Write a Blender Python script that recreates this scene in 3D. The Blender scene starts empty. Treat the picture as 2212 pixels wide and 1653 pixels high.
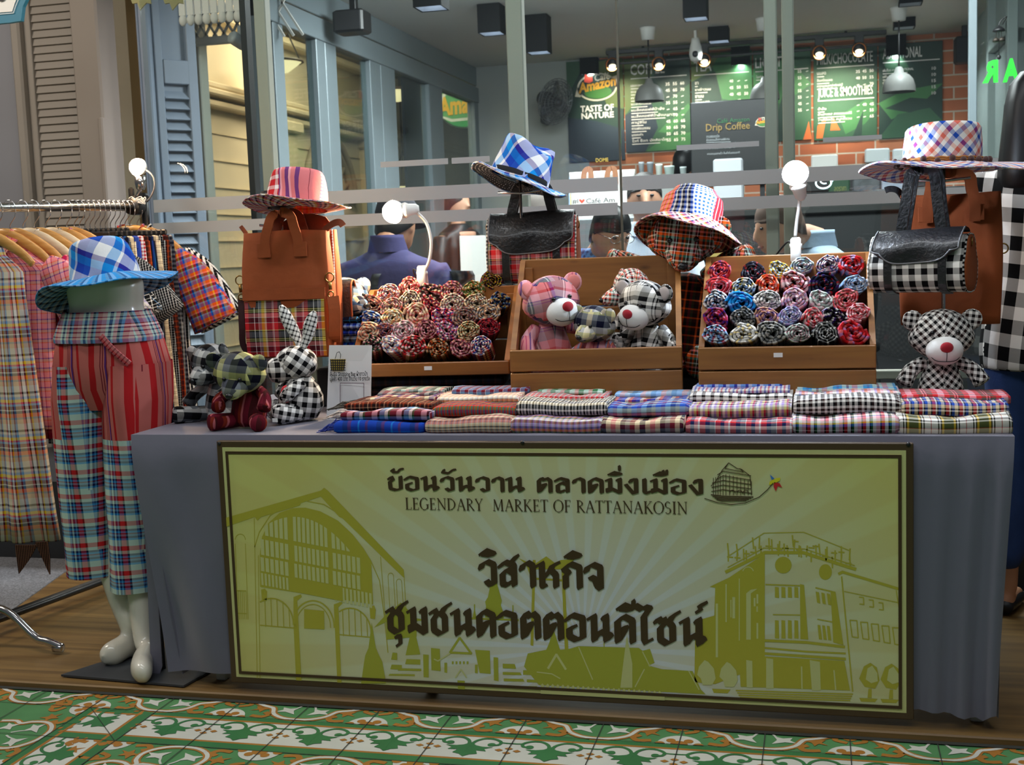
import bpy, bmesh, math, random
from mathutils import Vector as V, Matrix as M, noise
from mathutils.geometry import convex_hull_2d
PI = math.pi
rad = math.radians
rnd = random.Random(7)
S = bpy.context.scene
COL = S.collection

# ------------------------------------------------------------------ camera
FPX, IW, IH = 2652.0, 2212, 1653
CAM = V((0, -3.1, 1.216))
RX = V((0.96988492, 0.24089626, -0.03594771))
UP = V((0.00879796, 0.11284398, 0.99357377))
FW = V((-0.24340469, 0.96396848, -0.10732628))
cam = bpy.data.objects.new('camera', bpy.data.cameras.new('camera'))
COL.objects.link(cam)
cam.data.sensor_fit = 'HORIZONTAL'
cam.data.sensor_width = 36
cam.data.lens = 36 * FPX / IW
cam.data.clip_end = 200
cam.data.dof.use_dof = True
cam.data.dof.focus_distance = 3.5
cam.data.dof.aperture_fstop = 7.0
cam.matrix_world = M(((RX.x, UP.x, -FW.x, CAM.x), (RX.y, UP.y, -FW.y, CAM.y), (RX.z, UP.z, -FW.z, CAM.z), (0, 0, 0, 1)))
S.camera = cam

# ------------------------------------------------------------------ world, big lamps, exposure
S.view_settings.view_transform = 'Standard'
S.view_settings.look = 'None'
S.view_settings.gamma = 1
S.view_settings.use_curve_mapping = False
S.view_settings.exposure = 0.0
S.cycles.use_denoising = True
S.cycles.max_bounces = 7
S.cycles.diffuse_bounces = 3
S.cycles.glossy_bounces = 3
S.cycles.transmission_bounces = 4
S.cycles.transparent_max_bounces = 12
S.cycles.caustics_reflective = False
S.cycles.caustics_refractive = False
S.cycles.sample_clamp_indirect = 4
S.cycles.sample_clamp_direct = 0
W = bpy.data.worlds.new('night_street')
S.world = W
W.use_nodes = True
W.node_tree.nodes['Background'].inputs[0].default_value = (0.52, 0.56, 0.62, 1)
W.node_tree.nodes['Background'].inputs[1].default_value = 0.13

def area(name, loc, target, sx, sy, power, color):
    d = bpy.data.lights.new(name, 'AREA')
    d.shape = 'RECTANGLE'
    d.size, d.size_y, d.energy, d.color = sx, sy, power, color
    o = bpy.data.objects.new(name, d)
    COL.objects.link(o)
    o.location = loc
    o.rotation_euler = (V(target) - V(loc)).to_track_quat('-Z', 'Y').to_euler()
    return o

# fluorescent tubes under the arcade roof, over the walkway the photographer stands on
area('arcade_ceiling_light', (-0.7, 0.02, 3.2), (-0.7, -0.02, 0.0), 3.6, 0.25, 44, (0.95, 0.98, 1.0))
area('arcade_ceiling_light', (-0.6, -2.5, 3.2), (-0.6, -0.2, 0.2), 3.4, 0.5, 38, (0.93, 0.97, 1.0))
area('arcade_ceiling_light', (-4.2, -0.4, 3.3), (-4.0, 1.8, 1.0), 1.2, 0.5, 56, (1.0, 0.88, 0.75))
# unseen fill lights added under the cafe ceiling to brighten the interior
area('cafe_ceil_fill_light', (-0.4, 2.6, 2.74), (-0.4, 3.1, 0), 2.4, 0.6, 195, (0.94, 0.97, 1.0))
area('cafe_ceil_fill_light', (-1.6, 3.7, 2.74), (-1.9, 4.6, 0), 1.2, 0.6, 100, (0.94, 0.97, 1.0))
# warm light of the passage behind the cafe's glass side
area('passage_ceiling_light', (-3.9, 6.6, 3.6), (-4.4, 6.6, 1.2), 0.8, 3.5, 210, (1.0, 0.80, 0.56))
area('passage_ceiling_light', (-5.6, 12.5, 3.9), (-5.6, 12.5, 0), 1.5, 2.5, 260, (1.0, 0.88, 0.70))

# ------------------------------------------------------------------ pixel -> place on a real plane
def ray(px, py):
    return FW + RX * ((px - IW / 2) / FPX) + UP * ((IH / 2 - py) / FPX)
def at(px, py, Y):
    v = ray(px, py)
    return CAM + v * ((Y - CAM.y) / v.y)
def atz(px, py, z):
    v = ray(px, py)
    return CAM + v * ((z - CAM.z) / v.z)
def atx(px, py, X):
    v = ray(px, py)
    return CAM + v * ((X - CAM.x) / v.x)
def sc(Y, px=1106, py=700):
    return (at(px, py, Y) - CAM).dot(FW) / FPX        # metres per pixel there

# ------------------------------------------------------------------ colours and materials
def lin(h):
    h = h.lstrip('#')
    o = []
    for i in (0, 2, 4):
        c = int(h[i:i + 2], 16) / 255
        o.append(c / 12.92 if c <= 0.04045 else ((c + 0.055) / 1.055) ** 2.4)
    return (o[0], o[1], o[2], 1.0)
MATS = {}
def newmat(name):
    m = bpy.data.materials.new(name)
    m.use_nodes = True
    nt = m.node_tree
    b = nt.nodes['Principled BSDF']
    return m, nt, b
def mat(name, col, rough=0.6, metal=0.0, emit=None, estr=0, spec=0.5, noise_amt=0.0, nscale=8.0, coat=0.0, bump=0.0, bscale=60.0, sheen=0.0):
    if name in MATS:
        return MATS[name]
    m, nt, b = newmat(name)
    b.inputs['Base Color'].default_value = lin(col)
    b.inputs['Roughness'].default_value = rough
    b.inputs['Metallic'].default_value = metal
    b.inputs['Specular IOR Level'].default_value = spec
    b.inputs['Coat Weight'].default_value = coat
    b.inputs['Sheen Weight'].default_value = sheen
    if emit:
        b.inputs['Emission Color'].default_value = lin(emit)
        b.inputs['Emission Strength'].default_value = estr
    if noise_amt or bump:
        tc = nt.nodes.new('ShaderNodeTexCoord')
        n = nt.nodes.new('ShaderNodeTexNoise')
        n.inputs['Scale'].default_value = nscale
        n.inputs['Detail'].default_value = 4
        nt.links.new(tc.outputs['Object'], n.inputs['Vector'])
        if noise_amt:
            mx = nt.nodes.new('ShaderNodeMix')
            mx.data_type = 'RGBA'
            mx.blend_type = 'MULTIPLY'
            mx.inputs[6].default_value = lin(col)
            rp = nt.nodes.new('ShaderNodeValToRGB')
            rp.color_ramp.elements[0].position, rp.color_ramp.elements[1].position = 0.35, 0.7
            k = 1 - noise_amt
            rp.color_ramp.elements[0].color = (k, k, k, 1)
            nt.links.new(n.outputs['Fac'], rp.inputs[0])
            nt.links.new(rp.outputs[0], mx.inputs[7])
            mx.inputs[0].default_value = 1
            nt.links.new(mx.outputs[2], b.inputs['Base Color'])
        if bump:
            add_bump(nt, b, bscale, bump)
    MATS[name] = m
    return m
def add_bump(nt, b, scale, strength, dist=0.01):
    tc = nt.nodes.new('ShaderNodeTexCoord')
    n = nt.nodes.new('ShaderNodeTexNoise')
    n.inputs['Scale'].default_value = scale
    n.inputs['Detail'].default_value = 3
    bp = nt.nodes.new('ShaderNodeBump')
    bp.inputs['Strength'].default_value = strength
    bp.inputs['Distance'].default_value = dist
    nt.links.new(tc.outputs['Object'], n.inputs['Vector'])
    nt.links.new(n.outputs['Fac'], bp.inputs['Height'])
    nt.links.new(bp.outputs['Normal'], b.inputs['Normal'])

PAL = dict(W='f4f2ee', K='16161b', R='c2232f', P='e79a9c', B='2a52b8', N='1c2244', T='2fa6e0', L='a9cbee', Y='e3c53a', O='e2742f',
           G='3f7f4d', M='6e1a2c', C='ecdfc2', V='5a3a94', S='cba98e', A='8d9094', D='3b3c42', E='cfe0d8', U='7ea5c8', Q='c4286a',
           J='a5512e', I='bba8da', F='f1b79f', H='66703a', X='50302a', Z='2f9186', w='c8c6c0', k='2a2b30', p='f3c3cc', r='d8464c', g='5c6148', b='3f6fc4', n='2c3c70', y='d9d7a0', m='8c3448', s='cf8781')
def parse(sp):
    return [(PAL[t[0]], float(t[1:])) for t in sp.split()]
def plaid(name, warp, weft=None, mode='MIX', rough=0.85, ang=0.0, bump=0.25, bscale=35.0, bal=0.5, sheen=0.0, k=1.0):
    """woven check: stripes along u crossed with stripes along v (widths in millimetres of cloth)"""
    if name in MATS:
        return MATS[name]
    weft = weft or warp
    m, nt, b = newmat(name)
    L = nt.links.new
    uv = nt.nodes.new('ShaderNodeUVMap')
    src = uv.outputs[0]
    if ang:
        mp = nt.nodes.new('ShaderNodeMapping')
        mp.inputs['Rotation'].default_value = (0, 0, rad(ang))
        L(src, mp.inputs[0])
        src = mp.outputs[0]
    sx = nt.nodes.new('ShaderNodeSeparateXYZ')
    L(src, sx.inputs[0])
    outs = []
    for ax, sp in ((0, warp), (1, weft)):
        st = parse(sp)
        per = sum(w for c, w in st) / 1000 * k
        ma = nt.nodes.new('ShaderNodeMath')
        ma.operation = 'MULTIPLY'
        ma.inputs[1].default_value = 1 / per
        L(sx.outputs[ax], ma.inputs[0])
        fr = nt.nodes.new('ShaderNodeMath')
        fr.operation = 'FRACT'
        L(ma.outputs[0], fr.inputs[0])
        rp = nt.nodes.new('ShaderNodeValToRGB')
        cr = rp.color_ramp
        cr.interpolation = 'CONSTANT'
        pos, els = 0.0, []
        for c, w in st:
            els.append((pos, lin(c)))
            pos += w / 1000 * k / per
        while len(cr.elements) < len(els):
            cr.elements.new(1.0)
        if len(els) == 1:
            cr.elements[1].color = els[0][1]
        for e, (p_, c_) in zip(cr.elements, els):
            e.position = p_
        for e, (p_, c_) in zip(cr.elements, els):
            e.color = c_
        L(fr.outputs[0], rp.inputs[0])
        outs.append(rp.outputs[0])
    mx = nt.nodes.new('ShaderNodeMix')
    mx.data_type = 'RGBA'
    mx.blend_type = mode
    mx.inputs[0].default_value = bal
    L(outs[0], mx.inputs[6])
    L(outs[1], mx.inputs[7])
    gm = nt.nodes.new('ShaderNodeGamma')          # dark threads outweigh light ones in a weave
    gm.inputs[1].default_value = 1.4
    L(mx.outputs[2], gm.inputs[0])
    L(gm.outputs[0], b.inputs['Base Color'])
    b.inputs['Roughness'].default_value = rough
    b.inputs['Specular IOR Level'].default_value = 0.15
    b.inputs['Sheen Weight'].default_value = sheen
    if bump:
        add_bump(nt, b, bscale, bump)
    MATS[name] = m
    return m
def wood(name, c0, c1, rough=0.5, sx=3.0, sy=40.0, knots=True, coat=0.0):
    if name in MATS:
        return MATS[name]
    m, nt, b = newmat(name)
    L = nt.links.new
    uv = nt.nodes.new('ShaderNodeUVMap')
    mp = nt.nodes.new('ShaderNodeMapping')
    mp.inputs['Scale'].default_value = (sx, sy, 1)
    L(uv.outputs[0], mp.inputs[0])
    n = nt.nodes.new('ShaderNodeTexNoise')
    n.inputs['Scale'].default_value = 1.0
    n.inputs['Detail'].default_value = 5
    n.inputs['Distortion'].default_value = 0.6
    L(mp.outputs[0], n.inputs[0])
    rp = nt.nodes.new('ShaderNodeValToRGB')
    rp.color_ramp.elements[0].position, rp.color_ramp.elements[1].position = 0.3, 0.72
    rp.color_ramp.elements[0].color, rp.color_ramp.elements[1].color = lin(c0), lin(c1)
    L(n.outputs['Fac'], rp.inputs[0])
    out = rp.outputs[0]
    if knots:
        vo = nt.nodes.new('ShaderNodeTexVoronoi')
        vo.inputs['Scale'].default_value = 1.0
        mp2 = nt.nodes.new('ShaderNodeMapping')
        mp2.inputs['Scale'].default_value = (5.5, 14, 1)
        L(uv.outputs[0], mp2.inputs[0])
        L(mp2.outputs[0], vo.inputs['Vector'])
        r2 = nt.nodes.new('ShaderNodeValToRGB')
        r2.color_ramp.elements[0].position, r2.color_ramp.elements[1].position = 0.03, 0.13
        r2.color_ramp.elements[0].color = (0.25, 0.2, 0.15, 1)
        L(vo.outputs['Distance'], r2.inputs[0])
        mx = nt.nodes.new('ShaderNodeMix')
        mx.data_type = 'RGBA'
        mx.blend_type = 'MULTIPLY'
        mx.inputs[0].default_value = 0.7
        L(out, mx.inputs[6])
        L(r2.outputs[0], mx.inputs[7])
        out = mx.outputs[2]
    L(out, b.inputs['Base Color'])
    b.inputs['Roughness'].default_value = rough
    b.inputs['Coat Weight'].default_value = coat
    MATS[name] = m
    return m
def glass(name, tint='f0f4f3', refl=0.5, haze=0.0, hazecol='9aa4a6'):
    """thin pane: sees through, mirrors at a glance, a little dust"""
    m = bpy.data.materials.new(name)
    m.use_nodes = True
    nt = m.node_tree
    nt.nodes.clear()
    L = nt.links.new
    out = nt.nodes.new('ShaderNodeOutputMaterial')
    tr = nt.nodes.new('ShaderNodeBsdfTransparent')
    tr.inputs[0].default_value = lin(tint)
    gl = nt.nodes.new('ShaderNodeBsdfGlossy')
    gl.inputs['Roughness'].default_value = 0.0
    lw = nt.nodes.new('ShaderNodeLayerWeight')
    lw.inputs[0].default_value = 0.5
    pw = nt.nodes.new('ShaderNodeMath')
    pw.operation = 'POWER'
    pw.inputs[1].default_value = 5.0
    L(lw.outputs['Facing'], pw.inputs[0])
    ml = nt.nodes.new('ShaderNodeMath')
    ml.operation = 'MULTIPLY_ADD'
    ml.inputs[1].default_value = 0.95
    ml.inputs[2].default_value = 0.045 * refl * 2
    L(pw.outputs[0], ml.inputs[0])
    mx = nt.nodes.new('ShaderNodeMixShader')
    L(ml.outputs[0], mx.inputs[0])
    L(tr.outputs[0], mx.inputs[1])
    L(gl.outputs[0], mx.inputs[2])
    last = mx.outputs[0]
    if haze:
        df = nt.nodes.new('ShaderNodeBsdfDiffuse')
        df.inputs[0].default_value = lin(hazecol)
        m2 = nt.nodes.new('ShaderNodeMixShader')
        m2.inputs[0].default_value = haze
        L(last, m2.inputs[1])
        L(df.outputs[0], m2.inputs[2])
        last = m2.outputs[0]
    L(last, out.inputs[0])
    MATS[name] = m
    return m

# ------------------------------------------------------------------ mesh collector
def rotm(rx=0, ry=0, rz=0):
    return M.Rotation(rad(rz), 4, 'Z') @ M.Rotation(rad(ry), 4, 'Y') @ M.Rotation(rad(rx), 4, 'X')
def ringpts(c, ax, ay, n, e=2.0, ph=0.0):
    c, ax, ay = V(c), V(ax), V(ay)
    o = []
    for i in range(n):
        t = 2 * PI * i / n + ph
        ct, st = math.cos(t), math.sin(t)
        o.append(c + ax * (math.copysign(abs(ct) ** (2 / e), ct)) + ay * (math.copysign(abs(st) ** (2 / e), st)))
    return o
def smooth_path(pts, k=4):
    pts = [V(p) for p in pts]
    if len(pts) < 3:
        return pts
    o = []
    for i in range(len(pts) - 1):
        p0, p1, p2, p3 = pts[max(i - 1, 0)], pts[i], pts[i + 1], pts[min(i + 2, len(pts) - 1)]
        for j in range(k):
            t = j / k
            o.append(0.5 * ((2 * p1) + (p2 - p0) * t + (2 * p0 - 5 * p1 + 4 * p2 - p3) * t * t + (3 * p1 - p0 - 3 * p2 + p3) * t ** 3))
    o.append(pts[-1])
    return o
def frames(pts, up=None):
    fr = []
    n = len(pts)
    x = None
    for i in range(n):
        t = (pts[min(i + 1, n - 1)] - pts[max(i - 1, 0)]).normalized()
        if x is None:
            u = V(up) if up else (V((0, 0, 1)) if abs(t.z) < 0.9 else V((1, 0, 0)))
            x = (u - t * u.dot(t)).normalized()
        else:
            x = (x - t * x.dot(t)).normalized()
        fr.append((t, x, t.cross(x)))
    return fr
class MB:
    def __init__(self):
        self.v, self.f, self.u, self.m, self.s = [], [], [], [], []
    def add(self, vs, fs, us=None, mi=0, smooth=True, T=None):
        b = len(self.v)
        if T is not None:
            vs = [T @ V(p) for p in vs]
        self.v.extend(V(p) for p in vs)
        for i, f in enumerate(fs):
            self.f.append([b + k for k in f])
            self.u.append(us[i] if us else None)
            self.m.append(mi if isinstance(mi, int) else mi[i])
            self.s.append(smooth)
        return self
    def loft(self, rings, closed=True, cap=(True, True), mi=0, smooth=True, T=None, uv0=(0, 0), mif=None):
        n, k = len(rings[0]), len(rings)
        rings = [[V(p) for p in r] for r in rings]
        vs = [p for r in rings for p in r]
        best = max(rings, key=lambda r: sum((r[(i + 1) % n] - r[i]).length for i in range(n)))
        cu = [uv0[0]]
        for i in range(n):
            cu.append(cu[-1] + (best[(i + 1) % n] - best[i]).length)
        cv = [uv0[1]]
        for j in range(1, k):
            cv.append(cv[-1] + sum((rings[j][i] - rings[j - 1][i]).length for i in range(0, n, max(1, n // 8))) / len(range(0, n, max(1, n // 8))))
        fs, us, ms = [], [], []
        for j in range(k - 1):
            for i in range(n if closed else n - 1):
                i2 = (i + 1) % n
                fs.append((j * n + i, j * n + i2, (j + 1) * n + i2, (j + 1) * n + i))
                us.append(((cu[i], cv[j]), (cu[i + 1], cv[j]), (cu[i + 1], cv[j + 1]), (cu[i], cv[j + 1])))
                ms.append(mif(i / n, j / (k - 1)) if mif else mi)
        if closed:
            for e, on in ((0, cap[0]), (k - 1, cap[1])):
                if on:
                    idx = [e * n + i for i in range(n)]
                    if e == 0:
                        idx.reverse()
                    fs.append(tuple(idx))
                    us.append(None)
                    ms.append(mi)
        return self.add(vs, fs, us, ms, smooth, T)
    def tube(self, pts, r, n=8, mi=0, k=0, cap=True, T=None, up=None, flat=1.0):
        pts = smooth_path(pts, k) if k else [V(p) for p in pts]
        rs = r if isinstance(r, (list, tuple)) else [r] * len(pts)
        if len(rs) != len(pts):
            q = []
            for i in range(len(pts)):
                t = i / (len(pts) - 1) * (len(rs) - 1)
                a = min(int(t), len(rs) - 2)
                q.append(rs[a] + (rs[a + 1] - rs[a]) * (t - a))
            rs = q
        rings = [ringpts(p, x * rr, y * rr * flat, n) for p, rr, (t, x, y) in zip(pts, rs, frames(pts, up))]
        return self.loft(rings, cap=(cap, cap), mi=mi, T=T)
    def ribbon(self, pts, w, t, wdir, mi=0, k=0, T=None):
        """flat strap: width w along wdir, thickness t"""
        pts = smooth_path(pts, k) if k else [V(p) for p in pts]
        wd = V(wdir).normalized()
        rings = []
        for i, p in enumerate(pts):
            tg = (pts[min(i + 1, len(pts) - 1)] - pts[max(i - 1, 0)]).normalized()
            a = (wd - tg * wd.dot(tg)).normalized()
            b = tg.cross(a)
            rings.append([p + a * (w / 2) + b * (t / 2), p - a * (w / 2) + b * (t / 2), p - a * (w / 2) - b * (t / 2), p + a * (w / 2) - b * (t / 2)])
        return self.loft(rings, mi=mi, smooth=False, T=T)
    def box(self, c, s, bev=0.0, T=None, mi=0, smooth=False):
        c = V(c)
        hx, hy, hz = s[0] / 2, s[1] / 2, s[2] / 2
        b = min(bev, hx * 0.9, hy * 0.9, hz * 0.9)
        def rr(x, y, z):
            if b <= 0:
                return [c + V((x, y, z)), c + V((-x, y, z)), c + V((-x, -y, z)), c + V((x, -y, z))]
            return [c + V(p) for p in ((x, y - b, z), (x - b, y, z), (-x + b, y, z), (-x, y - b, z), (-x, -y + b, z), (-x + b, -y, z), (x - b, -y, z), (x, -y + b, z))]
        if b <= 0:
            rings = [rr(hx, hy, -hz), rr(hx, hy, hz)]
        else:
            rings = [rr(hx - b, hy - b, -hz), rr(hx, hy, -hz + b), rr(hx, hy, hz - b), rr(hx - b, hy - b, hz)]
        q = MB()
        q.loft(rings)
        q.boxuv()
        return self.add(q.v, q.f, q.u, mi, smooth, T)
    def lathe(self, prof, n=20, T=None, mi=0, c=(0, 0, 0), sx=1, sy=1, cap=(True, True), mif=None, fn=None):
        rings = []
        for j, (r, z) in enumerate(prof):
            rg = []
            for i in range(n):
                t = 2 * PI * i / n
                p = V((c[0] + r * sx * math.cos(t), c[1] + r * sy * math.sin(t), c[2] + z))
                rg.append(fn(p, t, j) if fn else p)
            rings.append(rg)
        return self.loft(rings, cap=cap, mi=mi, T=T, mif=mif)
    def ell(self, c, r, T=None, n=20, k=12, mi=0, e=1.0):
        rr = (r, r, r) if isinstance(r, (int, float)) else r
        rings = []
        for j in range(k + 1):
            a = PI * (j / k) if 0 < j < k else (0.04 if j == 0 else PI - 0.04)
            sa, ca = math.sin(a), math.cos(a)
            rings.append([V((c[0] + rr[0] * sa ** e * math.cos(2 * PI * i / n), c[1] + rr[1] * sa ** e * math.sin(2 * PI * i / n), c[2] - rr[2] * ca)) for i in range(n)])
        return self.loft(rings, mi=mi, T=T)
    def poly(self, pts, nrm, t=0.0, mi=0, T=None):
        """flat outline, extruded by t along -nrm"""
        pts = [V(p) for p in pts]
        nrm = V(nrm).normalized()
        ar = V((0, 0, 0))
        for i in range(len(pts)):
            ar += pts[i].cross(pts[(i + 1) % len(pts)])
        if ar.dot(nrm) < 0:
            pts.reverse()
        n = len(pts)
        q = MB()
        if t:
            q.add(pts + [p - nrm * t for p in pts], [tuple(range(n)), tuple(range(2 * n - 1, n - 1, -1))] + [(i, i + n, (i + 1) % n + n, (i + 1) % n) for i in range(n)])
        else:
            q.add(pts, [tuple(range(n))])
        q.boxuv()
        return self.add(q.v, q.f, q.u, mi, False, T)
    def fnormal(self, f):
        a = V((0, 0, 0))
        p0 = self.v[f[0]]
        for i in range(1, len(f) - 1):
            a += (self.v[f[i]] - p0).cross(self.v[f[i + 1]] - p0)
        return a
    def boxuv(self, rot=0.0, only_none=False):
        cr, sr = math.cos(rad(rot)), math.sin(rad(rot))
        for i, f in enumerate(self.f):
            if only_none and self.u[i] is not None:
                continue
            nn = self.fnormal(f)
            ax = max(range(3), key=lambda k: abs(nn[k]))
            o = []
            for k in f:
                p = self.v[k]
                u, w = ((p.y, p.z), (p.x, p.z), (p.x, p.y))[ax]
                o.append((u * cr - w * sr, u * sr + w * cr))
            self.u[i] = o
        return self
    def chevron(self, ang=35, cx=0.0):
        """cloth cut in two halves that meet in a seam: checks run at mirrored slants"""
        for i, f in enumerate(self.f):
            x = sum(self.v[k].x for k in f) / len(f) - cx
            nn = self.fnormal(f)
            ax = max(range(3), key=lambda k: abs(nn[k]) * (1.0, 1.35, 1.0)[k])
            a = rad(ang if x > 0 else -ang)
            cr, sr = math.cos(a), math.sin(a)
            o = []
            for k in f:
                p = self.v[k]
                u, w = ((p.y, p.z), (p.x, p.z), (p.x, p.y))[ax]
                o.append((u * cr - w * sr, u * sr + w * cr))
            self.u[i] = o
        return self
    def wobble(self, amp, freq, seed=0):
        for p in self.v:
            q = noise.noise_vector(p * freq + V((seed * 3.1, seed * 1.7, seed)))
            p += q * amp
        return self
    def xf(self, T):
        self.v = [T @ p for p in self.v]
        return self
    def mesh(self, name):
        self.boxuv(only_none=True)
        me = bpy.data.meshes.new(name)
        me.from_pydata([tuple(p) for p in self.v], [], self.f)
        uvl = me.uv_layers.new(name='UVMap')
        flat = []
        for o in self.u:
            for a in o:
                flat.extend(a)
        uvl.data.foreach_set('uv', flat)
        me.polygons.foreach_set('material_index', self.m)
        me.polygons.foreach_set('use_smooth', self.s)
        me.update()
        return me
    def build(self, name, mats, parent=None, world=False, label=None, cat=None, group=None, kind=None, sharp=None):
        mats = mats if isinstance(mats, (list, tuple)) else [mats]
        loc = V((0, 0, 0))
        if parent is None:
            lo = [min(p[i] for p in self.v) for i in range(3)]
            hi = [max(p[i] for p in self.v) for i in range(3)]
            loc = V(((lo[0] + hi[0]) / 2, (lo[1] + hi[1]) / 2, lo[2]))
        elif world:
            w = parent.matrix_basis.copy()
            q = parent
            while q.parent:
                q = q.parent
                w = q.matrix_basis @ w
            inv = w.inverted()
            self.xf(inv)
        vs = self.v
        self.v = [p - loc for p in vs]
        if loc.length:
            uv_none = [i for i, u in enumerate(self.u) if u is None]
        me = self.mesh(name)
        self.v = vs
        for m_ in mats:
            me.materials.append(m_)
        if sharp:
            me.set_sharp_from_angle(angle=rad(sharp))
        o = bpy.data.objects.new(name, me)
        COL.objects.link(o)
        o.location = loc
        if parent:
            o.parent = parent
        tag(o, label, cat, group, kind)
        return o
def tag(o, label=None, cat=None, group=None, kind=None):
    if label:
        o['label'] = label
    if cat:
        o['category'] = cat
    if group:
        o['group'] = group
    if kind:
        o['kind'] = kind
    return o
def thing(name, label, cat, loc=(0, 0, 0), rz=0.0, group=None):
    o = bpy.data.objects.new(name, None)
    o.empty_display_size = 0.05
    COL.objects.link(o)
    o.location = loc
    o.rotation_euler = (0, 0, rad(rz))
    return tag(o, label, cat, group)
def struct(name, mb, m):
    return mb.build(name, m, kind='structure')
def dup(root, loc, rz=None, label=None, group=None, mats=None):
    r = root.copy()
    COL.objects.link(r)
    r.location = loc
    if rz is not None:
        r.rotation_euler = (0, 0, rad(rz))
    if label:
        r['label'] = label
    if group:
        r['group'] = group
    for ch in list(root.children):
        c = ch.copy()
        COL.objects.link(c)
        c.parent = r
        for g in ch.children:
            d = g.copy()
            COL.objects.link(d)
            d.parent = c
    return r

def fuse(mb, voxel, it=6, fac=0.5):
    """melt overlapping solids into one continuous skin"""
    me = mb.mesh('skin')
    o = bpy.data.objects.new('skin', me)
    COL.objects.link(o)
    r = o.modifiers.new('r', 'REMESH')
    r.mode = 'VOXEL'
    r.voxel_size = voxel
    s_ = o.modifiers.new('s', 'SMOOTH')
    s_.iterations, s_.factor = it, fac
    dg = bpy.context.evaluated_depsgraph_get()
    m2 = bpy.data.meshes.new_from_object(o.evaluated_get(dg))
    q = MB()
    q.add([v.co.copy() for v in m2.vertices], [tuple(p.vertices) for p in m2.polygons])
    bpy.data.objects.remove(o)
    bpy.data.meshes.remove(me)
    bpy.data.meshes.remove(m2)
    return q

# ------------------------------------------------------------------ lettering
def text_geo(s, bold=0.0, res=2):
    c = bpy.data.curves.new('lettering', 'FONT')
    c.body = s
    c.resolution_u = res
    c.offset = bold
    c.fill_mode = 'FRONT'
    o = bpy.data.objects.new('lettering', c)
    me = o.to_mesh()
    vs = [V(v.co) for v in me.vertices]
    fs = [tuple(p.vertices) for p in me.polygons]
    o.to_mesh_clear()
    bpy.data.objects.remove(o)
    bpy.data.curves.remove(c)
    return vs, fs
def text_on(mb, s, p0, p1, h, nrm=(0, -1, 0), up=(0, 0, 1), bold=0.0, res=2, mi=0, lift=0.0, mirror=False):
    """lettering whose baseline runs from p0 to p1; h is the height of its tallest mark above the baseline"""
    vs, fs = text_geo(s, bold, res)
    if not vs:
        return
    x0, x1 = min(p.x for p in vs), max(p.x for p in vs)
    y1 = max(p.y for p in vs)
    p0, p1 = V(p0), V(p1)
    d = p1 - p0
    n, u = V(nrm), V(up)
    out = []
    for p in vs:
        t = (p.x - x0) / (x1 - x0)
        if mirror:
            t = 1 - t
        out.append(p0 + d * t + u * (p.y / y1 * h) + n * lift)
    mb.add(out, fs, None, mi, False)
def text_px(mb, s, x0, y0, x1, y1, hpx, Y, **kw):
    a, b = at(x0, y0, Y), at(x1, y1, Y)
    a.z = b.z = (a.z + b.z) / 2
    text_on(mb, s, a, b, hpx * sc(Y, (x0 + x1) / 2), **kw)
def poly_px(mb, pts, Y, mi=0, t=0.0):
    mb.poly([at(x, y, Y) for x, y in pts], (0, -1, 0), t, mi)
NL = [0]
def line_px(mb, pts, w, Y, mi=0, t=0.0):
    """printed line of width w pixels through pixel points on plane Y"""
    ps = [at(x, y, Y) for x, y in pts]
    hw = w * sc(Y, pts[0][0], pts[0][1]) / 2
    for a, b in zip(ps, ps[1:]):
        NL[0] += 1
        off = V((0, -.00003 * (NL[0] % 12), 0))
        a, b = a + off, b + off
        d = (b - a)
        if d.length < 1e-6:
            continue
        d.normalize()
        nn = V((-d.z, 0, d.x)) * hw
        e = d * hw * 0.4
        mb.poly([a - nn - e, b - nn + e, b + nn + e, a + nn - e], (0, -1, 0), t, mi)
# ================================================================== SETTING
YG = 1.25                       # glass front
YB = 7.4                        # back wall of the cafe
ZC = 2.8                        # cafe ceiling
ZI = 0.33                       # cafe floor
XS = -2.9                       # glass side of the cafe
XR = 1.16                       # right wall of the cafe
m_cem_green = mat('tile_green', '548c57', 0.45, noise_amt=0.18, nscale=9)
m_cem_dgreen = mat('tile_dark_green', '3a7846', 0.45, noise_amt=0.15, nscale=9)
m_cem_white = mat('tile_white', 'd2d2c6', 0.45, noise_amt=0.12, nscale=7)
m_cem_orange = mat('tile_ochre', 'ac7430', 0.45, noise_amt=0.15, nscale=9)
m_grout = mat('tile_grout', '34352f', 0.9)
m_deck = wood('deck_boards', '624a2a', '907040', 0.45, 1.2, 28, knots=False)
m_carpet = mat('grey_carpet', '8b8d92', 0.95, noise_amt=0.55, nscale=150)
m_dark = mat('dark_void', '0c0d10', 0.8)
m_black = mat('black_metal', '141416', 0.45)
m_ceil = mat('white_ceiling', 'e6e4dc', 0.8)
m_gwall = mat('grey_wall', 'a9adab', 0.75)
m_alu = mat('grey_aluminium', '7f8b91', 0.4, 0.15)
m_post = mat('sage_post', 'b9b6aa', 0.5)
m_cream = mat('cream_plaster', 'dccfb2', 0.75, noise_amt=0.08, nscale=3)
m_creamd = mat('cream_moulding', 'd2c3a4', 0.7)
m_white = mat('white_paint', 'dcdad4', 0.55)

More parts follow.
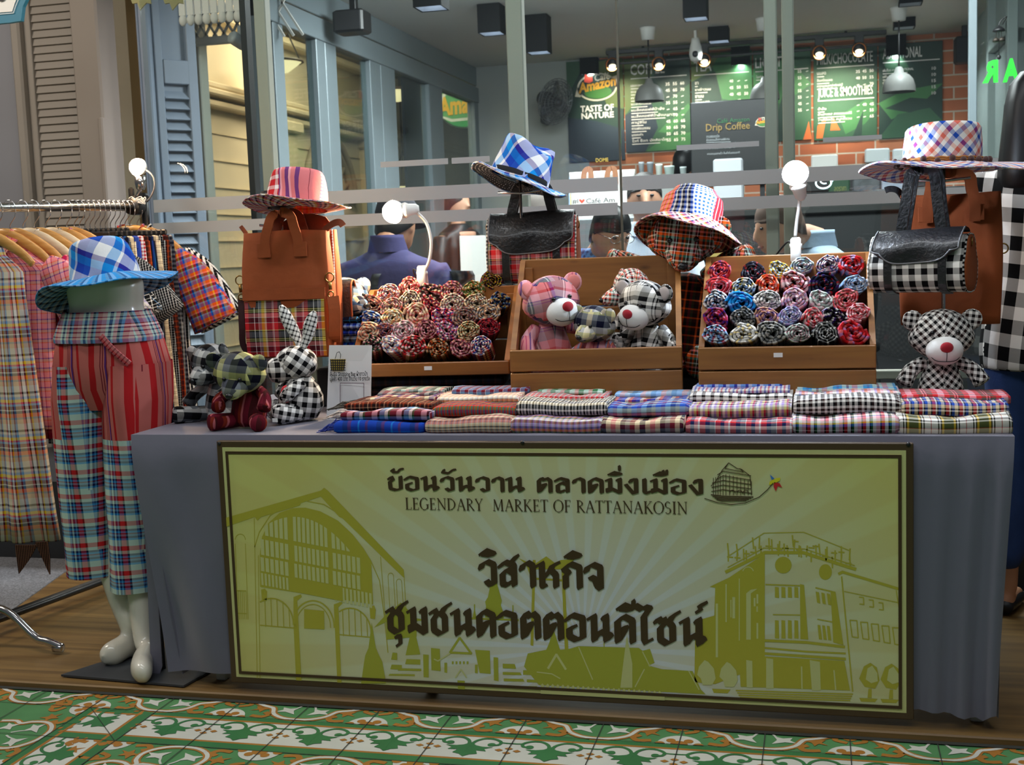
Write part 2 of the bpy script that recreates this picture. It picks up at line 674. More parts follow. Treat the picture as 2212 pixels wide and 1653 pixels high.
# ---- tiled walkway: every tile shape lies in the one floor mesh
f = MB()
ZT = -0.02
NQ = [0]
def fq(pts, mi, lay):
    NQ[0] += 1
    f.add([V((x, y, ZT + 0.0005 * lay + 0.000029 * (NQ[0] % 17))) for x, y in pts], [tuple(range(len(pts)))], None, mi, False)
def frect(x0, y0, x1, y1, mi, lay):
    fq([(x0, y0), (x1, y0), (x1, y1), (x0, y1)], mi, lay)
f.box((-1.5, -2.6, -0.07), (9, 5.4, 0.1), mi=0)
PT = 0.206
J0 = -0.142
XC = J0 - 9 * PT               # corner of the ornamental border
BT, BB = -0.165, -0.165 - PT
class Loc:
    """local tile axes: u along the border, w away from it"""
    def __init__(s, o, u, w):
        s.o, s.u, s.w = o, u, w
    def p(s, a, b):
        return (s.o[0] + s.u[0] * a + s.w[0] * b, s.o[1] + s.u[1] * a + s.w[1] * b)
    def poly(s, pts, mi, lay):
        q = [s.p(a, b) for a, b in pts]
        ar = sum(q[i][0] * q[(i + 1) % len(q)][1] - q[(i + 1) % len(q)][0] * q[i][1] for i in range(len(q)))
        if ar < 0:
            q.reverse()
        fq(q, mi, lay)
    def disc(s, a, b, r, mi, lay, a0=0, a1=360, n=14):
        s.poly([(a + r * math.cos(rad(a0 + (a1 - a0) * i / n)), b + r * math.sin(rad(a0 + (a1 - a0) * i / n))) for i in range(n + (0 if a1 - a0 == 360 else 1))], mi, lay)
    def line(s, pts, wd, mi, lay, k=4):
        ps = [(p.x, p.y) for p in smooth_path([(a, b, 0) for a, b in pts], k)] if k else pts
        for (a, b), (c, d) in zip(ps, ps[1:]):
            l = math.hypot(c - a, d - b) or 1
            nx, ny = -(d - b) / l * wd / 2, (c - a) / l * wd / 2
            ex, ey = (c - a) / l * wd * .25, (d - b) / l * wd * .25
            s.poly([(a + nx - ex, b + ny - ey), (a - nx - ex, b - ny - ey), (c - nx + ex, d - ny + ey), (c + nx + ex, d + ny + ey)], mi, lay)
def lobe(L, wmax):
    half = [(0, .006), (.04, .012), (.075, .035), (.09, .066), (.1, .078), (.13, .09), (.165, .113)]
    if wmax > .15:
        half = [(0, .006), (.04, .012), (.075, .035), (.09, .066), (.085, .1), (.07, .125), (.085, .15), (.08, .19)]
    path = [(-a, b) for a, b in reversed(half[1:])] + half
    L.line(path, .022, 3, 2, 3)
    L.line(path, .011, 2, 3, 3)
    for sg in (-1, 1):
        L.poly([(sg * a, b) for a, b in ((.018, .04), (.05, .055), (.078, .052), (.062, .068), (.068, .085), (.045, .078), (.026, .086), (.03, .065))], 2, 2)
        L.line([(sg * .03, .075), (sg * .022, .095), (sg * .01, .112)], .006, 2, 2)
        if wmax > .15:
            L.poly([(sg * a, b) for a, b in ((.018, .17), (.05, .155), (.07, .162), (.06, .145), (.066, .125), (.045, .135), (.026, .127), (.03, .15))], 2, 2)
def medal(L, wmax):
    L.disc(0, 0, .056, 2, 2, 0, 180)
    L.disc(0, 0, .022, 3, 3, 0, 180)
    for sg in (-1, 1):
        L.disc(sg * .022, .022, .012, 3, 3)
        L.disc(sg * .048, 0, .013, 3, 3, 0, 180)
        L.poly([(sg * a, b) for a, b in ((.052, .05), (.075, .058), (.085, .042), (.092, .062), (.112, .07), (.094, .078), (.09, .1), (.078, .08), (.058, .083), (.068, .066))], 3, 2)
        L.line([(sg * .075, .016), (sg * .105, .012), (sg * .118, .03), (sg * .104, .042)], .016, 3, 2)
        L.line([(sg * .01, .075), (sg * .035, .088), (sg * .03, .105), (sg * .01, .11)], .014, 3, 2)
    L.disc(0, .105, .018, 3, 2)
def scroll(L):
    for sg in (-1, 1):
        L.poly([(sg * a, b) for a, b in ((0, .066), (.016, .084), (.034, .09), (.062, .09), (.042, .102), (.05, .116), (.024, .114), (.032, .134), (.014, .14), (0, .154))], 1, 3)
        L.line([(sg * .004, .09), (sg * .008, .06), (sg * .028, .04), (sg * .054, .04), (sg * .074, .056), (sg * .07, .074), (sg * .052, .076)], .009, 1, 3)
        L.disc(sg * .054, .075, .0105, 1, 3)
        L.line([(sg * .073, .058), (sg * .09, .06), (sg * .104, .06)], .006, 1, 3, 0)
    for da, db in ((-.103, .092), (-.08, .104), (.103 - .023, .104), (-.103, .118), (.103, .092), (.103, .118)):
        L.poly([(da - .011, db), (da, db - .008), (da + .011, db), (da, db + .008)], 3, 3)
def strip(L, x0, x1):
    L.poly([(x0, 0), (x1, 0), (x1, PT), (x0, PT)], 2, 1)
    for a, b, mi in ((0, .022, 1), (.022, .031, 3), (.162, .171, 3), (.171, PT, 1)):
        L.poly([(x0, a), (x1, a), (x1, b), (x0, b)], mi, 2)
for k in range(-6, 15):
    x = J0 - k * PT
    L = Loc((x, BT), (1, 0), (0, 1))
    (lobe if k % 2 == 0 else medal)(L, .115)
    frect(x - .0013, -3.0, x + .0013, -0.05, 4, 5)
    if x > XC + PT * .9:
        L = Loc((x, BB), (1, 0), (0, -1))
        (medal if k % 2 == 0 else lobe)(L, .2)
    if x > XC + .5 * PT:
        scroll(Loc((x + PT / 2, BT), (1, 0), (0, -1)))
scroll(Loc((XC + .012, BT - .012), (.7071, .7071), (.7071, -.7071)))
strip(Loc((0, BT), (1, 0), (0, -1)), XC, J0 + 6 * PT)
strip(Loc((XC, 0), (0, -1), (1, 0)), -BT + .0, 2.2)
for k in range(0, 6):
    y = BT - k * PT
    L = Loc((XC, y), (0, -1), (-1, 0))
    (medal if k % 2 == 0 else lobe)(L, .2)
    if k:
        scroll(Loc((XC, y - PT / 2), (0, -1), (1, 0)))
    if k > 1:
        (medal if k % 2 else lobe)(Loc((XC + PT, y), (0, -1), (1, 0)), .2)
fq([(XC, BT), (XC + PT - .0026, BB), (XC + PT, BB), (XC + .0026, BT)], 4, 6)
for y in (BT, BB, BB - PT, BB - 2 * PT, BB - 3 * PT):
    frect(-4.5, y - .0011, 2.5, y + .0011, 4, 5)
frect(-5, -0.068, 2.5, -0.045, 4, 6)
struct('floor', f, [m_cem_green, m_cem_dgreen, m_cem_white, m_cem_orange, m_grout])
f = MB()
f.box((-1.5, 0.60, -0.035), (9, 1.3, 0.07), 0.004)
struct('wood_deck_floor', f, m_deck)
f = MB()
f.poly([(-4.5, 0.0, 0.004), (-2.73, 0.30, 0.004), (-2.93, 1.10, 0.004), (-2.9, 2.2, 0.004), (-5.5, 2.2, 0.004), (-5.5, 0, 0.004)], (0, 0, 1), 0.004)
tag(f.build('carpet', m_carpet), 'speckled grey carpet on the floor under the clothes rack', 'carpet')
f = MB()
f.box((-4.6, 1.8, -0.05), (4.0, 1.1, 0.1))
struct('street_floor', f, m_deck)

# ---- cafe floor, ceiling, walls
m_tile_in = mat('cafe_floor_tile', '2a2c2e', 0.4)
f = MB()
f.box((-2.4, 4.9, ZI - .17), (10, 7.2, .34))
f.box((-3.6, 11.5, ZI - .17), (9, 6, .34))
struct('cafe_floor', f, m_tile_in)
f = MB()
f.box(((XS + 2.4) / 2, (YG + YB) / 2 + .1, ZC + .05), (2.4 - XS, YB - YG + .3, .1))
struct('ceiling', f, m_ceil)
# back wall: grey plaster left, brick behind the menus
m_brick, nt, b = newmat('red_brick')
uvn = nt.nodes.new('ShaderNodeUVMap')
bt = nt.nodes.new('ShaderNodeTexBrick')
bt.inputs['Color1'].default_value = lin('b5623f')
bt.inputs['Color2'].default_value = lin('c47a55')
bt.inputs['Mortar'].default_value = lin('c9bba8')
bt.inputs['Scale'].default_value = 1
bt.inputs['Brick Width'].default_value = .30
bt.inputs['Row Height'].default_value = .095
bt.inputs['Mortar Size'].default_value = .006
nt.links.new(uvn.outputs[0], bt.inputs['Vector'])
nt.links.new(bt.outputs[0], b.inputs['Base Color'])
b.inputs['Roughness'].default_value = .8
f = MB()
f.box((-2.4, YB + .06, 1.6), (1.0, .12, 3.2), mi=0)
f.box((.05, YB + .06, 1.6), (3.9, .12, 3.2), mi=1)
struct('wall_back', f, [m_gwall, m_brick])
f = MB()
f.box((XR + .05, 6.4, 1.6), (.1, 2.2, 3.2))
struct('wall_right', f, m_gwall)
f = MB()
f.box((XR - .02, 5.0, 1.45), (.06, .09, 2.7), .004)
f.box((XR - .02, 5.9, 1.45), (.06, .07, 2.7), .004)
f.box((XR - .02, 5.45, 2.45), (.06, .9, .08), .004)
struct('trim_2', f, m_gwall)

# ---- glass side of the cafe: posts, header, panes
def yx(px, X=XS):
    return atx(px, 300, X).y
members = [(560, 578, m_post), (590, 611, m_alu), (682, 700, m_alu), (701, 724, m_alu), (796, 818, m_alu), (819, 849, m_alu), (922, 950, m_alu), (1020, 1044, m_alu)]
ys = []
f = MB()
for a, b_, mm in members:
    y0, y1 = yx(a), yx(b_)
    ys.append((y0, y1))
    f.box((XS, (y0 + y1) / 2, (ZI + 2.62) / 2), (.07, y1 - y0, 2.62 - ZI), .004)
yA, yZ = ys[0][0], YB
f.box((XS, (yA + yZ) / 2, 2.56), (.09, yZ - yA, .13), .004)
f.box((XS, (yA + yZ) / 2, 2.72), (.06, yZ - yA, .16), .004)
f.box((XS, (yA + yZ) / 2, ZI + .05), (.08, yZ - yA, .1), .004)
struct('door_1', f, m_alu)
m_pane = glass('door_pane', 'eaf1f0', .5)
for i in range(1, len(ys) - 1):
    if ys[i + 1][0] - ys[i][1] > .12:
        f = MB()
        f.box((XS, (ys[i][1] + ys[i + 1][0]) / 2, (ZI + 2.55) / 2), (.008, ys[i + 1][0] - ys[i][1], 2.45 - ZI))
        struct('window_%d' % (i + 1), f, m_pane)
f = MB()
y0, y1 = yx(882), yx(918)
f.box((XS - .03, (y0 + y1) / 2, 1.45), (.02, y1 - y0, 2.15))
struct('trim_3', f, mat('dark_door_film', '2c3440', .4))

# ---- street front: glass sheets between posts
m_front = glass('shop_glass', 'eef3f1', .5, .012, '8fa0a4')
m_frost = mat('frosted_band', '9b9d9c', .7)
xa, xb, xj = at(322, 300, YG).x, 1.35, at(1339, 300, YG).x
for i, (x0, x1) in enumerate(((xa, xj - .004), (xj + .004, xb))):
    f = MB()
    f.box(((x0 + x1) / 2, YG, 1.6), (x1 - x0, .01, 2.9))
    struct('window_%d' % (20 + i), f, m_front)
f = MB()
f.box((xj, YG, 1.6), (.0075, .012, 2.9))
struct('window_seal', f, mat('glass_seal', '4c4a3c', .5))
f = MB()
for a, b_, yy in ((563, 588, 1.32), (1101, 1136, 1.33), (1652, 1680, 1.32), (1690, 1716, 1.40)):
    x0, x1 = at(a, 200, yy).x, at(b_, 200, yy).x
    f.box(((x0 + x1) / 2, yy, 1.6), (x1 - x0, .05, 3.0), .004)
struct('trim_4', f, m_post)
f = MB()
x0 = at(533, 200, 1.34).x
f.box((x0 + .012, 1.34, 1.6), (.024, .05, 3.0), .002)
struct('trim_5', f, m_black)
# frosted bands stuck on the glass, with the peeled top one
f = MB()
def band(px0, px1, pya, pyb, ref=1220):
    za, zb = at(ref, pya, YG).z, at(ref, pyb, YG).z
    x0, x1 = at(px0, pya, YG).x, at(px1, pya, YG).x
    f.box(((x0 + x1) / 2, YG - .0065, (za + zb) / 2), (x1 - x0, .001, za - zb))
for a, b_ in ((330, 1335), (1345, 2300)):
    band(a, b_, 388, 418)
    band(a, b_, 443, 469)
band(822, 968, 328, 341)
band(976, 1058, 328, 341)
band(1462, 1640, 328, 339)
band(1778, 1905, 329, 338)
tag(f.build('frosted_film', m_frost), 'grey frosted film stripes stuck across the shop glass', 'window film')
f = MB()
zr = at(1900, 810, YG + .06).z
for x0, x1 in ((-1.5, 1.3),):
    f.box(((x0 + x1) / 2, YG + .08, zr), (x1 - x0, .05, .03), .003)
    f.box(((x0 + x1) / 2, YG + .08, .2), (x1 - x0, .05, .03), .003)
for i in range(19):
    f.box((-1.45 + i * .145, YG + .08, zr / 2 + .1), (.022, .03, zr - .2), .002)
struct('trim_6', f, m_post)

# ---- old street facade on the left
YF = 2.2
m_fwall = mat('facade_plaster', '8d8379', 0.8, noise_amt=.06, nscale=2)
m_fgrey = mat('facade_grey', '7f7f84', 0.8)
m_shut = mat('shutter_paint', '8a8278', 0.6)
m_blue = mat('blue_grey_paint', '7f8b9c', 0.5)
m_och = mat('ochre_reveal', '8c744c', 0.8)
def fx(px, Y=YF):
    return at(px, 210, Y).x
f = MB()
f.box(((fx(-160) + fx(42)) / 2, YF + .05, 1.7), (fx(42) - fx(-160), .1, 3.6), mi=0)
f.box(((fx(185) + fx(243)) / 2, YF - .01, 1.7), (fx(243) - fx(185), .16, 3.6), .01, mi=1)
f.box(((fx(236) + fx(243)) / 2, YF - .06, .95), (.025, .1, 1.9), .006, mi=1)
f.box(((fx(243) + fx(277)) / 2, YF + .22, 1.7), (fx(277) - fx(243), .1, 3.6), mi=2)
struct('wall_left', f, [m_fgrey, m_fwall, m_och])
def shutter(name, x0, x1, z0, z1, y, mm, n, rot=0, piv=None, stile=.03, rails=()):
    """louvred leaf: stiles, rails and slats"""
    fr, sl = MB(), MB()
    w = x1 - x0
    fr.box((x0 + stile / 2, y, (z0 + z1) / 2), (stile, .04, z1 - z0), .003)
    fr.box((x1 - stile / 2, y, (z0 + z1) / 2), (stile, .04, z1 - z0), .003)
    for z in (z0 + .02, z1 - .02) + tuple(rails):
        fr.box(((x0 + x1) / 2, y, z), (w - 2 * stile, .038, .05), .003)
    for i in range(n):
        z = z0 + .06 + (z1 - z0 - .12) * (i + .5) / n
        sl.box((0, 0, 0), (w - 2 * stile, .006, (z1 - z0) / n * 1.05), T=M.Translation(((x0 + x1) / 2, y, z)) @ rotm(-20))
    T = M.Translation(piv) @ rotm(0, 0, rot) @ M.Translation(-V(piv)) if piv else None
    if T is not None:
        fr.xf(T)
        sl.xf(T)
    o = fr.build(name, mm, kind='structure')
    o2 = sl.build('louvre_slats', mm, o, world=True)
    return o
shutter('window_30', fx(62), fx(186), .2, 3.3, YF + .02, m_shut, 80, stile=.035)
f = MB()
f.box(((fx(42) + fx(62)) / 2, YF + .03, 1.7), (fx(62) - fx(42), .14, 3.6), .01)
struct('trim_7', f, m_shut)
# the blue-grey leaf that stands open, turned into the passage
f = MB()
x0 = fx(277)
f.box((x0 + .035, YF + .16, 1.7), (.05, .1, 3.6), .006)
f.box((x0 + .008, YF + .13, 1.7), (.012, .05, 3.6), .004)
struct('trim_8', f, m_blue)
P0 = V((fx(298), YF + .16, 0))
f = MB()
wl = .215
f.box((P0.x + .02, P0.y, 1.7), (.04, .045, 3.6), .004)
f.box((P0.x + wl - .025, P0.y, 1.7), (.05, .045, 3.6), .004)
zt, zb = at(340, 138, 2.5).z, at(340, 190, 2.5).z
f.box((P0.x + wl / 2, P0.y, (zt + zb) / 2), (wl - .085, .044, zt - zb), .004)
f.box((P0.x + wl / 2, P0.y + .012, 2.6), (wl - .085, .012, 1.4))
f.box((P0.x + wl / 2, P0.y, .55), (wl - .085, .044, .3), .004)
for i in range(26):
    z = .75 + (zb - .77) * (i + .5) / 26
    f.box((0, 0, 0), (wl - .085, .007, .062), T=M.Translation((P0.x + wl / 2, P0.y, z)) @ rotm(-35))
f.xf(M.Translation(P0) @ rotm(0, 0, 52) @ M.Translation(-P0))
struct('door_2', f, m_blue)

# ---- passage with the cream building beyond
XP = -4.6
f = MB()
f.box((XP - .1, 9.5, 2.2), (.2, 9.4, 4.6), mi=0)
for i in range(26):
    z = ZI + .2 + i * .21
    if z < 2.3:
        f.box((XP + .004, 9.5, z), (.02, 9.4, .008), mi=1)
struct('wall_passage', f, [m_cream, m_creamd])
f = MB()
for z, o_ in ((2.42, .05), (2.5, .09), (2.56, .05)):
    f.box((XP + .03, 9.5, z), (.06 + o_ * 2, 9.4, .05), .012)
for z, o_ in ((3.1, .06), (3.2, .12), (3.27, .18)):
    f.box((XP + .03, 9.5, z), (.06 + o_ * 2, 9.4, .07), .015)
for y in (5.0, 7.1, 9.2, 11.3):
    f.box((XP + .04, y, 1.35), (.1, .34, 2.1), .01)
    f.box((XP + .06, y, 2.36), (.16, .42, .1), .015)
    f.box((XP + .05, y, .45), (.14, .4, .2), .01)
struct('trim_9', f, m_creamd)
f = MB()
for yc in (8.15,):
    for r0 in (.62, .5):
        pts = [(XP + .03, yc + r0 * math.cos(PI * i / 16), 1.75 + r0 * math.sin(PI * i / 16)) for i in range(17)]
        f.tube(pts, .035, 6)
    for i in range(1, 8):
        a = PI * i / 8
        f.tube([(XP + .03, yc + .1 * math.cos(a), 1.75 + .1 * math.sin(a)), (XP + .03, yc + .48 * math.cos(a), 1.75 + .48 * math.sin(a))], .022, 5)
struct('window_40', f, mat('fanlight', '9a8e78', .7))
f = MB()
f.box((XP + 1.0, 14.2, 2.2), (4.5, .2, 4.6))
struct('wall_far', f, m_cream)
f = MB()
f.box((-3.75, 9.0, 4.1), (1.9, 10.4, .1))
struct('ceiling_passage', f, mat('passage_ceiling', 'd8c8a4', .8))
f = MB()
p = at(428, 200, 3.4)
f.box((p.x, 3.4, 1.9), (.095, .1, 3.8), .006)
f.box((p.x, 3.4, ZI + .05), (.16, .16, .1), .01)
struct('column_1', f, m_post)
# lattice frieze over the passage
f = MB()
p0, p1 = at(395, 50, 3.3), at(530, 20, 3.3)
zl = p0.z
for i in range(12):
    for sg in (-1, 1):
        f.box((0, 0, 0), (.012, .012, .42), T=M.Translation((p0.x + i * .055, 3.3, zl + .06)) @ rotm(0, sg * 32, 0))
f.box(((p0.x + p1.x) / 2, 3.3, zl - .11), (p1.x - p0.x + .1, .05, .04), .004)
struct('trim_10', f, m_white)
f = MB()
for i in range(9):
    x = at(395 + i * 17, 40, 1.9).x
    z = at(420, 42, 1.9).z
    f.ell((x, 1.9, z), (.02, .012, .026), n=8, k=6)
    f.box((x, 1.9, z + .06), (.03, .01, .08))
f.box((at(462, 40, 1.9).x, 1.9, z + .11), (.32, .016, .03))
struct('trim_11', f, m_white)
# ================================================================== STALL TABLE, CLOTH, SIGNBOARD
ZT0 = 0.731
TX0, TX1, TD = -1.90, 0.447, 0.94
m_cloth = mat('grey_satin', '6d6c7c', 0.5, bump=.12, bscale=14, sheen=.3)
m_steel = mat('chrome', 'c9c9c9', 0.18, 1.0)
m_wleg = mat('table_leg_paint', 'b9b9b4', .5)
t = thing('folding_table', 'long folding table hidden under the grey cloth, white square feet showing below', 'table', ((TX0 + TX1) / 2, TD / 2, 0))
f = MB()
f.box(((TX0 + TX1) / 2, TD / 2 + .01, ZT0 - .022), (TX1 - TX0 - .03, TD - .05, .03), .004)
f.build('tabletop', mat('table_board', 'b8b5ab', .6), t, True)
for x in (at(2110, 1500, .05).x, at(935, 1500, .05).x, TX0 + .2):
    for y in (.06, TD - .08):
        f = MB()
        f.box((x, y, (ZT0 - .04) / 2), (.032, .03, ZT0 - .04), .003)
        f.build('leg', m_wleg, t, True)

# cloth: top sheet, front drop, the two ends
t = thing('tablecloth', 'plain grey cloth draped over the stall table down to the deck', 'tablecloth', ((TX0 + TX1) / 2, TD / 2, ZT0 - .005))
f = MB()
n = 60
rings = []
xl0, xr0 = at(283, 938, 0).x, at(2192, 945, 0).x
for i in range(2):
    pass
def top_pt(u, v):
    x = xl0 + (xr0 - xl0) * u
    return V((x, TD * v, ZT0 + .0015 * math.sin(u * 40) * math.sin(v * 9)))
vs, fs = [], []
nu, nv = 60, 8
for j in range(nv + 1):
    for i in range(nu + 1):
        vs.append(top_pt(i / nu, j / nv))
for j in range(nv):
    for i in range(nu):
        a = j * (nu + 1) + i
        fs.append((a, a + 1, a + nu + 2, a + nu + 1))
f.add(vs, fs)
f.build('top_sheet', m_cloth, t, True)
# front drop: its left edge runs in towards the foot, the right end gathers in folds
vs, fs = [], []
nu, nv = 150, 26
xl1, xr1 = at(372, 1487, 0).x, at(2150, 1558, 0).x
for j in range(nv + 1):
    v = j / nv
    for i in range(nu + 1):
        u = i / nu
        x = (xl0 + (xl1 - xl0) * v ** 1.15) * (1 - u) + (xr0 + (xr1 - xr0) * v) * u
        z = ZT0 - v * (ZT0 - .04 - .006 * math.sin(u * 23) + .012 * math.exp(-((u - 1) / .04) ** 2) - .02 * (u > .99) * 1)
        fold = 0
        eR = max(0, (u - .87) / .13)
        fold += eR * .017 * math.sin(u * 210 + .8 * math.sin(v * 3)) * (.3 + v)
        eL = max(0, (.2 - u) / .2)
        fold += eL * .012 * math.sin(v * 5 + u * 60) * v + eL * .02 * math.sin(u * 70 - v * 4) * v
        y = .0 - .012 * math.sin(PI * min(1, v * 8) / 2) - fold * min(1, v * 5)
        vs.append(V((x, y, z)))
for j in range(nv):
    for i in range(nu):
        a = j * (nu + 1) + i
        fs.append((a, a + nu + 1, a + nu + 2, a + 1))
f = MB()
f.add(vs, fs)
f.build('front_drop', m_cloth, t, True)
for nm, x, s in (('left_drop', xl0, 1), ('right_drop', xr0, -1)):
    vs, fs = [], []
    nu, nv = 34, 16
    for j in range(nv + 1):
        v = j / nv
        for i in range(nu + 1):
            u = i / nu
            xx = x + s * (.022 + .10 * v * (1 - u) * (.9 if s > 0 else .1) + (.012 * math.sin(u * 26) * v))
            vs.append(V((xx, (.0 + TD * u), ZT0 - v * (ZT0 - .03 - .03 * math.sin(u * 2)))))
    for j in range(nv):
        for i in range(nu):
            a = j * (nu + 1) + i
            fs.append((a, a + 1, a + nu + 2, a + nu + 1))
    f = MB()
    f.add(vs, fs)
    f.build(nm, m_cloth, t, True)
# loose corner strip hanging left of the front drop
f = MB()
pl = [at(308, 1075, .05), at(318, 1250, .05), at(327, 1472, .05), at(338, 1478, .05), at(350, 1440, .05), at(338, 1240, .05), at(322, 1075, .05)]
f.poly(pl, (0, -1, 0), .004)
f.build('corner_strip', m_cloth, t, True)
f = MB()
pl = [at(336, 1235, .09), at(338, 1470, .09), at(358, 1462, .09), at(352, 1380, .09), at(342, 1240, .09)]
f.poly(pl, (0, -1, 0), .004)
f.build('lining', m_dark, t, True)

# ------------------------------------------------------------------ signboard
YS = -0.028
YP = YS - .0042
m_brown = mat('sign_brown', '4d3a22', .45)
m_ink = mat('sign_dark_ink', '463217', .5)
m_pale = mat('sign_pale', 'cfd08c', .5)
m_olive = mat('sign_olive', 'bab23a', .5)
m_olive2 = mat('sign_olive_green', 'aeb03a', .5)
m_ray = mat('sign_print_ray', 'cbbf8a', .5)
# printed ground: bluish white at the glow of the artwork, yellow-green at the rim
m_ground, nt, b = newmat('sign_ground')
tc = nt.nodes.new('ShaderNodeUVMap')
uvs = tc.outputs[0]
cx, cz = at(1260, 1400, YS).x, at(1260, 1400, YS).z
def node(nt, kind, **kw):
    n = nt.nodes.new(kind)
    for k, v in kw.items():
        setattr(n, k, v)
    return n
L = nt.links.new
mp = node(nt, 'ShaderNodeMapping')
mp.inputs['Location'].default_value = (-cx, -cz, 0)
L(uvs, mp.inputs[0])
ln = node(nt, 'ShaderNodeVectorMath', operation='LENGTH')
sxyz = node(nt, 'ShaderNodeSeparateXYZ')
L(mp.outputs[0], sxyz.inputs[0])
cmb = node(nt, 'ShaderNodeCombineXYZ')
mm1 = node(nt, 'ShaderNodeMath', operation='MULTIPLY')
mm1.inputs[1].default_value = 1.35
L(sxyz.outputs[1], mm1.inputs[0])
L(sxyz.outputs[0], cmb.inputs[0])
L(mm1.outputs[0], cmb.inputs[1])
L(cmb.outputs[0], ln.inputs[0])
rp = node(nt, 'ShaderNodeValToRGB')
cr = rp.color_ramp
cr.elements[0].position, cr.elements[0].color = .12, lin('dfe4ee')
cr.elements[1].position, cr.elements[1].color = .98, lin('d8d67e')
e = cr.elements.new(.5)
e.color = lin('d8dcc0')
L(ln.outputs['Value'], rp.inputs[0])
at2 = node(nt, 'ShaderNodeMath', operation='ARCTAN2')
L(sxyz.outputs[0], at2.inputs[0])
L(sxyz.outputs[1], at2.inputs[1])
m2 = node(nt, 'ShaderNodeMath', operation='MULTIPLY')
m2.inputs[1].default_value = 42 / (2 * PI)
L(at2.outputs[0], m2.inputs[0])
fr_ = node(nt, 'ShaderNodeMath', operation='PINGPONG')
fr_.inputs[1].default_value = .5
L(m2.outputs[0], fr_.inputs[0])
r3 = node(nt, 'ShaderNodeValToRGB')
r3.color_ramp.elements[0].position, r3.color_ramp.elements[1].position = .26, .34
r3.color_ramp.elements[0].color = (1, 1, 1, 1)
r3.color_ramp.elements[1].color = (0, 0, 0, 1)
L(fr_.outputs[0], r3.inputs[0])
mx = node(nt, 'ShaderNodeMix', data_type='RGBA')
rr2 = node(nt, 'ShaderNodeMath', operation='MULTIPLY')
rr2.inputs[1].default_value = .3
L(r3.outputs[0], rr2.inputs[0])
L(rr2.outputs[0], mx.inputs[0])
L(rp.outputs[0], mx.inputs[6])
mx.inputs[7].default_value = lin('d0c070')
L(mx.outputs[2], b.inputs['Base Color'])
b.inputs['Roughness'].default_value = .5

q0, q1 = at(467, 953, YS), at(1974, 1556, YS)
bx0, bx1, bz1, bz0 = q0.x, q1.x, q0.z, q1.z
sign = thing('signboard', 'wide yellow market signboard with brown border fixed along the table front', 'signboard', ((bx0 + bx1) / 2, YS, bz0))
f = MB()
f.box(((bx0 + bx1) / 2, YS + .008, (bz0 + bz1) / 2), (bx1 - bx0, .016, bz1 - bz0), .002)
f.build('board', m_brown, sign, True)
def rect(mb, x0, x1, z0, z1, y, mi=0):
    mb.poly([(x0, y, z0), (x1, y, z0), (x1, y, z1), (x0, y, z1)], (0, -1, 0), .0006, mi)
f = MB()
b1 = .0175
rect(f, bx0 + b1, bx1 - b1, bz0 + b1, bz1 - b1, YS - .001)
f.build('pale_edge', m_pale, sign, True)
f = MB()
b2, b3 = .028, .036
for x0, x1, z0, z1 in ((bx0 + b2, bx1 - b2, bz0 + b2, bz0 + b3), (bx0 + b2, bx1 - b2, bz1 - b3, bz1 - b2), (bx0 + b2, bx0 + b3, bz0 + b3, bz1 - b3), (bx1 - b3, bx1 - b2, bz0 + b3, bz1 - b3)):
    rect(f, x0, x1, z0, z1, YS - .0050)
f.build('inner_border', m_ink, sign, True)
f = MB()
rect(f, bx0 + b2, bx1 - b2, bz0 + b2, bz1 - b2, YS - .0026)
f.build('printed_ground', m_ground, sign, True)
for px, py in ((474, 958), (1129, 956), (1962, 960)):
    f = MB()
    p = at(px, py, YS - .002)
    f.lathe([(.0045, 0), (.0055, .002), (.003, .0045)], 10, T=M.Translation(p) @ rotm(90))
    f.build('fixing_screw', m_black, sign, True)

# --- artwork: the station hall on the left, temples in the middle, the picture house on the right
art = MB()                       # 0 olive, 1 pale ground tone, 2 green olive
PY = YS - .0034
NA = [0]
def clip(ps):
    for ax, lim, sg in ((0, bx0 + b1, 1), (0, bx1 - b1, -1), (2, bz0 + b1, 1), (2, bz1 - b1, -1)):
        o = []
        for i in range(len(ps)):
            p, q = ps[i - 1], ps[i]
            a, c = (p[ax] - lim) * sg, (q[ax] - lim) * sg
            if (a >= 0) != (c >= 0):
                o.append(p.lerp(q, a / (a - c)))
            if c >= 0:
                o.append(q)
        ps = o
        if len(ps) < 3:
            return None
    return ps
def put(ps, mi, lay):
    NA[0] += 1
    y = PY - .0003 * lay - .000033 * (NA[0] % 9)
    ps = clip([V((p.x, y, p.z)) for p in ps])
    if ps:
        art.poly(ps, (0, -1, 0), 0, mi)
def ap(pts, mi=0, lay=0):
    put([at(x, y, PY) for x, y in pts], mi, lay)
def al(pts, w, mi=0, lay=0):
    ps = [at(x, y, PY) for x, y in pts]
    hw = w * sc(PY, pts[0][0], pts[0][1]) / 2
    for a, b in zip(ps, ps[1:]):
        d = b - a
        if d.length < 1e-6:
            continue
        d.normalize()
        nn = V((-d.z, 0, d.x)) * hw
        e = d * hw * .4
        put([a - nn - e, b - nn + e, b + nn + e, a + nn - e], mi, lay)
ap([(480, 1121), (693, 1060), (700, 1054), (708, 1060), (872, 1231), (874, 1250), (823, 1201), (818, 1196), (740, 1120), (733, 1117), (693, 1073), (650, 1087), (648, 1092), (564, 1117), (556, 1125), (550, 1117), (481, 1141)])
def arc(cx, cy, rx, ry, a0, a1, n=18, tilt=0.0):
    return [(cx + rx * math.cos(rad(a0 + (a1 - a0) * i / n)), cy - ry * math.sin(rad(a0 + (a1 - a0) * i / n)) + tilt * (math.cos(rad(a0 + (a1 - a0) * i / n)))) for i in range(n + 1)]
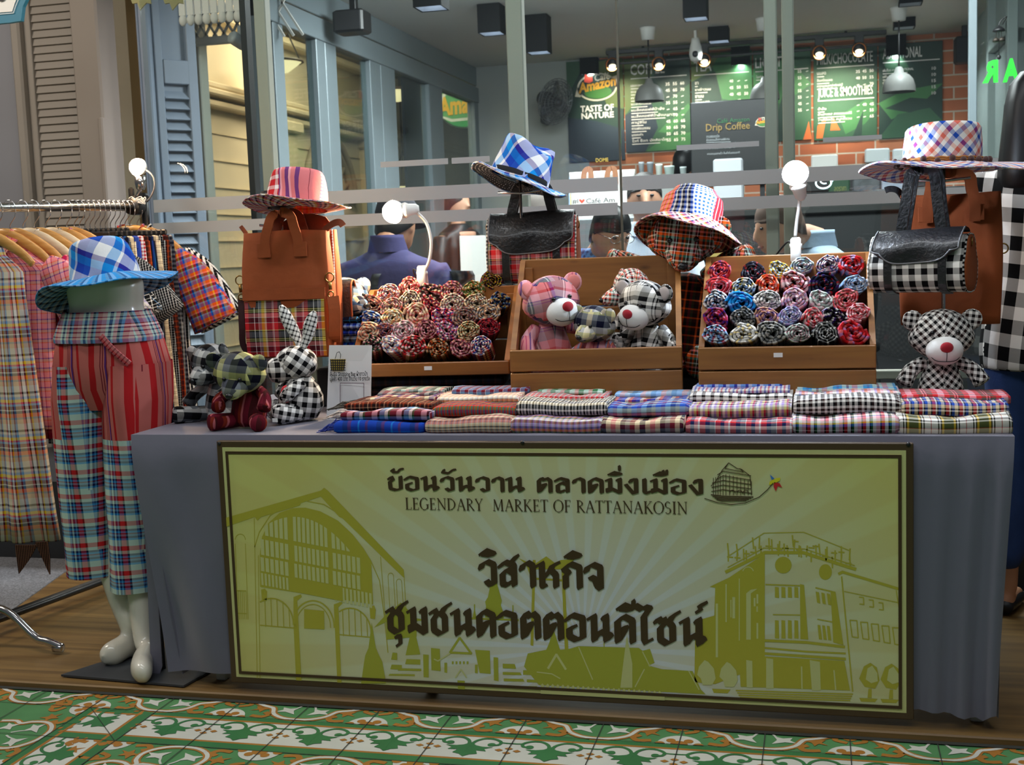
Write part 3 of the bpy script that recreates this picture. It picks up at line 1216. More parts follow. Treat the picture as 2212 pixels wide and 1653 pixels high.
hall = [(561, 1200), (566, 1160), (580, 1130), (604, 1108), (632, 1098), (660, 1097), (692, 1105), (730, 1125), (762, 1155), (786, 1186), (802, 1212), (806, 1306), (562, 1268)]
ap(hall)
al([(550, 1182), (560, 1150), (584, 1113), (615, 1095), (650, 1083)], 2)
al([(664, 1083), (700, 1090), (726, 1106)], 2)
al([(800, 1210), (820, 1255), (830, 1330), (838, 1410)], 2)
al([(549, 1120), (556, 1480)], 1.5)
al([(558, 1200), (562, 1480)], 1.5)
al([(822, 1203), (832, 1330)], 1.5)
al([(873, 1250), (878, 1330)], 1.5)
# window panes in the arch
def pane_row(x0, x1, n, yt, yb):
    for i in range(n):
        a = x0 + (x1 - x0) * i / n + 1.6
        b_ = x0 + (x1 - x0) * (i + 1) / n - 1.6
        ap([(a, yt(a)), (b_, yt(b_)), (b_ + 1.5, yb(b_)), (a + 1.5, yb(a))], 1, 1)
top = lambda x: 1117 + ((x - 645) / 118) ** 2 * 70 + (x - 645) * .10
hl = lambda y0: (lambda x: y0 + (x - 560) * .19)
for (x0, x1, n) in ((570, 622, 5), (631, 708, 8), (714, 756, 4)):
    pane_row(x0, x1, n, lambda x: min(top(x), hl(1155)(x) - 2), hl(1155))
for (x0, x1, n) in ((561, 624, 6), (634, 710, 8), (717, 779, 6)):
    pane_row(x0, x1, n, hl(1164), hl(1198))
    pane_row(x0, x1, n, hl(1203), hl(1233))
pane_row(562, 624, 8, hl(1237), hl(1263))
pane_row(720, 804, 10, hl(1236), hl(1268))
ap([(646, 1249), (740, 1268), (741, 1299), (648, 1281)], 0, 2)
# lower arches and columns
for cx, cy, rx, ry, x0, x1 in ((586, 1350, 48, 57, 562, 634), (676, 1356, 46, 58, 640, 722), (756, 1370, 46, 56, 730, 800)):
    pts = [p for p in arc(cx, cy, rx, ry, 0, 180) if x0 - 3 <= p[0] <= x1 + 3]
    al(pts, 3)
    if cx == 676:
        al(arc(cx, cy, rx - 8, ry - 8, 0, 180), 2)
        ap([(657, 1316), (700, 1320), (701, 1360), (657, 1358)])
    else:
        for i in range(6):
            x = x0 + 10 + i * 13
            dx = min(1, abs(x - cx) / rx)
            al([(x, cy - ry * math.sqrt(1 - dx * dx)), (x + 2, cy + 4)], 2)
        al([(x0, cy + 1), (x1, cy + 7)], 2.5)
ap([(634, 1290), (650, 1284), (652, 1290), (642, 1298), (652, 1482), (640, 1480), (634, 1350)])
ap([(721, 1306), (738, 1300), (740, 1304), (731, 1312), (738, 1484), (729, 1483)])
ap([(564, 1274), (572, 1272), (577, 1278), (576, 1298), (566, 1300)])
ap([(798, 1310), (808, 1308), (812, 1318), (810, 1338), (800, 1336)])
for x in (508, 530):
    al([(x, 1175), (x + 6, 1338)], 1.3)
al(arc(519, 1166, 11, 12, 0, 180, 8), 1.5)
for i in range(6):
    al([(511 + i * 4, 1276), (513 + i * 4, 1338)], 1.2)
al([(510, 1276), (531, 1277)], 2)
al([(511, 1325), (533, 1326)], 2)
for x, y in ((838, 1245), (856, 1258)):
    al(arc(x + 6, y, 6, 7, 0, 180, 8), 1.2)
    al([(x, y), (x + 4, y + 70)], 1.2)
    al([(x + 12, y), (x + 16, y + 70)], 1.2)
# chedis, swing and temple roofs
ap([(780, 1477), (786, 1434), (789, 1416), (796, 1400), (803, 1345), (812, 1400), (818, 1414), (826, 1430), (834, 1476)], 2)
ap([(808, 1356), (832, 1330), (866, 1302), (900, 1336), (926, 1340), (900, 1342), (900, 1376), (836, 1382), (834, 1344)], 2)
ap([(876, 1416), (886, 1372), (898, 1372), (908, 1414)], 2)
for x0, x1, y0, y1 in ((846, 868, 1436, 1447), (862, 910, 1444, 1450), (842, 896, 1456, 1461), (836, 876, 1468, 1472), (878, 908, 1424, 1436), (848, 858, 1410, 1426)):
    ap([(x0, y0), (x1, y0 + 1), (x1, y1), (x0 - 3, y1 - 1)], 2)
ap([(931, 1400), (950, 1402), (952, 1450), (932, 1448)], 2)
ap([(1026, 1404), (1058, 1406), (1060, 1456), (1036, 1454)], 2)
ap([(914, 1414), (926, 1415), (926, 1464), (915, 1463)], 2)
ap([(1066, 1420), (1076, 1421), (1077, 1472), (1067, 1470)], 2)
al([(993, 1378), (972, 1410), (1018, 1412), (993, 1378)], 5, 2)
al([(972, 1412), (946, 1428), (938, 1424)], 3, 1, 2)
ap([(960, 1432), (966, 1432), (966, 1454), (960, 1453)], 2)
ap([(1026, 1436), (1032, 1436), (1032, 1455), (1026, 1454)], 2)
for i in range(5):
    ap([(976 + i * 8, 1429), (980 + i * 8, 1429), (980 + i * 8, 1435), (976 + i * 8, 1435)], 2)
al([(984, 1464), (996, 1446), (1008, 1464)], 3, 1, 2)
ap([(988, 1470), (1004, 1471), (1004, 1499), (990, 1498)], 2)
for x0, x1, y0, y1 in ((1086, 1112, 1434, 1444), (1086, 1124, 1452, 1458), (1088, 1130, 1466, 1472), (1120, 1160, 1482, 1488), (1130, 1156, 1448, 1458), (1138, 1160, 1468, 1474)):
    ap([(x0, y0), (x1, y0 + 1), (x1 + 3, y1 + 1), (x0, y1)], 2)
ap([(1048, 1326), (1050, 1310), (1048, 1300), (1054, 1290), (1060, 1260), (1066, 1222), (1074, 1262), (1084, 1298), (1082, 1308), (1088, 1326), (1088, 1336), (1048, 1334)], 2)
al([(1025, 1306), (1025, 1324)], 2.5, 2)
ap([(1021, 1334), (1025, 1312), (1029, 1334)], 2)
al([(1108, 1308), (1108, 1326)], 2.5, 2)
al([(1016, 1336), (1120, 1340)], 4, 2)
# giant swing
ap([(1151, 1210), (1157, 1210), (1152, 1396), (1146, 1394)])
ap([(1212, 1214), (1218, 1214), (1228, 1406), (1220, 1404)])
ap([(1120, 1206), (1134, 1212), (1150, 1222), (1180, 1202), (1198, 1216), (1212, 1210), (1242, 1208), (1220, 1230), (1150, 1230)])
al([(1152, 1250), (1216, 1254)], 4)
ap([(1137, 1222), (1160, 1222), (1152, 1262)])
# palace roofs with fence
ap([(1132, 1440), (1140, 1412), (1180, 1404), (1186, 1390), (1196, 1360), (1206, 1392), (1210, 1404), (1230, 1402), (1250, 1396), (1380, 1400), (1388, 1406), (1404, 1402), (1414, 1432), (1400, 1438), (1430, 1446), (1496, 1450), (1514, 1490), (1524, 1500), (1164, 1480)], 2)
ap([(1340, 1486), (1346, 1436), (1354, 1372), (1366, 1434), (1366, 1486)], 1, 1)
al([(1304, 1346), (1305, 1398)], 2, 2)
al([(1184, 1444), (1202, 1414), (1222, 1446)], 5, 1, 1)
al([(1250, 1398), (1280, 1468)], 2.5, 1, 1)
al([(1160, 1452), (1192, 1456), (1210, 1466)], 2.5, 1, 1)
al([(1388, 1408), (1404, 1440)], 2.5, 1, 1)
al([(1392, 1446), (1372, 1484)], 2.5, 1, 1)
al([(1488, 1450), (1510, 1490)], 2.5, 1, 1)
for i in range(24):
    x = 1172 + i * 11
    y = 1481 + i * .7
    ap([(x - 3.4, y + 4), (x - 3.4, y - 1), (x, y - 5), (x + 3.4, y - 1), (x + 3.4, y + 4)], 1, 2)
ap([(1168, 1484), (1436, 1502), (1436, 1520), (1168, 1504)], 1, 2)
# picture house
ap([(1533, 1268), (1545, 1262), (1575, 1248), (1652, 1196), (1652, 1440), (1612, 1452), (1545, 1478), (1500, 1474), (1502, 1342), (1543, 1330), (1545, 1270)])
ap([(1612, 1282), (1622, 1274), (1636, 1272), (1622, 1282), (1622, 1382), (1612, 1382)], 1, 1)
for x0, x1, y0, y1 in ((1628, 1632, 1292, 1310), (1634, 1638, 1284, 1304), (1634, 1637, 1310, 1322), (1634, 1638, 1346, 1380), (1578, 1580, 1296, 1334), (1582, 1588, 1290, 1336), (1567, 1570, 1262, 1344), (1596, 1598, 1250, 1384), (1546, 1551, 1304, 1420)):
    ap([(x0, y0), (x1, y0), (x1, y1), (x0, y1)], 1, 1)
def disc_px(cx, cy, rx, ry, mi=0, lay=0):
    ap([(cx + rx * math.cos(2 * PI * i / 20), cy + ry * math.sin(2 * PI * i / 20)) for i in range(20)], mi, lay)
disc_px(1692, 1221, 18, 18)
disc_px(1783, 1236, 14, 17)
al(arc(1616, 1238, 12, 13, 20, 160, 10), 2, 1, 1)
al([(1568, 1236), (1652, 1194), (1735, 1194), (1848, 1230)], 7)
al([(1572, 1226), (1650, 1184), (1738, 1186), (1846, 1222)], 2)
al([(1576, 1200), (1650, 1152), (1736, 1150), (1836, 1190)], 2)
random_r = random.Random(3)
for i in range(16):                      # roof lettering seen edge-on, as frames and strokes
    u = i / 15
    x = 1576 + 258 * u
    y = 1176 + 42 * abs(u - .42) ** 1.2 * 1.6
    for k in range(3):
        xx, yy = x + random_r.uniform(-5, 5), y + random_r.uniform(-14, 14)
        al([(xx, yy - 12), (xx + random_r.uniform(-2, 3), yy + 12)] if k % 2 == 0 else [(xx - 6, yy), (xx + 6, yy + 1)], 3)
for i in range(4):
    ap([(1674 + 14 * i, 1268), (1682 + 14 * i, 1269), (1683 + 14 * i, 1292), (1674 + 14 * i, 1291)])
    ap([(1674 + 14 * i, 1340), (1682 + 14 * i, 1341), (1683 + 14 * i, 1380), (1674 + 14 * i, 1379)])
for i in range(3):
    ap([(1762 + 12 * i, 1278 + 2 * i), (1769 + 12 * i, 1280 + 2 * i), (1772 + 12 * i, 1304 + 2 * i), (1765 + 12 * i, 1302 + 2 * i)])
    ap([(1766 + 10 * i, 1350 + i), (1772 + 10 * i, 1351 + i), (1776 + 10 * i, 1382 + i), (1769 + 10 * i, 1381 + i)])
ap([(1728, 1262), (1737, 1264), (1746, 1382), (1729, 1381)])
ap([(1794, 1276), (1805, 1280), (1822, 1394), (1800, 1388)])
al([(1654, 1263), (1736, 1266)], 3)
al([(1762, 1270), (1804, 1280)], 3)
al([(1670, 1328), (1728, 1329)], 2.5)
al([(1766, 1338), (1798, 1344)], 2.5)
al([(1597, 1394), (1652, 1384), (1740, 1388), (1824, 1398)], 6)
al([(1592, 1404), (1652, 1400), (1740, 1408), (1826, 1412)], 4)
al([(1592, 1414), (1650, 1412), (1740, 1418), (1826, 1424)], 6)
ap([(1652, 1418), (1824, 1428), (1836, 1492), (1600, 1484), (1596, 1424)])
for q in ([(1612, 1426), (1625, 1428), (1626, 1486), (1613, 1485)], [(1655, 1422), (1670, 1424), (1671, 1488), (1655, 1488)], [(1749, 1426), (1771, 1430), (1773, 1492), (1754, 1492)], [(1730, 1440), (1733, 1440), (1734, 1490), (1731, 1490)], [(1800, 1448), (1803, 1448), (1807, 1492), (1804, 1492)]):
    ap(q, 1, 1)
for i in range(4):
    al([(1590 + 3 * i, 1492 + 5 * i), (1842 - 2 * i, 1500 + 4.5 * i)], 3)
al([(1812, 1240), (1820, 1236), (1946, 1274)], 6)
al([(1818, 1246), (1842, 1494)], 3)
al([(1824, 1278), (1940, 1302)], 2)
al([(1936, 1276), (1946, 1340)], 2)
for i in range(3):
    x, y = 1856 + 21 * i, 1290 + 6 * i
    al([(x, y), (x + 9, y + 1), (x + 10, y + 16), (x + 1, y + 15)], 2.5)
for i in range(5):
    x, y = 1836 + 23 * i, 1340 + 4 * i
    al([(x, y), (x + 15, y + 1), (x + 18, y + 38), (x + 5, y + 36), (x, y)], 2.4)
for x, y, s_ in ((1526, 1452, 1), (1574, 1456, 1.05), (1880, 1462, -1), (1926, 1464, -1)):
    if s_ > 0:
        ap([(x - 20, y + 6), (x - 16, y - 12), (x - 4, y - 26), (x + 4, y - 22), (x + 16, y - 8), (x + 20, y + 14), (x + 12, y + 28), (x - 8, y + 28), (x - 12, y + 14)], 1, 2)
    else:
        ap([(x - 24, y + 4), (x - 14, y - 22), (x, y - 30), (x + 14, y - 20), (x + 20, y + 8), (x + 10, y + 26), (x - 12, y + 22)])
        ap([(x - 10, y + 6), (x - 6, y - 18), (x + 4, y - 24), (x + 15, y - 8), (x + 16, y + 10), (x + 2, y + 14)], 1, 2)
        ap([(x - 4, y + 26), (x + 3, y + 26), (x + 3, y + 46), (x - 6, y + 46)])
        ap([(x - 24, y + 46), (x + 16, y + 48), (x + 10, y + 55), (x - 20, y + 54)])
for x in (1548,):
    ap([(x - 10, 1488), (x + 30, 1490), (x + 24, 1498), (x - 6, 1497)])
art.build('skyline_print', [m_olive, m_pale, m_olive2], sign, True)

# --- lettering drawn with a broad pen
def pen(mb, strokes, org, sx, sz, nib, Y, mi=0):
    nx, nz = nib
    for st in strokes:
        for (a, b_), (c, d) in zip(st, st[1:]):
            cand = []
            for (x, z) in ((a, b_), (c, d)):
                for s1, s2 in ((1, 1), (1, -1), (-1, 1), (-1, -1)):
                    cand.append((x + s1 * nx - s2 * .022, z + s1 * nz + s2 * .045))
            NA[0] += 1
            yy = Y - .00003 * (NA[0] % 40)
            h = convex_hull_2d([V((p[0], p[1])) for p in cand])
            mb.poly([V((org.x + cand[i][0] * sx, yy, org.z + cand[i][1] * sz)) for i in h], (0, -1, 0), 0, mi)
TH = {
    'ว': (.78, [[(.08, .66), (.14, .82), (.34, .93), (.6, .82), (.6, .1), (.44, .04), (.3, .16)]]),
    'ส': (.84, [[(.08, .76), (.28, .93), (.62, .82), (.62, .06)], [(.62, .5), (.36, .64), (.16, .46), (.16, .08), (.34, .04), (.42, .14)], [(.52, .93), (.74, 1.16)]]),
    'ล': (.84, [[(.08, .76), (.28, .93), (.62, .82), (.62, .06)], [(.62, .5), (.36, .64), (.16, .46), (.16, .08), (.34, .04), (.42, .14)]]),
    'า': (.68, [[(.08, .66), (.14, .82), (.32, .93), (.52, .82), (.52, .04)]]),
    'ห': (.98, [[(.06, .84), (.2, .92), (.2, .06), (.3, .04)], [(.22, .34), (.5, .62), (.62, .84), (.82, .93)], [(.6, .62), (.74, .5), (.74, .05)]]),
    'ก': (.86, [[(.14, .04), (.14, .46), (.26, .58), (.08, .72), (.34, .93), (.68, .8), (.68, .04)]]),
    'จ': (.8, [[(.08, .66), (.14, .82), (.34, .93), (.62, .82), (.62, .03), (.48, .14), (.4, .38), (.26, .44)]]),
    'ช': (.86, [[(.08, .8), (.22, .9), (.3, .76), (.16, .56), (.16, .16), (.38, .03), (.6, .14), (.6, .66), (.42, .84)], [(.46, .78), (.6, 1.0), (.8, 1.14)]]),
    'ซ': (.92, [[(.06, .78), (.16, .9), (.24, .8), (.34, .9), (.36, .74), (.2, .56), (.2, .16), (.42, .03), (.64, .14), (.64, .66), (.46, .84)], [(.5, .78), (.64, 1.0), (.84, 1.14)]]),
    'ม': (.86, [[(.06, .82), (.22, .92), (.22, .16), (.1, .1), (.1, .3), (.3, .28), (.64, .06)], [(.56, .84), (.66, .94), (.66, .05)]]),
    'น': (.94, [[(.06, .82), (.22, .92), (.22, .05)], [(.22, .08), (.44, .36), (.8, .24)], [(.58, .84), (.66, .94), (.66, .06), (.82, .22)]]),
    'ค': (.84, [[(.14, .04), (.14, .74), (.36, .94), (.66, .8), (.66, .04)], [(.18, .1), (.34, .36), (.44, .52), (.3, .48)]]),
    'อ': (.84, [[(.06, .74), (.26, .92), (.64, .82), (.64, .12), (.38, .03), (.14, .14), (.14, .42), (.34, .5)]]),
    'ต': (.86, [[(.14, .04), (.14, .74), (.28, .92), (.4, .8), (.52, .92), (.68, .78), (.68, .04)], [(.18, .08), (.36, .38), (.44, .54), (.3, .5)]]),
    'ด': (.86, [[(.14, .04), (.14, .74), (.38, .94), (.68, .8), (.68, .04)], [(.18, .08), (.36, .38), (.44, .54), (.3, .5)]]),
    'ไ': (.62, [[(.46, .12), (.3, .03), (.24, .12), (.24, .95), (.46, 1.26), (.28, 1.3), (.16, 1.22), (-.06, 1.34)]]),
    'ย': (.84, [[(.08, .76), (.22, .9), (.28, .72), (.12, .56), (.14, .12), (.4, .03), (.66, .12), (.66, .92)]]),
    'ง': (.74, [[(.28, .74), (.36, .9), (.54, .9), (.54, .06), (.4, .03), (.08, .56)]]),
    'เ': (.46, [[(.18, .92), (.18, .12), (.3, .04), (.38, .14)]]),
    ' ': (.5, []),
}
UPM = {'ิ': [[(-.7, 1.2), (-.46, 1.36), (-.12, 1.24)], [(-.62, 1.2), (-.36, 1.18), (-.12, 1.24)]],
       'ี': [[(-.7, 1.2), (-.46, 1.36), (-.12, 1.24)], [(-.62, 1.2), (-.36, 1.18), (-.12, 1.24)], [(-.14, 1.24), (-.12, 1.5)]],
       'ื': [[(-.7, 1.2), (-.46, 1.36), (-.12, 1.24)], [(-.62, 1.2), (-.36, 1.18), (-.12, 1.24)], [(-.14, 1.24), (-.12, 1.48)], [(-.3, 1.3), (-.28, 1.46)]],
       'ั': [[(-.66, 1.22), (-.56, 1.4)], [(-.6, 1.22), (-.36, 1.18), (-.14, 1.4), (-.02, 1.42)]],
       '้': [[(-.62, 1.3), (-.5, 1.42), (-.54, 1.22), (-.3, 1.22), (-.18, 1.42), (-.04, 1.44)]],
       '่': [[(-.2, 1.48), (-.2, 1.74)]],
       '์': [[(-.34, 1.2), (-.2, 1.28), (-.26, 1.4), (-.02, 1.52)]],
       'ุ': [[(-.5, -.16), (-.34, -.12), (-.34, -.4), (-.46, -.48)]]}
def thai_line(mb, s, px0, py0, px1, py1, hpx, nib, Y):
    wtot, n = 0, 0
    for ch in s:
        if ch in TH:
            wtot += TH[ch][0]
    a, b_ = at(px0, py0, Y), at(px1, py1, Y)
    z = (a.z + b_.z) / 2
    sx = (b_.x - a.x) / wtot
    sz = hpx * sc(0, px0)
    x = 0
    for ch in s:
        if ch in TH:
            pen(mb, TH[ch][1], V((a.x + x * sx, 0, z)), sx, sz, nib, Y)
            x += TH[ch][0]
        else:
            pen(mb, UPM[ch], V((a.x + x * sx, 0, z)), sx, sz, (nib[0] * .6, nib[1] * .8), Y)
ink = MB()
LY = YS - .0055
thai_line(ink, 'ย้อนวันวาน ตลาดมิ่งเมือง', 838, 1060, 1524, 1068, 33, (.085, .04), LY)
ink.build('heading_lettering', m_ink, sign, True)
ink = MB()
thai_line(ink, 'วิสาหกิจ', 1036, 1266, 1308, 1272, 58, (.105, .06), LY)
ink.build('main_lettering', m_ink, sign, True)
ink = MB()
thai_line(ink, 'ชุมชนคอตตอนดีไซน์', 836, 1368, 1528, 1394, 60, (.105, .06), LY)
ink.build('main_lettering', m_ink, sign, True)
ink = MB()
# Roman capitals with serifs
SER = {
    'L': (.62, [((.16, 0), (.16, 1), .14), ((.03, 0), (.58, 0), .05), ((.58, 0), (.58, .2), .05), ((.03, 1), (.3, 1), .05)]),
    'E': (.64, [((.16, 0), (.16, 1), .14), ((.03, 0), (.58, 0), .05), ((.03, 1), (.55, 1), .05), ((.16, .52), (.45, .52), .05), ((.57, 0), (.57, .18), .05), ((.54, 1), (.54, .82), .05), ((.45, .42), (.45, .62), .05)]),
    'N': (.9, [((.16, 0), (.16, 1), .06), ((.14, .98), (.76, .02), .13), ((.76, 0), (.76, 1), .06), ((.03, 0), (.3, 0), .05), ((.03, 1), (.2, 1), .05), ((.63, 1), (.88, 1), .05)]),
    'D': (.86, [((.16, 0), (.16, 1), .14), ('arc', .2, .5, .54, .5, -90, 90, .09), ((.03, 0), (.24, 0), .05), ((.03, 1), (.24, 1), .05)]),
    'A': (.82, [((.08, 0), (.4, 1), .06), ((.4, 1), (.73, 0), .14), ((.2, .36), (.6, .36), .05), ((0, 0), (.2, 0), .05), ((.58, 0), (.84, 0), .05)]),
    'R': (.76, [((.16, 0), (.16, 1), .14), ('arc', .22, .75, .32, .25, -90, 90, .09), ((.3, .5), (.68, .02), .13), ((.03, 0), (.3, 0), .05), ((.03, 1), (.24, 1), .05), ((.6, 0), (.78, 0), .05)]),
    'Y': (.74, [((.37, 0), (.37, .5), .14), ((.37, .48), (.08, 1), .12), ((.37, .48), (.66, 1), .06), ((.22, 0), (.52, 0), .05), ((0, 1), (.22, 1), .05), ((.54, 1), (.76, 1), .05)]),
    'M': (1.06, [((.14, 0), (.18, 1), .06), ((.18, .98), (.5, .04), .13), ((.5, .04), (.84, 1), .06), ((.88, 0), (.84, 1), .14), ((.02, 0), (.26, 0), .05), ((.74, 0), (1.02, 0), .05)]),
    'K': (.8, [((.16, 0), (.16, 1), .14), ((.2, .46), (.62, 1), .06), ((.3, .56), (.7, .02), .14), ((.03, 0), (.3, 0), .05), ((.03, 1), (.3, 1), .05), ((.5, 1), (.74, 1), .05), ((.6, 0), (.82, 0), .05)]),
    'T': (.7, [((.35, 0), (.35, 1), .14), ((.02, 1), (.68, 1), .05), ((.03, 1), (.03, .82), .05), ((.67, 1), (.67, .82), .05), ((.2, 0), (.5, 0), .05)]),
    'O': (.9, [('arc', .44, .5, .4, .52, 0, 360, .1)]),
    'F': (.6, [((.16, 0), (.16, 1), .14), ((.03, 0), (.3, 0), .05), ((.03, 1), (.55, 1), .05), ((.16, .52), (.45, .52), .05), ((.54, 1), (.54, .82), .05), ((.45, .42), (.45, .62), .05)]),
    'S': (.58, [('arc', .27, .75, .2, .25, 30, 270, .09), ('arc', .27, .25, .22, .25, -150, 90, .09)]),
    'I': (.36, [((.18, 0), (.18, 1), .14), ((.04, 0), (.32, 0), .05), ((.04, 1), (.32, 1), .05)]),
    'G': (.86, [('arc', .44, .5, .38, .52, 40, 325, .1), ((.74, .08), (.74, .42), .13), ((.6, .44), (.88, .44), .05)]),
    ' ': (.36, []),
}
def serif_line(mb, s, px0, py0, px1, py1, hpx, Y):
    a, b_ = at(px0, py0, Y), at(px1, py1, Y)
    tot = sum(SER[c][0] for c in s) + .06 * len(s)
    sx = (b_.x - a.x) / tot
    sz = hpx * sc(0, px0)
    z = (a.z + b_.z) / 2
    x = 0
    def seg(p, q, w):
        d = V((q[0] - p[0], q[1] - p[1]))
        if d.length < 1e-5:
            return
        d.normalize()
        nn = V((-d.y, d.x)) * w / 2
        if abs(d.y) > .5:
            nn = V((w / 2, 0))
        NA[0] += 1
        Y_ = Y - .00003 * (NA[0] % 20)
        mb.poly([V((a.x + (x + c[0]) * sx, Y_, z + c[1] * sz)) for c in ((p[0] - nn.x, p[1] - nn.y), (q[0] - nn.x, q[1] - nn.y), (q[0] + nn.x, q[1] + nn.y), (p[0] + nn.x, p[1] + nn.y))], (0, -1, 0), 0)
    for ch in s:
        for st in SER[ch][1]:
            if st[0] == 'arc':
                _, cx_, cy_, rx_, ry_, a0, a1, w = st
                n_ = max(6, int((a1 - a0) / 18))
                pp = [(cx_ + rx_ * math.cos(rad(a0 + (a1 - a0) * i / n_)), cy_ + ry_ * math.sin(rad(a0 + (a1 - a0) * i / n_))) for i in range(n_ + 1)]
                for p, q in zip(pp, pp[1:]):
                    vert = abs(q[1] - p[1]) / (abs(q[1] - p[1]) + abs(q[0] - p[0]) + 1e-6)
                    seg(p, q, .05 + w * vert)
            else:
                seg(st[0], st[1], st[2])
        x += SER[ch][0] + .06
serif_line(ink, 'LEGENDARY  MARKET OF RATTANAKOSIN', 876, 1101, 1487, 1110, 25, LY)
ink.build('english_lettering', m_ink, sign, True)
ink = MB()
# little market-house emblem with its swoosh and kite
def il(pts, w=1.6):
    NA[0] += 1
    line_px(ink, pts, w, LY - .00003 * (NA[0] % 30))
il([(1536, 1050), (1546, 1040), (1560, 1016), (1574, 1000), (1592, 1012), (1602, 1014), (1620, 1028), (1624, 1068)])
il([(1574, 1000), (1566, 1012), (1606, 1020), (1598, 1012)])
for k in range(5):
    y = 1018 + k * 10
    il([(1540 - k * .8 + 10 * (k < 2), y + 8 - k), (1562, y), (1568, y + 1), (1622, y + 10 - k * .6)], 1.8)
for x in (1541, 1546, 1551, 1556, 1562, 1568, 1576, 1584, 1592, 1600, 1608, 1616, 1623):
    il([(x, 1024 + abs(x - 1570) * .3), (x, 1070)], 1.3)
for x in (1577, 1593, 1606):
    il(arc(x + 5, 1066, 6, 7, 0, 180, 6), 1.6)
for k in range(4):
    il([(1536 + k * 4, 1069 + k * 3.4), (1560, 1072 + k * 3.4), (1627 - k * 5, 1074 + k * 2.6)], 2.4)
il([(1522, 1077), (1550, 1086), (1580, 1090), (1610, 1087), (1640, 1074), (1658, 1058), (1670, 1044)], 1.8)
ink.build('emblem', m_ink, sign, True)
for nm, col, pts in (('blue_kite_tip', '3f7fd0', [(1663, 1025), (1673, 1034), (1667, 1037)]), ('yellow_kite_wing', 'e8dd2a', [(1661, 1048), (1663, 1040), (1678, 1033), (1686, 1032), (1684, 1039), (1670, 1046)]), ('red_kite_tail', 'd22a2e', [(1672, 1042), (1684, 1044), (1690, 1054), (1680, 1050), (1676, 1062), (1671, 1052)])):
    f = MB()
    poly_px(f, pts, LY - .0002)
    o = f.build('emblem_kite', mat(nm, col, .5), sign, True)
# ================================================================== CRATES
m_pine = wood('pine', '7c4f22', '9a6830', .5, 2.2, 34)
m_pined = wood('pine_dark', '7a4818', '945c22', .45, 2.2, 34)
m_paper = mat('white_paper', 'e9e7e6', .6)
def crate(label, loc, rz, w, d, hf, hb, mm, nf, sticker=None):
    t = thing('display_crate', label, 'crate', loc, rz)
    th = .016
    for k in range(nf):
        f = MB()
        z0, z1 = (0, hf) if nf == 1 else ((0, hf - .066) if k == 0 else (hf - .066, hf))
        f.box((0, th / 2, (z0 + z1) / 2), (w, th, z1 - z0 - .004), .0025)
        f.build('front_board', mm, t)
    for s in (-1, 1):
        f = MB()
        x = s * (w / 2 - th / 2)
        pts = [(0, th), (0, 0), (d - th, 0), (d - th, hb), (th, hf)]
        a = [V((x - th / 2, y, z)) for y, z in [(th, .001), (d - th, .001), (d - th, hb - .004), (th, hf - .001)]]
        f.poly([p + V((th, 0, 0)) for p in a], (1, 0, 0), th)
        f.build('side_panel', mm, t)
        f = MB()
        f.box((s * (w / 2 - th - .012), th + .012, hf / 2 - .004), (.024, .024, hf - .012), .001)
        f.build('corner_post', mm, t)
        f = MB()
        f.box((s * (w / 2 - th - .012), d - th - .012, hb / 2 - .012), (.024, .024, hb - .03), .001)
        f.build('corner_post', mm, t)
    nb = 3
    for k in range(nb):
        f = MB()
        h = hb / nb
        f.box((0, d - th / 2, h * (k + .5)), (w, th, h - .004), .0025)
        f.build('back_board', mm, t)
    f = MB()
    f.box((0, d / 2, .012), (w - 2 * th - .002, d - 2 * th - .002, .014), .001)
    f.build('base_board', mm, t)
    if sticker:
        f = MB()
        x, z = sticker
        f.box((x, -.0006, z), (.024, .001, .012))
        f.build('price_sticker', m_paper, t, label='small white price sticker')
    t['_d'] = 1
    del t['_d']
    return t, (V(loc), rad(rz), w, d, hf, hb)
cr_mid, G_mid = crate('open pine crate holding four cloth bears, middle of three', (-.62, .33, ZT0), 6, .49, .32, .2, .455, m_pine, 2)
cr_rt, G_rt = crate('pine crate of bright cloth rolls under the cool white lamp', (-.09, .30, ZT0), 0, .472, .32, .2, .445, m_pine, 2, (-.02, .175))
cr_lf, G_lf = crate('low pine crate of warm coloured cloth rolls, leftmost of three', (-1.155, .44, .842), 6, .497, .315, .045, .262, m_pined, 1, (-.0, .026))

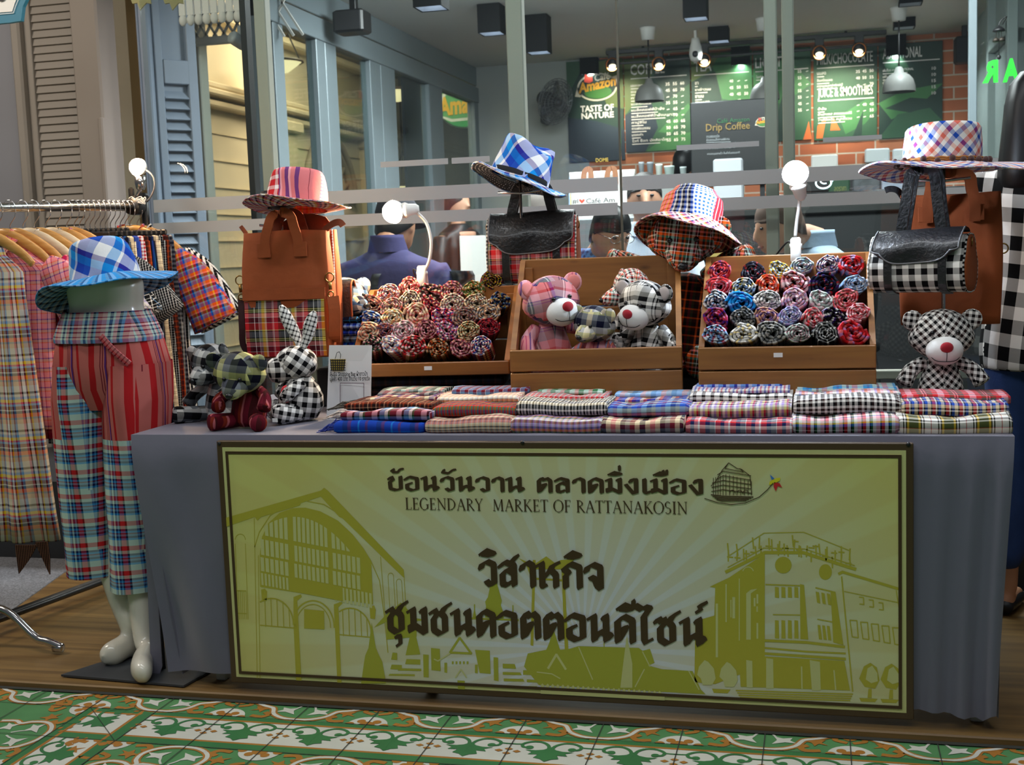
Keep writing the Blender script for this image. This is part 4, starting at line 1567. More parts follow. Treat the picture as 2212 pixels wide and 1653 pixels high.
# ================================================================== CLOTH ROLLS
def roll_mesh(seed, R=.0345, L=.15):
    r_ = random.Random(seed)
    f = MB()
    turns = r_.uniform(3.1, 4.2)
    r0 = .005
    n = int(turns * 22)
    pitch = (R - r0) / turns
    tk = pitch * .84
    ph = r_.uniform(0, 6.28)
    k1, k2 = r_.uniform(0, 9), r_.uniform(0, 9)
    rows = []
    s = 0
    prev = None
    for i in range(n + 1):
        th = 2 * PI * turns * i / n
        q = i / n
        r = r0 + (R - tk / 2 - r0) * q
        r *= 1 + .14 * math.sin(2 * th + k1) * (1 - q * .55) + .08 * math.sin(3 * th + k2 + q * 3) * (1 - q * .4) + .035 * math.sin(7 * th + k1) + .03 * math.sin(11.3 * th + k2)
        a = th + ph
        y0 = .008 * math.sin(th * 1.3 + k2) * (1 - q) + .004 * math.sin(5 * th + k1) + .003 * math.sin(8.7 * th + k2) - .004 * (1 - q)
        c, sn = math.cos(a), math.sin(a)
        Lr = L if q > 1 - 1.25 / turns else .035
        def pt(rr, y):
            return V((rr * c, y, rr * sn))
        g = tk / 2
        row = [pt(r + g, Lr), pt(r + g, y0 + .006), pt(r + g * .75, y0 + .0015), pt(r, y0), pt(r - g * .75, y0 + .0015), pt(r - g, y0 + .006), pt(r - g, .035)]
        if prev is not None:
            s += (row[3] - prev).length
        prev = row[3]
        rows.append((row, s))
    vs = [p for row, _ in rows for p in row]
    vv = [L, .006, .002, 0, -.002, -.006, -.035]
    fs, us = [], []
    for i in range(n):
        for k in range(6):
            a = i * 7 + k
            fs.append((a, a + 1, a + 8, a + 7))
            s0, s1 = rows[i][1], rows[i + 1][1]
            us.append(((s0, vv[k]), (s0, vv[k + 1]), (s1, vv[k + 1]), (s1, vv[k])))
    f.add(vs, fs, us)
    # loose tail end of the cloth and closed back
    f.lathe([(R * .9, 0), (.001, .001)], 16, T=M.Translation((0, L - .004, 0)) @ rotm(-90), cap=(False, True))
    return f
ROLLM = [roll_mesh(s).mesh('rolled_cloth') for s in range(9)]
for me in ROLLM:
    me.materials.append(mat('placeholder_cloth', '888888'))
RP = {
    'red pink and blue': 'R9 P7 B5 P6', 'navy and red': 'N9 K5 r4 N6 A3', 'yellow navy and white': 'Y5 N4 W6 N3 Y4 L4', 'pale blue and white': 'E8 L7 W5 p5 A3',
    'white pink and blue': 'W7 p6 B4 W5 R3 n4', 'red and light blue': 'R7 L8 P6 r5', 'crimson': 'r8 R9 m5 p4', 'white yellow and navy': 'W8 Y4 N5 L6 K3', 'orange and white': 'O7 W6 F5 r5',
    'pink and white with black lines': 'p7 W8 K3 O3 m4', 'dark purple': 'N8 V4 A3 R3 K5', 'light blue and navy': 'L8 N5 U6 W4', 'white and navy': 'W8 N4 L5 N3', 'turquoise and violet': 'T8 L5 V5 T5', 'white with black lines': 'W9 K3 W4 A4',
    'pink and lilac': 'p8 I7 m4 W5', 'mint white and pink': 'E9 W6 p5 A3', 'pink with green heart': 'r7 P9 G4 p5', 'violet and red': 'V5 r8 P6 m5', 'grey check': 'A6 K3 w6 k3', 'tan and violet': 'S9 F7 I5 V3',
    'lilac and pale blue': 'I8 L6 V3 W5', 'red and mint': 'r8 E7 p6', 'black and white with violet': 'K6 W6 V4 k5', 'pink red and white': 'p7 W7 r5', 'blue red and white': 'L6 r5 W7 N4', 'white black and yellow': 'W8 K4 Y4 A4 W4',
    'grey and black': 'w7 K3 A6 K2', 'mint grey and black': 'E7 A6 K4 p3', 'black and grey': 'K8 A5 k5 W3', 'red pink and lilac': 'R9 P7 I5 r6',
}
LP = {
    'cream and orange': 'C6 O4 r4 W5 V3', 'rose red': 'r6 p6 m4 C4', 'brown and rose': 'X6 p5 r4 C5 D4', 'plum and rose': 'm6 p5 V3 r3 C4', 'olive and cream': 'H6 C6 O3 G3', 'dark plum check': 'N4 m6 A3 K5 Y2',
    'maroon and gold': 'm6 S4 O3 A5 C3', 'pink and grey': 'p6 A4 r4 C5 G2', 'cream and maroon': 'C7 m4 W5 k3', 'violet and cream': 'm5 V3 C6 r3', 'cream with brown lines': 'C8 X3 W5 r3 A3', 'cream and rust': 'C7 J5 W4 K3', 'teal and ochre': 'n4 U4 Y3 S5 K4',
    'blue and cream': 'U5 C6 X3 B4', 'cream and green': 'C7 Y4 O4 G3 W4', 'beige and pink': 'C8 p5 r4 S4', 'red blue and white': 'r4 B4 W6 p4 N3', 'grey and maroon': 'A5 m5 N3 S4', 'tan and dark blue': 'S6 N4 U4 C4',
    'cream and pale orange': 'C7 F5 O3 A3', 'maroon and grey': 'm6 A5 B3 S3', 'rose and green': 'p6 m4 G3 W5', 'plum and ochre': 'm5 K4 S4 p4', 'violet red and white': 'V4 r5 W5 G3 p4', 'cream and brown': 'C8 X4 O3 G3', 'dark maroon': 'm7 N4 A3 r3',
    'green and rose': 'G3 p6 m5 N3', 'white red and blue': 'W7 r4 b6 C3', 'red and white with green': 'r5 W6 G3 m4', 'brown and cream': 'X6 C7 H3 O3', 'plum and gold': 'm6 N3 S5 p3', 'white and red on blue': 'W6 r5 B6 N2', 'maroon check': 'm6 W4 K3 G3',
}
def rays_to_slope(px, py, G, lift):
    loc, rz, w, d, hf, hb = G
    Rz = M.Rotation(rz, 3, 'Z')
    a = loc + Rz @ V((0, 0, hf))
    e = (Rz @ V((0, d, hb - hf))).normalized()
    nrm = (Rz @ V((1, 0, 0))).cross(e).normalized()
    if nrm.z < 0:
        nrm = -nrm
    a = a + nrm * lift
    v = ray(px, py)
    t = (a - CAM).dot(nrm) / v.dot(nrm)
    return CAM + v * t
ORD = ['first', 'second', 'third', 'fourth', 'fifth', 'sixth', 'seventh', 'eighth']
def rolls(rows, G, org, zoom, pats, lift, crname, group, pre, kk):
    names = list(pats)
    n = 0
    for ri, row in enumerate(rows):
        for ci, (cx, cy, rx) in enumerate(row):
            nm = names[n % len(names)]
            m_ = plaid(pre + nm, pats[nm], bump=.35, bscale=60, k=kk, bal=.42)
            p = rays_to_slope(org[0] + cx / zoom, org[1] + cy / zoom, G, lift)
            o = bpy.data.objects.new('rolled_cloth', ROLLM[(n * 5 + ri) % len(ROLLM)])
            COL.objects.link(o)
            depth = (p - CAM).dot(FW)
            R_ = rx / zoom * depth / FPX
            s_ = R_ / .0345 * (1.1 if pre == 'roll ' else 1.18)
            fl = rnd.uniform(.8, .95)
            o.scale = (s_ * 1.02, rnd.uniform(.95, 1.05), s_ * fl)
            o.location = p
            o.rotation_euler = (rad(-14 + rnd.uniform(-5, 5)), rad(rnd.uniform(-20, 20)), G[1] + rad(rnd.uniform(-7, 7) + 6))
            o.material_slots[0].link = 'OBJECT'
            o.material_slots[0].material = m_
            place = '%s in %s row, %s' % (ORD[ci], ORD[ri], crname)
            tag(o, 'rolled %s cloth, %s' % (nm, place), 'cloth roll', group)
            n += 1
rolls([[(370, 320, 125), (740, 340, 130), (1030, 310, 130), (1270, 270, 122), (1545, 250, 118), (1810, 262, 140)],
       [(360, 502, 138), (625, 510, 142), (900, 480, 128), (1190, 442, 155), (1505, 470, 155), (1850, 458, 122)],
       [(330, 655, 132), (605, 675, 152), (905, 640, 142), (1190, 632, 142), (1475, 628, 135), (1740, 632, 140)],
       [(345, 835, 140), (620, 828, 132), (880, 818, 130), (1140, 803, 122), (1390, 838, 116), (1622, 805, 122), (1880, 770, 122)],
       [(330, 1003, 138), (620, 1008, 150), (930, 1000, 155), (1230, 1000, 128), (1520, 1000, 140), (1820, 985, 155)]],
      G_rt, (1480, 520), 5.009, RP, .012, 'crate under white lamp', 'bright cloth rolls in the right crate', 'roll ', 1.5)
rolls([[(735, 372, 118), (970, 312, 112), (1200, 372, 130), (1460, 352, 118), (1685, 332, 108), (1910, 242, 118)],
       [(545, 517, 118), (765, 532, 118), (985, 482, 122), (1225, 515, 102), (1455, 500, 128), (1735, 492, 122), (2010, 472, 112)],
       [(535, 687, 118), (790, 662, 118), (1055, 632, 140), (1345, 640, 128), (1600, 650, 132), (1860, 602, 122)],
       [(490, 822, 122), (695, 812, 104), (905, 802, 122), (1160, 802, 118), (1395, 802, 118), (1640, 802, 118), (1870, 752, 112)],
       [(540, 962, 105), (755, 970, 112), (1015, 980, 140), (1290, 1008, 120), (1545, 1000, 116), (1780, 972, 112)]],
      G_lf, (700, 560), 5.248, LP, .02, 'low left crate', 'warm cloth rolls in the left crate', 'lroll ', 1.35)

# ================================================================== FOLDED CLOTHS
CAMY = {}
def folded(px0, px1, pyt, pyb, Y, warp, weft, label, dep=.19, k=1.6, fringe=None, tilt=0.0, base=None, ang=0):
    """folded length of cloth: front fold towards the buyer"""
    a, b_ = at(px0, pyb, Y), at(px1, pyb, Y)
    s = sc(Y, px0)
    th = max(.012, (pyb - pyt) * s * .86)
    w = b_.x - a.x
    z0 = base if base is not None else (a.z + b_.z) / 2
    n = 26
    rings = []
    sd = rnd.random() * 50
    for i in range(n + 1):
        u = i / n
        x = a.x + w * u
        sag = .0035 * math.sin(u * 7 + sd) + .002 * math.sin(u * 17 + sd * 2)
        t_ = th * (1 + .10 * math.sin(u * 5 + sd * 3))
        endk = 1 - .25 * max(0, abs(u - .5) * 2 - .93) / .07
        prof = []
        r = t_ / 2
        m = 7
        for j in range(m + 1):
            q = PI / 2 + PI * j / m
            prof.append((Y + r * .75 + r * .75 * math.cos(q) + .003 * math.sin(u * 9 + sd), z0 + r + r * math.sin(q) * endk))
        prof += [(Y + dep * .5, z0), (Y + dep, z0 + .001), (Y + dep, z0 + t_ * .9), (Y + dep * .6, z0 + t_ + sag * .5), (Y + dep * .3, z0 + t_ + sag)]
        rings.append([V((x, y, z)) for y, z in prof])
    f = MB()
    f.loft(rings)
    nm = 'fold ' + warp + '|' + weft + '|%.2f|%d' % (k, ang)
    m_ = plaid(nm, weft, warp, bump=.25, bscale=30, k=k, ang=ang, bal=.5)
    o = f.build('folded_cloth', m_, label=label, cat='folded cloth', group='folded cloths along the table front')
    if fringe:
        fm = MB()
        r_ = random.Random(int(px0))
        loc = o.location
        for i in range(26):
            y = Y + .01 + r_.random() * dep * .5
            z = z0 + .004 + r_.random() * th * .8
            p0 = V((a.x + .004, y, z))
            p1 = p0 + V((-.02, r_.uniform(-.012, .006), r_.uniform(-.004, .006)))
            p2 = V((a.x - r_.uniform(.03, .055), y - r_.uniform(-.01, .025), z0 + .003 + r_.random() * .004))
            fm.tube([p0, p1, p2], .0014, 4, k=2)
        fm.xf(M.Translation(-loc))
        fm.boxuv(only_none=True)
        fm.build('fringe', fringe, o)
    return o
ST = 'on the table front'
F_ = folded
# front row, lower layer then the layer above, left to right
F_(722, 914, 908, 938, .03, 'B16 n9 m6 B12 T3 B10 m5', 'b20 T2 b12 m8', 'blue and plum checked folded cloth with blue fringe, front left corner of the row', fringe=mat('blue_fringe', '2b3f9a', .9))
F_(736, 928, 886, 909, .052, 'm12 p10 K4 U9 W6 G4', 'm10 K3 U9 W6', 'plum, pink and teal checked folded cloth with pale fringe above the blue fringed one', fringe=mat('pale_fringe', 'c9bcb4', .9))
F_(919, 1107, 901, 938, .03, 'w3 S2 A3 S2', 'm7 P5 C6 K2 C4 K2 C3', 'cream folded cloth with plum bands, second from left along the front')
F_(1104, 1299, 901, 939, .03, 'w3 S2 A3 I2', 'W6 m6 I6 V4 O5 G8 K4', 'folded cloth with plum, orange and green bands, third from left along the front')
F_(1297, 1477, 904, 938, .03, 'N9 C8 P8 C8 N8 A8 m8 C8', 'C10 m9 A10 K3', 'navy, cream and maroon checked folded cloth, fourth from left along the front')
F_(1481, 1712, 906, 941, .03, 'r8 n6 P6 W3 r9 n7 A8 W1', 'r5 n6 W6 A8 K1 W5', 'red, navy and white checked folded cloth, third from right along the front')
F_(1712, 1943, 897, 940, .03, 'W5 K2 G3 W5 p6 K2 r5', 'p7 W5 Y3 b5 K6 E1 K6', 'folded check cloth with yellow and blue bands, second from right along the front')
F_(1938, 2188, 897, 943, .03, 'W9 K2 W2 K2 Y3 H14 Y3 K2 W2 K2 W9 R1', 'W6 K3 W3 g10 R1 C9', 'white, olive and yellow tartan folded cloth at the right end of the front row')
# second row
F_(744, 932, 868, 889, .11, 'X4 J3 K6 S2', 'J5 X5 S2 K4', 'brown striped folded cloth with a dark fringe, left end of the second row', fringe=mat('dark_fringe', '4d4a44', .9))
F_(935, 1114, 874, 901, .10, 'O3 A3 r3 A2', 'r4 G7 n6 K6', 'folded cloth with orange and green stripes, second in the middle row')
F_(1115, 1311, 866, 899, .10, 'A3 W3 k3 W2', 'C7 K7 W3 k6 A4', 'black and cream banded folded cloth, third in the middle row')
F_(1313, 1488, 872, 902, .10, 'b9 V7 U9 n8 A7', 'b7 E9 K1 P6 k3', 'blue and violet checked folded cloth, fourth in the middle row')
F_(1489, 1710, 871, 905, .10, 'W4 I4 y4 Q3 A3', 'I5 W4 y4 J5 X6', 'folded cloth in small lilac and yellow checks, fifth in the middle row')
F_(1714, 1946, 856, 897, .10, 'W5 K3 X3 W4 k4', 'W4 X4 W4 K6', 'black and white checked folded cloth, second from right in the middle row')
F_(1947, 2180, 866, 901, .10, 'C5 K2 r5 W2 K2 b4', 'b7 C6 K3 W3 K6', 'folded cloth with blue edge and dark checks, right end of the middle row')
# back row
F_(790, 938, 857, 871, .20, 'm9 C8 V9 S8', 'C6 m7 V6', 'cream and violet checked folded cloth, left end of the back row')
F_(815, 942, 850, 859, .26, 'A9 m9 w9 k9', 'A7 m6', 'grey and maroon checked folded cloth lying behind the violet one', dep=.12)
F_(822, 962, 842, 851, .31, 'K9 E9 P6 A8', 'E6 K7', 'black and mint checked folded cloth at the back left of the rows', dep=.1)
F_(943, 1120, 855, 875, .20, 'w3 S2 C4', 'W7 K1 O4 K1 W6 r5', 'white folded cloth with fine orange lines, back row beside the crate stack')
F_(975, 1140, 839, 854, .28, 'W1 U8 m7', 'm7 U6 W1', 'grey plum folded cloth with thin white lines, behind the orange lined one', dep=.12)
F_(1130, 1305, 855, 868, .20, 'w3 r3 A3', 'r5 W6 A4', 'white folded cloth with red bands, back row before the middle crate')
F_(1160, 1302, 842, 856, .27, 'G9 E9 P7', 'E8 G9', 'green and mint checked folded cloth propped against the middle crate', dep=.05)
F_(1325, 1486, 862, 874, .20, 'O6 V7 b7 C6', 'V5 C6 b5', 'violet, blue and cream checked folded cloth, back row left of the white stack')
F_(1328, 1490, 847, 862, .26, 'L9 F9 w9 U9', 'L8 A6', 'pale blue and peach checked folded cloth against the middle crate foot', dep=.08)
F_(1490, 1712, 849, 872, .20, 'W5 K3 X3 W4', 'W5 K3 W4 X5', 'white folded cloth with fine black checks under the violet and blue ones')
F_(1494, 1706, 840, 851, .235, 'W4 b3 W3 r3', 'W4 I4 b3', 'white folded cloth with small blue and red checks, back row under the right crate', dep=.15)
F_(1504, 1690, 833, 841, .29, 'L8 V5 W6', 'b6 I5', 'lilac and blue folded cloth at the very top of the back row', dep=.08)
F_(1718, 1946, 848, 858, .20, 'W6 I4 O5 p5', 'W4 T3 O4', 'thin folded cloth with orange and blue edge, back row right', dep=.15)
F_(1722, 1938, 836, 849, .26, 'E9 T6 b4 T5 E7 m4 E5 P9', 'T3 E8 b2 A5', 'mint folded cloth with turquoise checks, behind the right hand rows', dep=.12)
F_(1948, 2184, 851, 876, .20, 'r8 p10 r8 g7 P2 X2 P2 X2 g7', 'r6 A9 p4', 'red, pink and olive checked folded cloth in front of the sitting bear', dep=.16)
# dark cloths that carry the low left crate
for i, (dz, lb) in enumerate(((0, 'lowest dark plaid folded cloth under the low left crate'), (.037, 'middle dark plaid folded cloth under the low left crate'), (.074, 'top dark plaid folded cloth, right beneath the low left crate'))):
    f = MB()
    f.box((-1.17, .61, ZT0 + dz + .0185), (.45, .3, .0355), .009, smooth=True)
    f.xf(M.Translation((-1.17, .61, 0)) @ rotm(0, 0, 6) @ M.Translation((1.17, -.61, 0)))
    f.build('folded_cloth', plaid('fold under', 'K14 X6 k10 N8', 'k9 K8 X4'), label=lb, cat='folded cloth', group='dark cloths under the left crate')
for i in range(5):
    f = MB()
    Yb = .56
    p = at(740, 748 - i * 14, Yb)
    f.box((-1.475 + .008 * (i % 2), Yb + .1, p.z), (.11, .2, .02), .008, smooth=True)
    f.build('folded_cloth', plaid('fold blue %d' % i, ['B14 T4 N8', 'U9 D8 A7', 'B9 k9 A4', 'L8 B9 N4', 'N12 K9 T2'][i], None), label='%s blue folded cloth of the pile behind the white card' % ['lowest', 'second', 'middle', 'fourth', 'topmost'][i], cat='folded cloth', group='blue cloths piled behind the card')
f = MB()
p = at(728, 790, .5)
f.box((-1.475, .66, (p.z + .0 + ZT0) / 2 + .01), (.12, .2, p.z - ZT0 + .02), .012, smooth=True)
f.build('folded_cloth', plaid('fold bundle', 'U7 K6 L5 N9', 'K8 W2 n7 U4'), label='thick bundle of dark blue folded cloth under the blue pile', cat='folded cloth')

# ================================================================== CARD
t = thing('display_card', 'white standing card with printed basket and text beside the rabbit', 'sign', at(752, 905, .30))
f = MB()
q = [at(711, 746, .30), at(803, 746, .32), at(800, 905, .30), at(705, 905, .29)]
qz = ZT0 + .001
q[2].z = q[3].z = qz
f.poly(q, (0, -1, .05), .0025)
f.build('board', m_paper, t, True)
f = MB()
Yc = .293
def cd(pts, Y=Yc):
    f.poly([at(x, y, Y) for x, y in pts], (0, -1, 0), 0)
m_bk = mat('print_black', '17171a', .6)
m_gd = mat('print_gold', 'b49a3a', .6)
f = MB()
cd([(713, 776), (747, 776), (744, 797), (740, 802), (719, 802), (715, 797)])
f.build('basket_print', m_gd, t, True)
f = MB()
for i in range(7):
    line_px(f, [(714 + i * 5, 777), (716 + i * 4.4, 801)], 2, Yc - .0006)
for i in range(5):
    line_px(f, [(714, 779 + i * 5.2), (746, 779 + i * 5.2)], 2, Yc - .0006)
line_px(f, [(724, 775), (728, 762), (733, 760), (736, 766), (735, 775)], 1.2, Yc - .0006)
f.build('basket_lines', m_bk, t, True)
f = MB()
text_px(f, 'ลุ้นรับ Shopping Bag ผ้าขาวม้า', 713, 812, 794, 812, 10.5, Yc - .0006, bold=.02)
text_px(f, 'มูลค่า 400 บาท จำนวน 10 รางวัล', 713, 822, 799, 823, 10.5, Yc - .0006, bold=.02)
f.build('text_print', m_bk, t, True)
f = MB()
line_px(f, [(735, 828), (786, 828), (786, 880), (735, 880), (735, 828)], 1.3, Yc - .0006)
f.build('frame_print', mat('print_plum', '6a4a5a', .6), t, True)
# ================================================================== CLOTH ANIMALS
m_eye = mat('glossy_black_bead', '0c0c0e', .12)
m_thread = mat('black_thread', '141414', .8)
m_felt = mat('white_felt', 'e6e6e4', .9, bump=.1, bscale=60)
m_nose_r = mat('red_felt', 'a31226', .9, sheen=.2)
m_nose_k = mat('black_nose', '141416', .3)
G_bw = plaid('gingham bw', 'W14 K14', bump=.2)
G_bws = plaid('gingham bw small', 'W8 K8 W8 X8', 'W8 K8', bump=.2)
G_tart = plaid('orange tartan', 'O10 X7 O5 g8 W2 X7 E9 m6 W2 K5', 'X9 Z7 O8 W2 K8 P6 g7 E5', bump=.2)
G_pink = plaid('pink plaid', 'P16 m2 P3 m2 V6 A18 W2 A3 p14', 'P14 A16 V2 A3 V2 p12 r5', bump=.2, k=1.6)
G_pinks = plaid('pink stripe', 'p16 P12 Q3 P8 V5', 'p20', bump=.2, bal=.3)
G_navy = plaid('navy cream check', 'N13 A12 C11 A10', 'W12 N12 A11 y10', bump=.2, k=1.5)
G_redw = plaid('orange white check', 'W6 K5 W6 O5 E5 Z4', 'W6 K4 r4', bump=.2)
G_bwp = plaid('bw plaid', 'W9 K2 W3 K2 w12 k7 K9', 'W10 k6 W6 K8 w8', bump=.2, k=1.6)
G_yel = plaid('yellow grey check', 'K14 y13 A13 g12', 'N13 y12 A12', bump=.2, k=1.7)
G_mar = plaid('maroon stripe', 'm16 X12 M14 J10 P6', 'm18', bump=.2, bal=.3)
G_greyc = plaid('grey check', 'K14 A12 w12 D12', 'K13 W12 A12', bump=.2, k=1.6)
G_blue2 = plaid('navy grey check', 'N12 A12 L10 C8', 'N12 w12 U9', bump=.2, k=1.5)
FELT = m_felt
def bear(label, loc, s, rz, head, body, limb, ear, earin=None, muz=None, nose='red', hrot=(0, 0, 0), hpos=(0, 0, 0), snout=.0, arms=None, legs=None, sole=None, chev=0, ez=.135, name='teddy_bear', eyes=True, hs=1.0, ey=(.088, .1), blean=0, sag=1.0):
    """sewn bear of height s, sitting and facing -y"""
    t = thing(name, label, 'soft toy', loc, rz, 'cloth bears on the stall')
    def fin(f, nm, m_, par=t, ch=0):
        f.xf(M.Scale(s, 4))
        if ch:
            f.chevron(ch)
        else:
            f.boxuv(rot=8)
        return f.build(nm, m_, par)
    f = MB()
    f.lathe([(.02, .0), (.13, .012), (.2, .08), (.215, .17), (.195, .28), (.16, .38), (.13, .46), (.09, .52), (.02, .54)], 24, sx=1, sy=.86, T=rotm(blean))
    fin(f, 'body', body, t, chev)
    hc = V((0, -.03, .72)) + V(hpos)
    H = M.Translation(hc) @ rotm(*hrot) @ M.Scale(hs, 4)
    f = MB()
    rings = []
    for j in range(17):
        a = PI * j / 16
        a = min(max(a, .05), PI - .05)
        sa, ca = math.sin(a), math.cos(a)
        rg = []
        for i in range(28):
            q = 2 * PI * i / 28
            w = .275 * (1 + .10 * max(0, ca + .1) * 0 + .08 * max(0, .2 - ca) * sa * 0 + .1 * math.exp(-((ca - .25) / .35) ** 2))
            rg.append(V((w * sa * math.cos(q), .215 * sa * math.sin(q), -.235 * ca)))
        rings.append(rg)
    f.loft(rings, T=H)
    fin(f, 'head', head, t, chev)
    for sg in (-1, 1):
        f = MB()
        f.ell((0, 0, 0), (.095, .032, .1), T=H @ M.Translation((sg * (.255 if ez > .1 else .26), .0, ez)) @ rotm(-12, sg * 38, sg * -18), n=16, k=10)
        e_ = fin(f, 'ear', ear, t)
        if earin:
            f = MB()
            f.ell((0, -.022, 0), (.07, .02, .076), T=H @ M.Translation((sg * (.255 if ez > .1 else .26), .0, ez)) @ rotm(-12, sg * 38, sg * -18), n=14, k=8)
            fin(f, 'ear_lining', earin, e_)
    f = MB()
    mc = V((0, -.195 - snout * .4, -.095))
    if snout:
        f.lathe([(.02, -.06), (.15, -.04), (.145, .03), (.12, .09 + snout * .3), (.09, .13 + snout * .7), (.05, .16 + snout), (.01, .17 + snout)], 20, T=H @ M.Translation((0, -.13, -.06)) @ rotm(97), sx=1.05, sy=.9)
        ntip = V((0, -.13 - .17 - snout, -.06 - (.17 + snout) * .12 + .015))
    else:
        f.ell(mc, (.165, .13, .135), T=H, n=22, k=14)
        ntip = mc + V((0, -.112, .06))
    mz = fin(f, 'muzzle', muz or head, t)
    f = MB()
    if nose == 'red':
        f.ell(ntip, (.058, .034, .05), T=H, n=16, k=10)
        fin(f, 'nose', m_nose_r, mz)
        f = MB()
        f.tube([mc + V(p) for p in ((-.128, -.066, -.035), (-.085, -.1, -.066), (0, -.119, -.07), (.085, -.1, -.066), (.128, -.066, -.035))], .0035, 5, k=4, T=H)
        f.tube([mc + V(p) for p in ((0, -.132, .02), (0, -.133, -.02), (0, -.12, -.07))], .003, 5, T=H)
        fin(f, 'mouth_stitch', m_thread, mz)
    else:
        f.ell(ntip, (.04, .03, .032), T=H, n=14, k=8)
        fin(f, 'nose', m_nose_k, mz)
    if eyes:
        for sg in (-1, 1):
            f = MB()
            x, z = sg * ey[0], ey[1] - .06
            y = -.213 * math.sqrt(max(.05, 1 - (x / .28) ** 2 - (z / .235) ** 2))
            f.ell((x, y - .006, z), .022, T=H, n=12, k=8)
            fin(f, 'eye', m_eye, t)
    arms = arms or [((.15, 0, .46), (.26, -.06, .36), (.33, -.1, .24)), ((.15, 0, .46), (.26, -.06, .36), (.33, -.1, .24))]
    for sg, a in zip((-1, 1), arms):
        f = MB()
        pts = smooth_path([(sg * p[0], p[1], p[2]) for p in a], 5)
        pts = pts + [pts[-1] + (pts[-1] - pts[-2]) * .5, pts[-1] + (pts[-1] - pts[-2]) * .9]
        n_ = len(pts)
        f.tube(pts, [(.06 + .03 * i / n_) * (1 if i < n_ - 2 else (.75 if i == n_ - 2 else .3)) for i in range(n_)], 14)
        fin(f, 'arm', limb, t)
    legs = legs or [((.1, -.02, .09), (.16, -.16, .09), (.22, -.3, .095))] * 2
    for sg, a in zip((-1, 1), legs):
        f = MB()
        pts = smooth_path([(sg * p[0], p[1], p[2]) for p in a], 5)
        d = (pts[-1] - pts[-2]).normalized()
        end = pts[-1] + d * .05
        pts = pts + [pts[-1] + d * .035, end]
        n_ = len(pts)
        f.tube(pts, [(.085 + .022 * i / n_) * (1 if i < n_ - 2 else (.9 if i == n_ - 2 else .62)) for i in range(n_)], 16)
        lg = fin(f, 'leg', limb, t)
        if sole:
            f = MB()
            x = d.orthogonal().normalized()
            f.ell((0, 0, 0), (.075, .075, .016), T=M.Translation(end - d * .006) @ d.to_track_quat('Z', 'Y').to_matrix().to_4x4(), n=16, k=6)
            fin(f, 'sole', sole, lg)
    return t
def on(px, py, Y, z=None):
    p = at(px, py, Y)
    return (p.x, p.y, ZT0 + .002 if z is None else z)

bear('black and white gingham bear with white muzzle sitting at the right end', on(2032, 840, .47), .295, 4, G_bws, G_bws, G_bws, G_bws, muz=FELT, nose='red', chev=40, hrot=(12, 0, 0), hpos=(0, 0, -.01),
     arms=[((.15, 0, .45), (.27, -.05, .38), (.35, -.1, .26))] * 2, sole=FELT, ey=(.11, .13), hs=1.02)
# the crate of four
zc = ZT0 + .02
bear('large pink plaid bear with red nose at the left of the middle crate', on(1190, 740, .47, zc + .09), .31, 28, G_pink, G_pink, G_pinks, G_pinks, earin=mat('pink_lining', 'e58a85', .9), muz=FELT, nose='red', hrot=(4, -6, 14), arms=[((.15, 0, .45), (.26, -.1, .32), (.25, -.17, .12)), ((.14, 0, .46), (.3, .03, .44), (.44, .06, .4))], hpos=(0, -.02, .0), chev=12)
bear('black and white plaid bear with red nose at the right of the middle crate', on(1402, 740, .47, zc + .09), .285, -22, G_bwp, G_bwp, G_bwp, G_bwp, muz=FELT, nose='red', hrot=(12, 8, -4), hpos=(0, -.04, .01), chev=10, earin=mat('grey_lining', 'b9aeac', .9))
bear('small navy and cream checked bear lying in front inside the middle crate', on(1290, 742, .43, zc + .085), .23, -8, G_navy, G_pinks, plaid('rose sole stripe', 'm8 P8 L6 O5', 'p10', bal=.35), G_navy, nose='black', hrot=(14, 6, -18), hpos=(0, -.06, -.03), snout=.05,
     legs=[((.1, -.02, .12), (.2, -.08, .12), (.3, -.1, .1)), ((.12, -.02, .12), (.3, -.06, .16), (.42, -.02, .16))], arms=[((.14, 0, .44), (.3, -.1, .3), (.4, -.16, .2)), ((.14, 0, .44), (.3, -.14, .26), (.34, -.26, .3))])
bear('orange and white checked bear at the back of the middle crate, looking left', on(1370, 640, .56, zc + .16), .25, -62, G_redw, G_bw, G_bw, G_redw, nose='black', hrot=(8, 0, 0), snout=.1)
# bear in the patchwork hat, seated between the crates
bear('dark orange tartan bear wearing a patchwork hat, peering between two crates', on(1482, 720, .82, ZT0 + .07), .60, 2, G_tart, plaid('dark tartan', 'X14 O6 K10 m8 g8', 'K12 X10 O5'), G_tart, G_tart, nose='black', hrot=(27, 0, 0), hpos=(.02, -.2, .015), snout=.07, hs=.66, ez=.05, ey=(.1, .12),
     arms=[((.12, -.02, .5), (.25, -.06, .57), (.38, -.12, .60)), ((.12, -.02, .5), (.22, -.06, .57), (.34, -.12, .60))], legs=[((.08, .0, .08), (.09, -.08, .08), (.095, -.14, .08))] * 2)
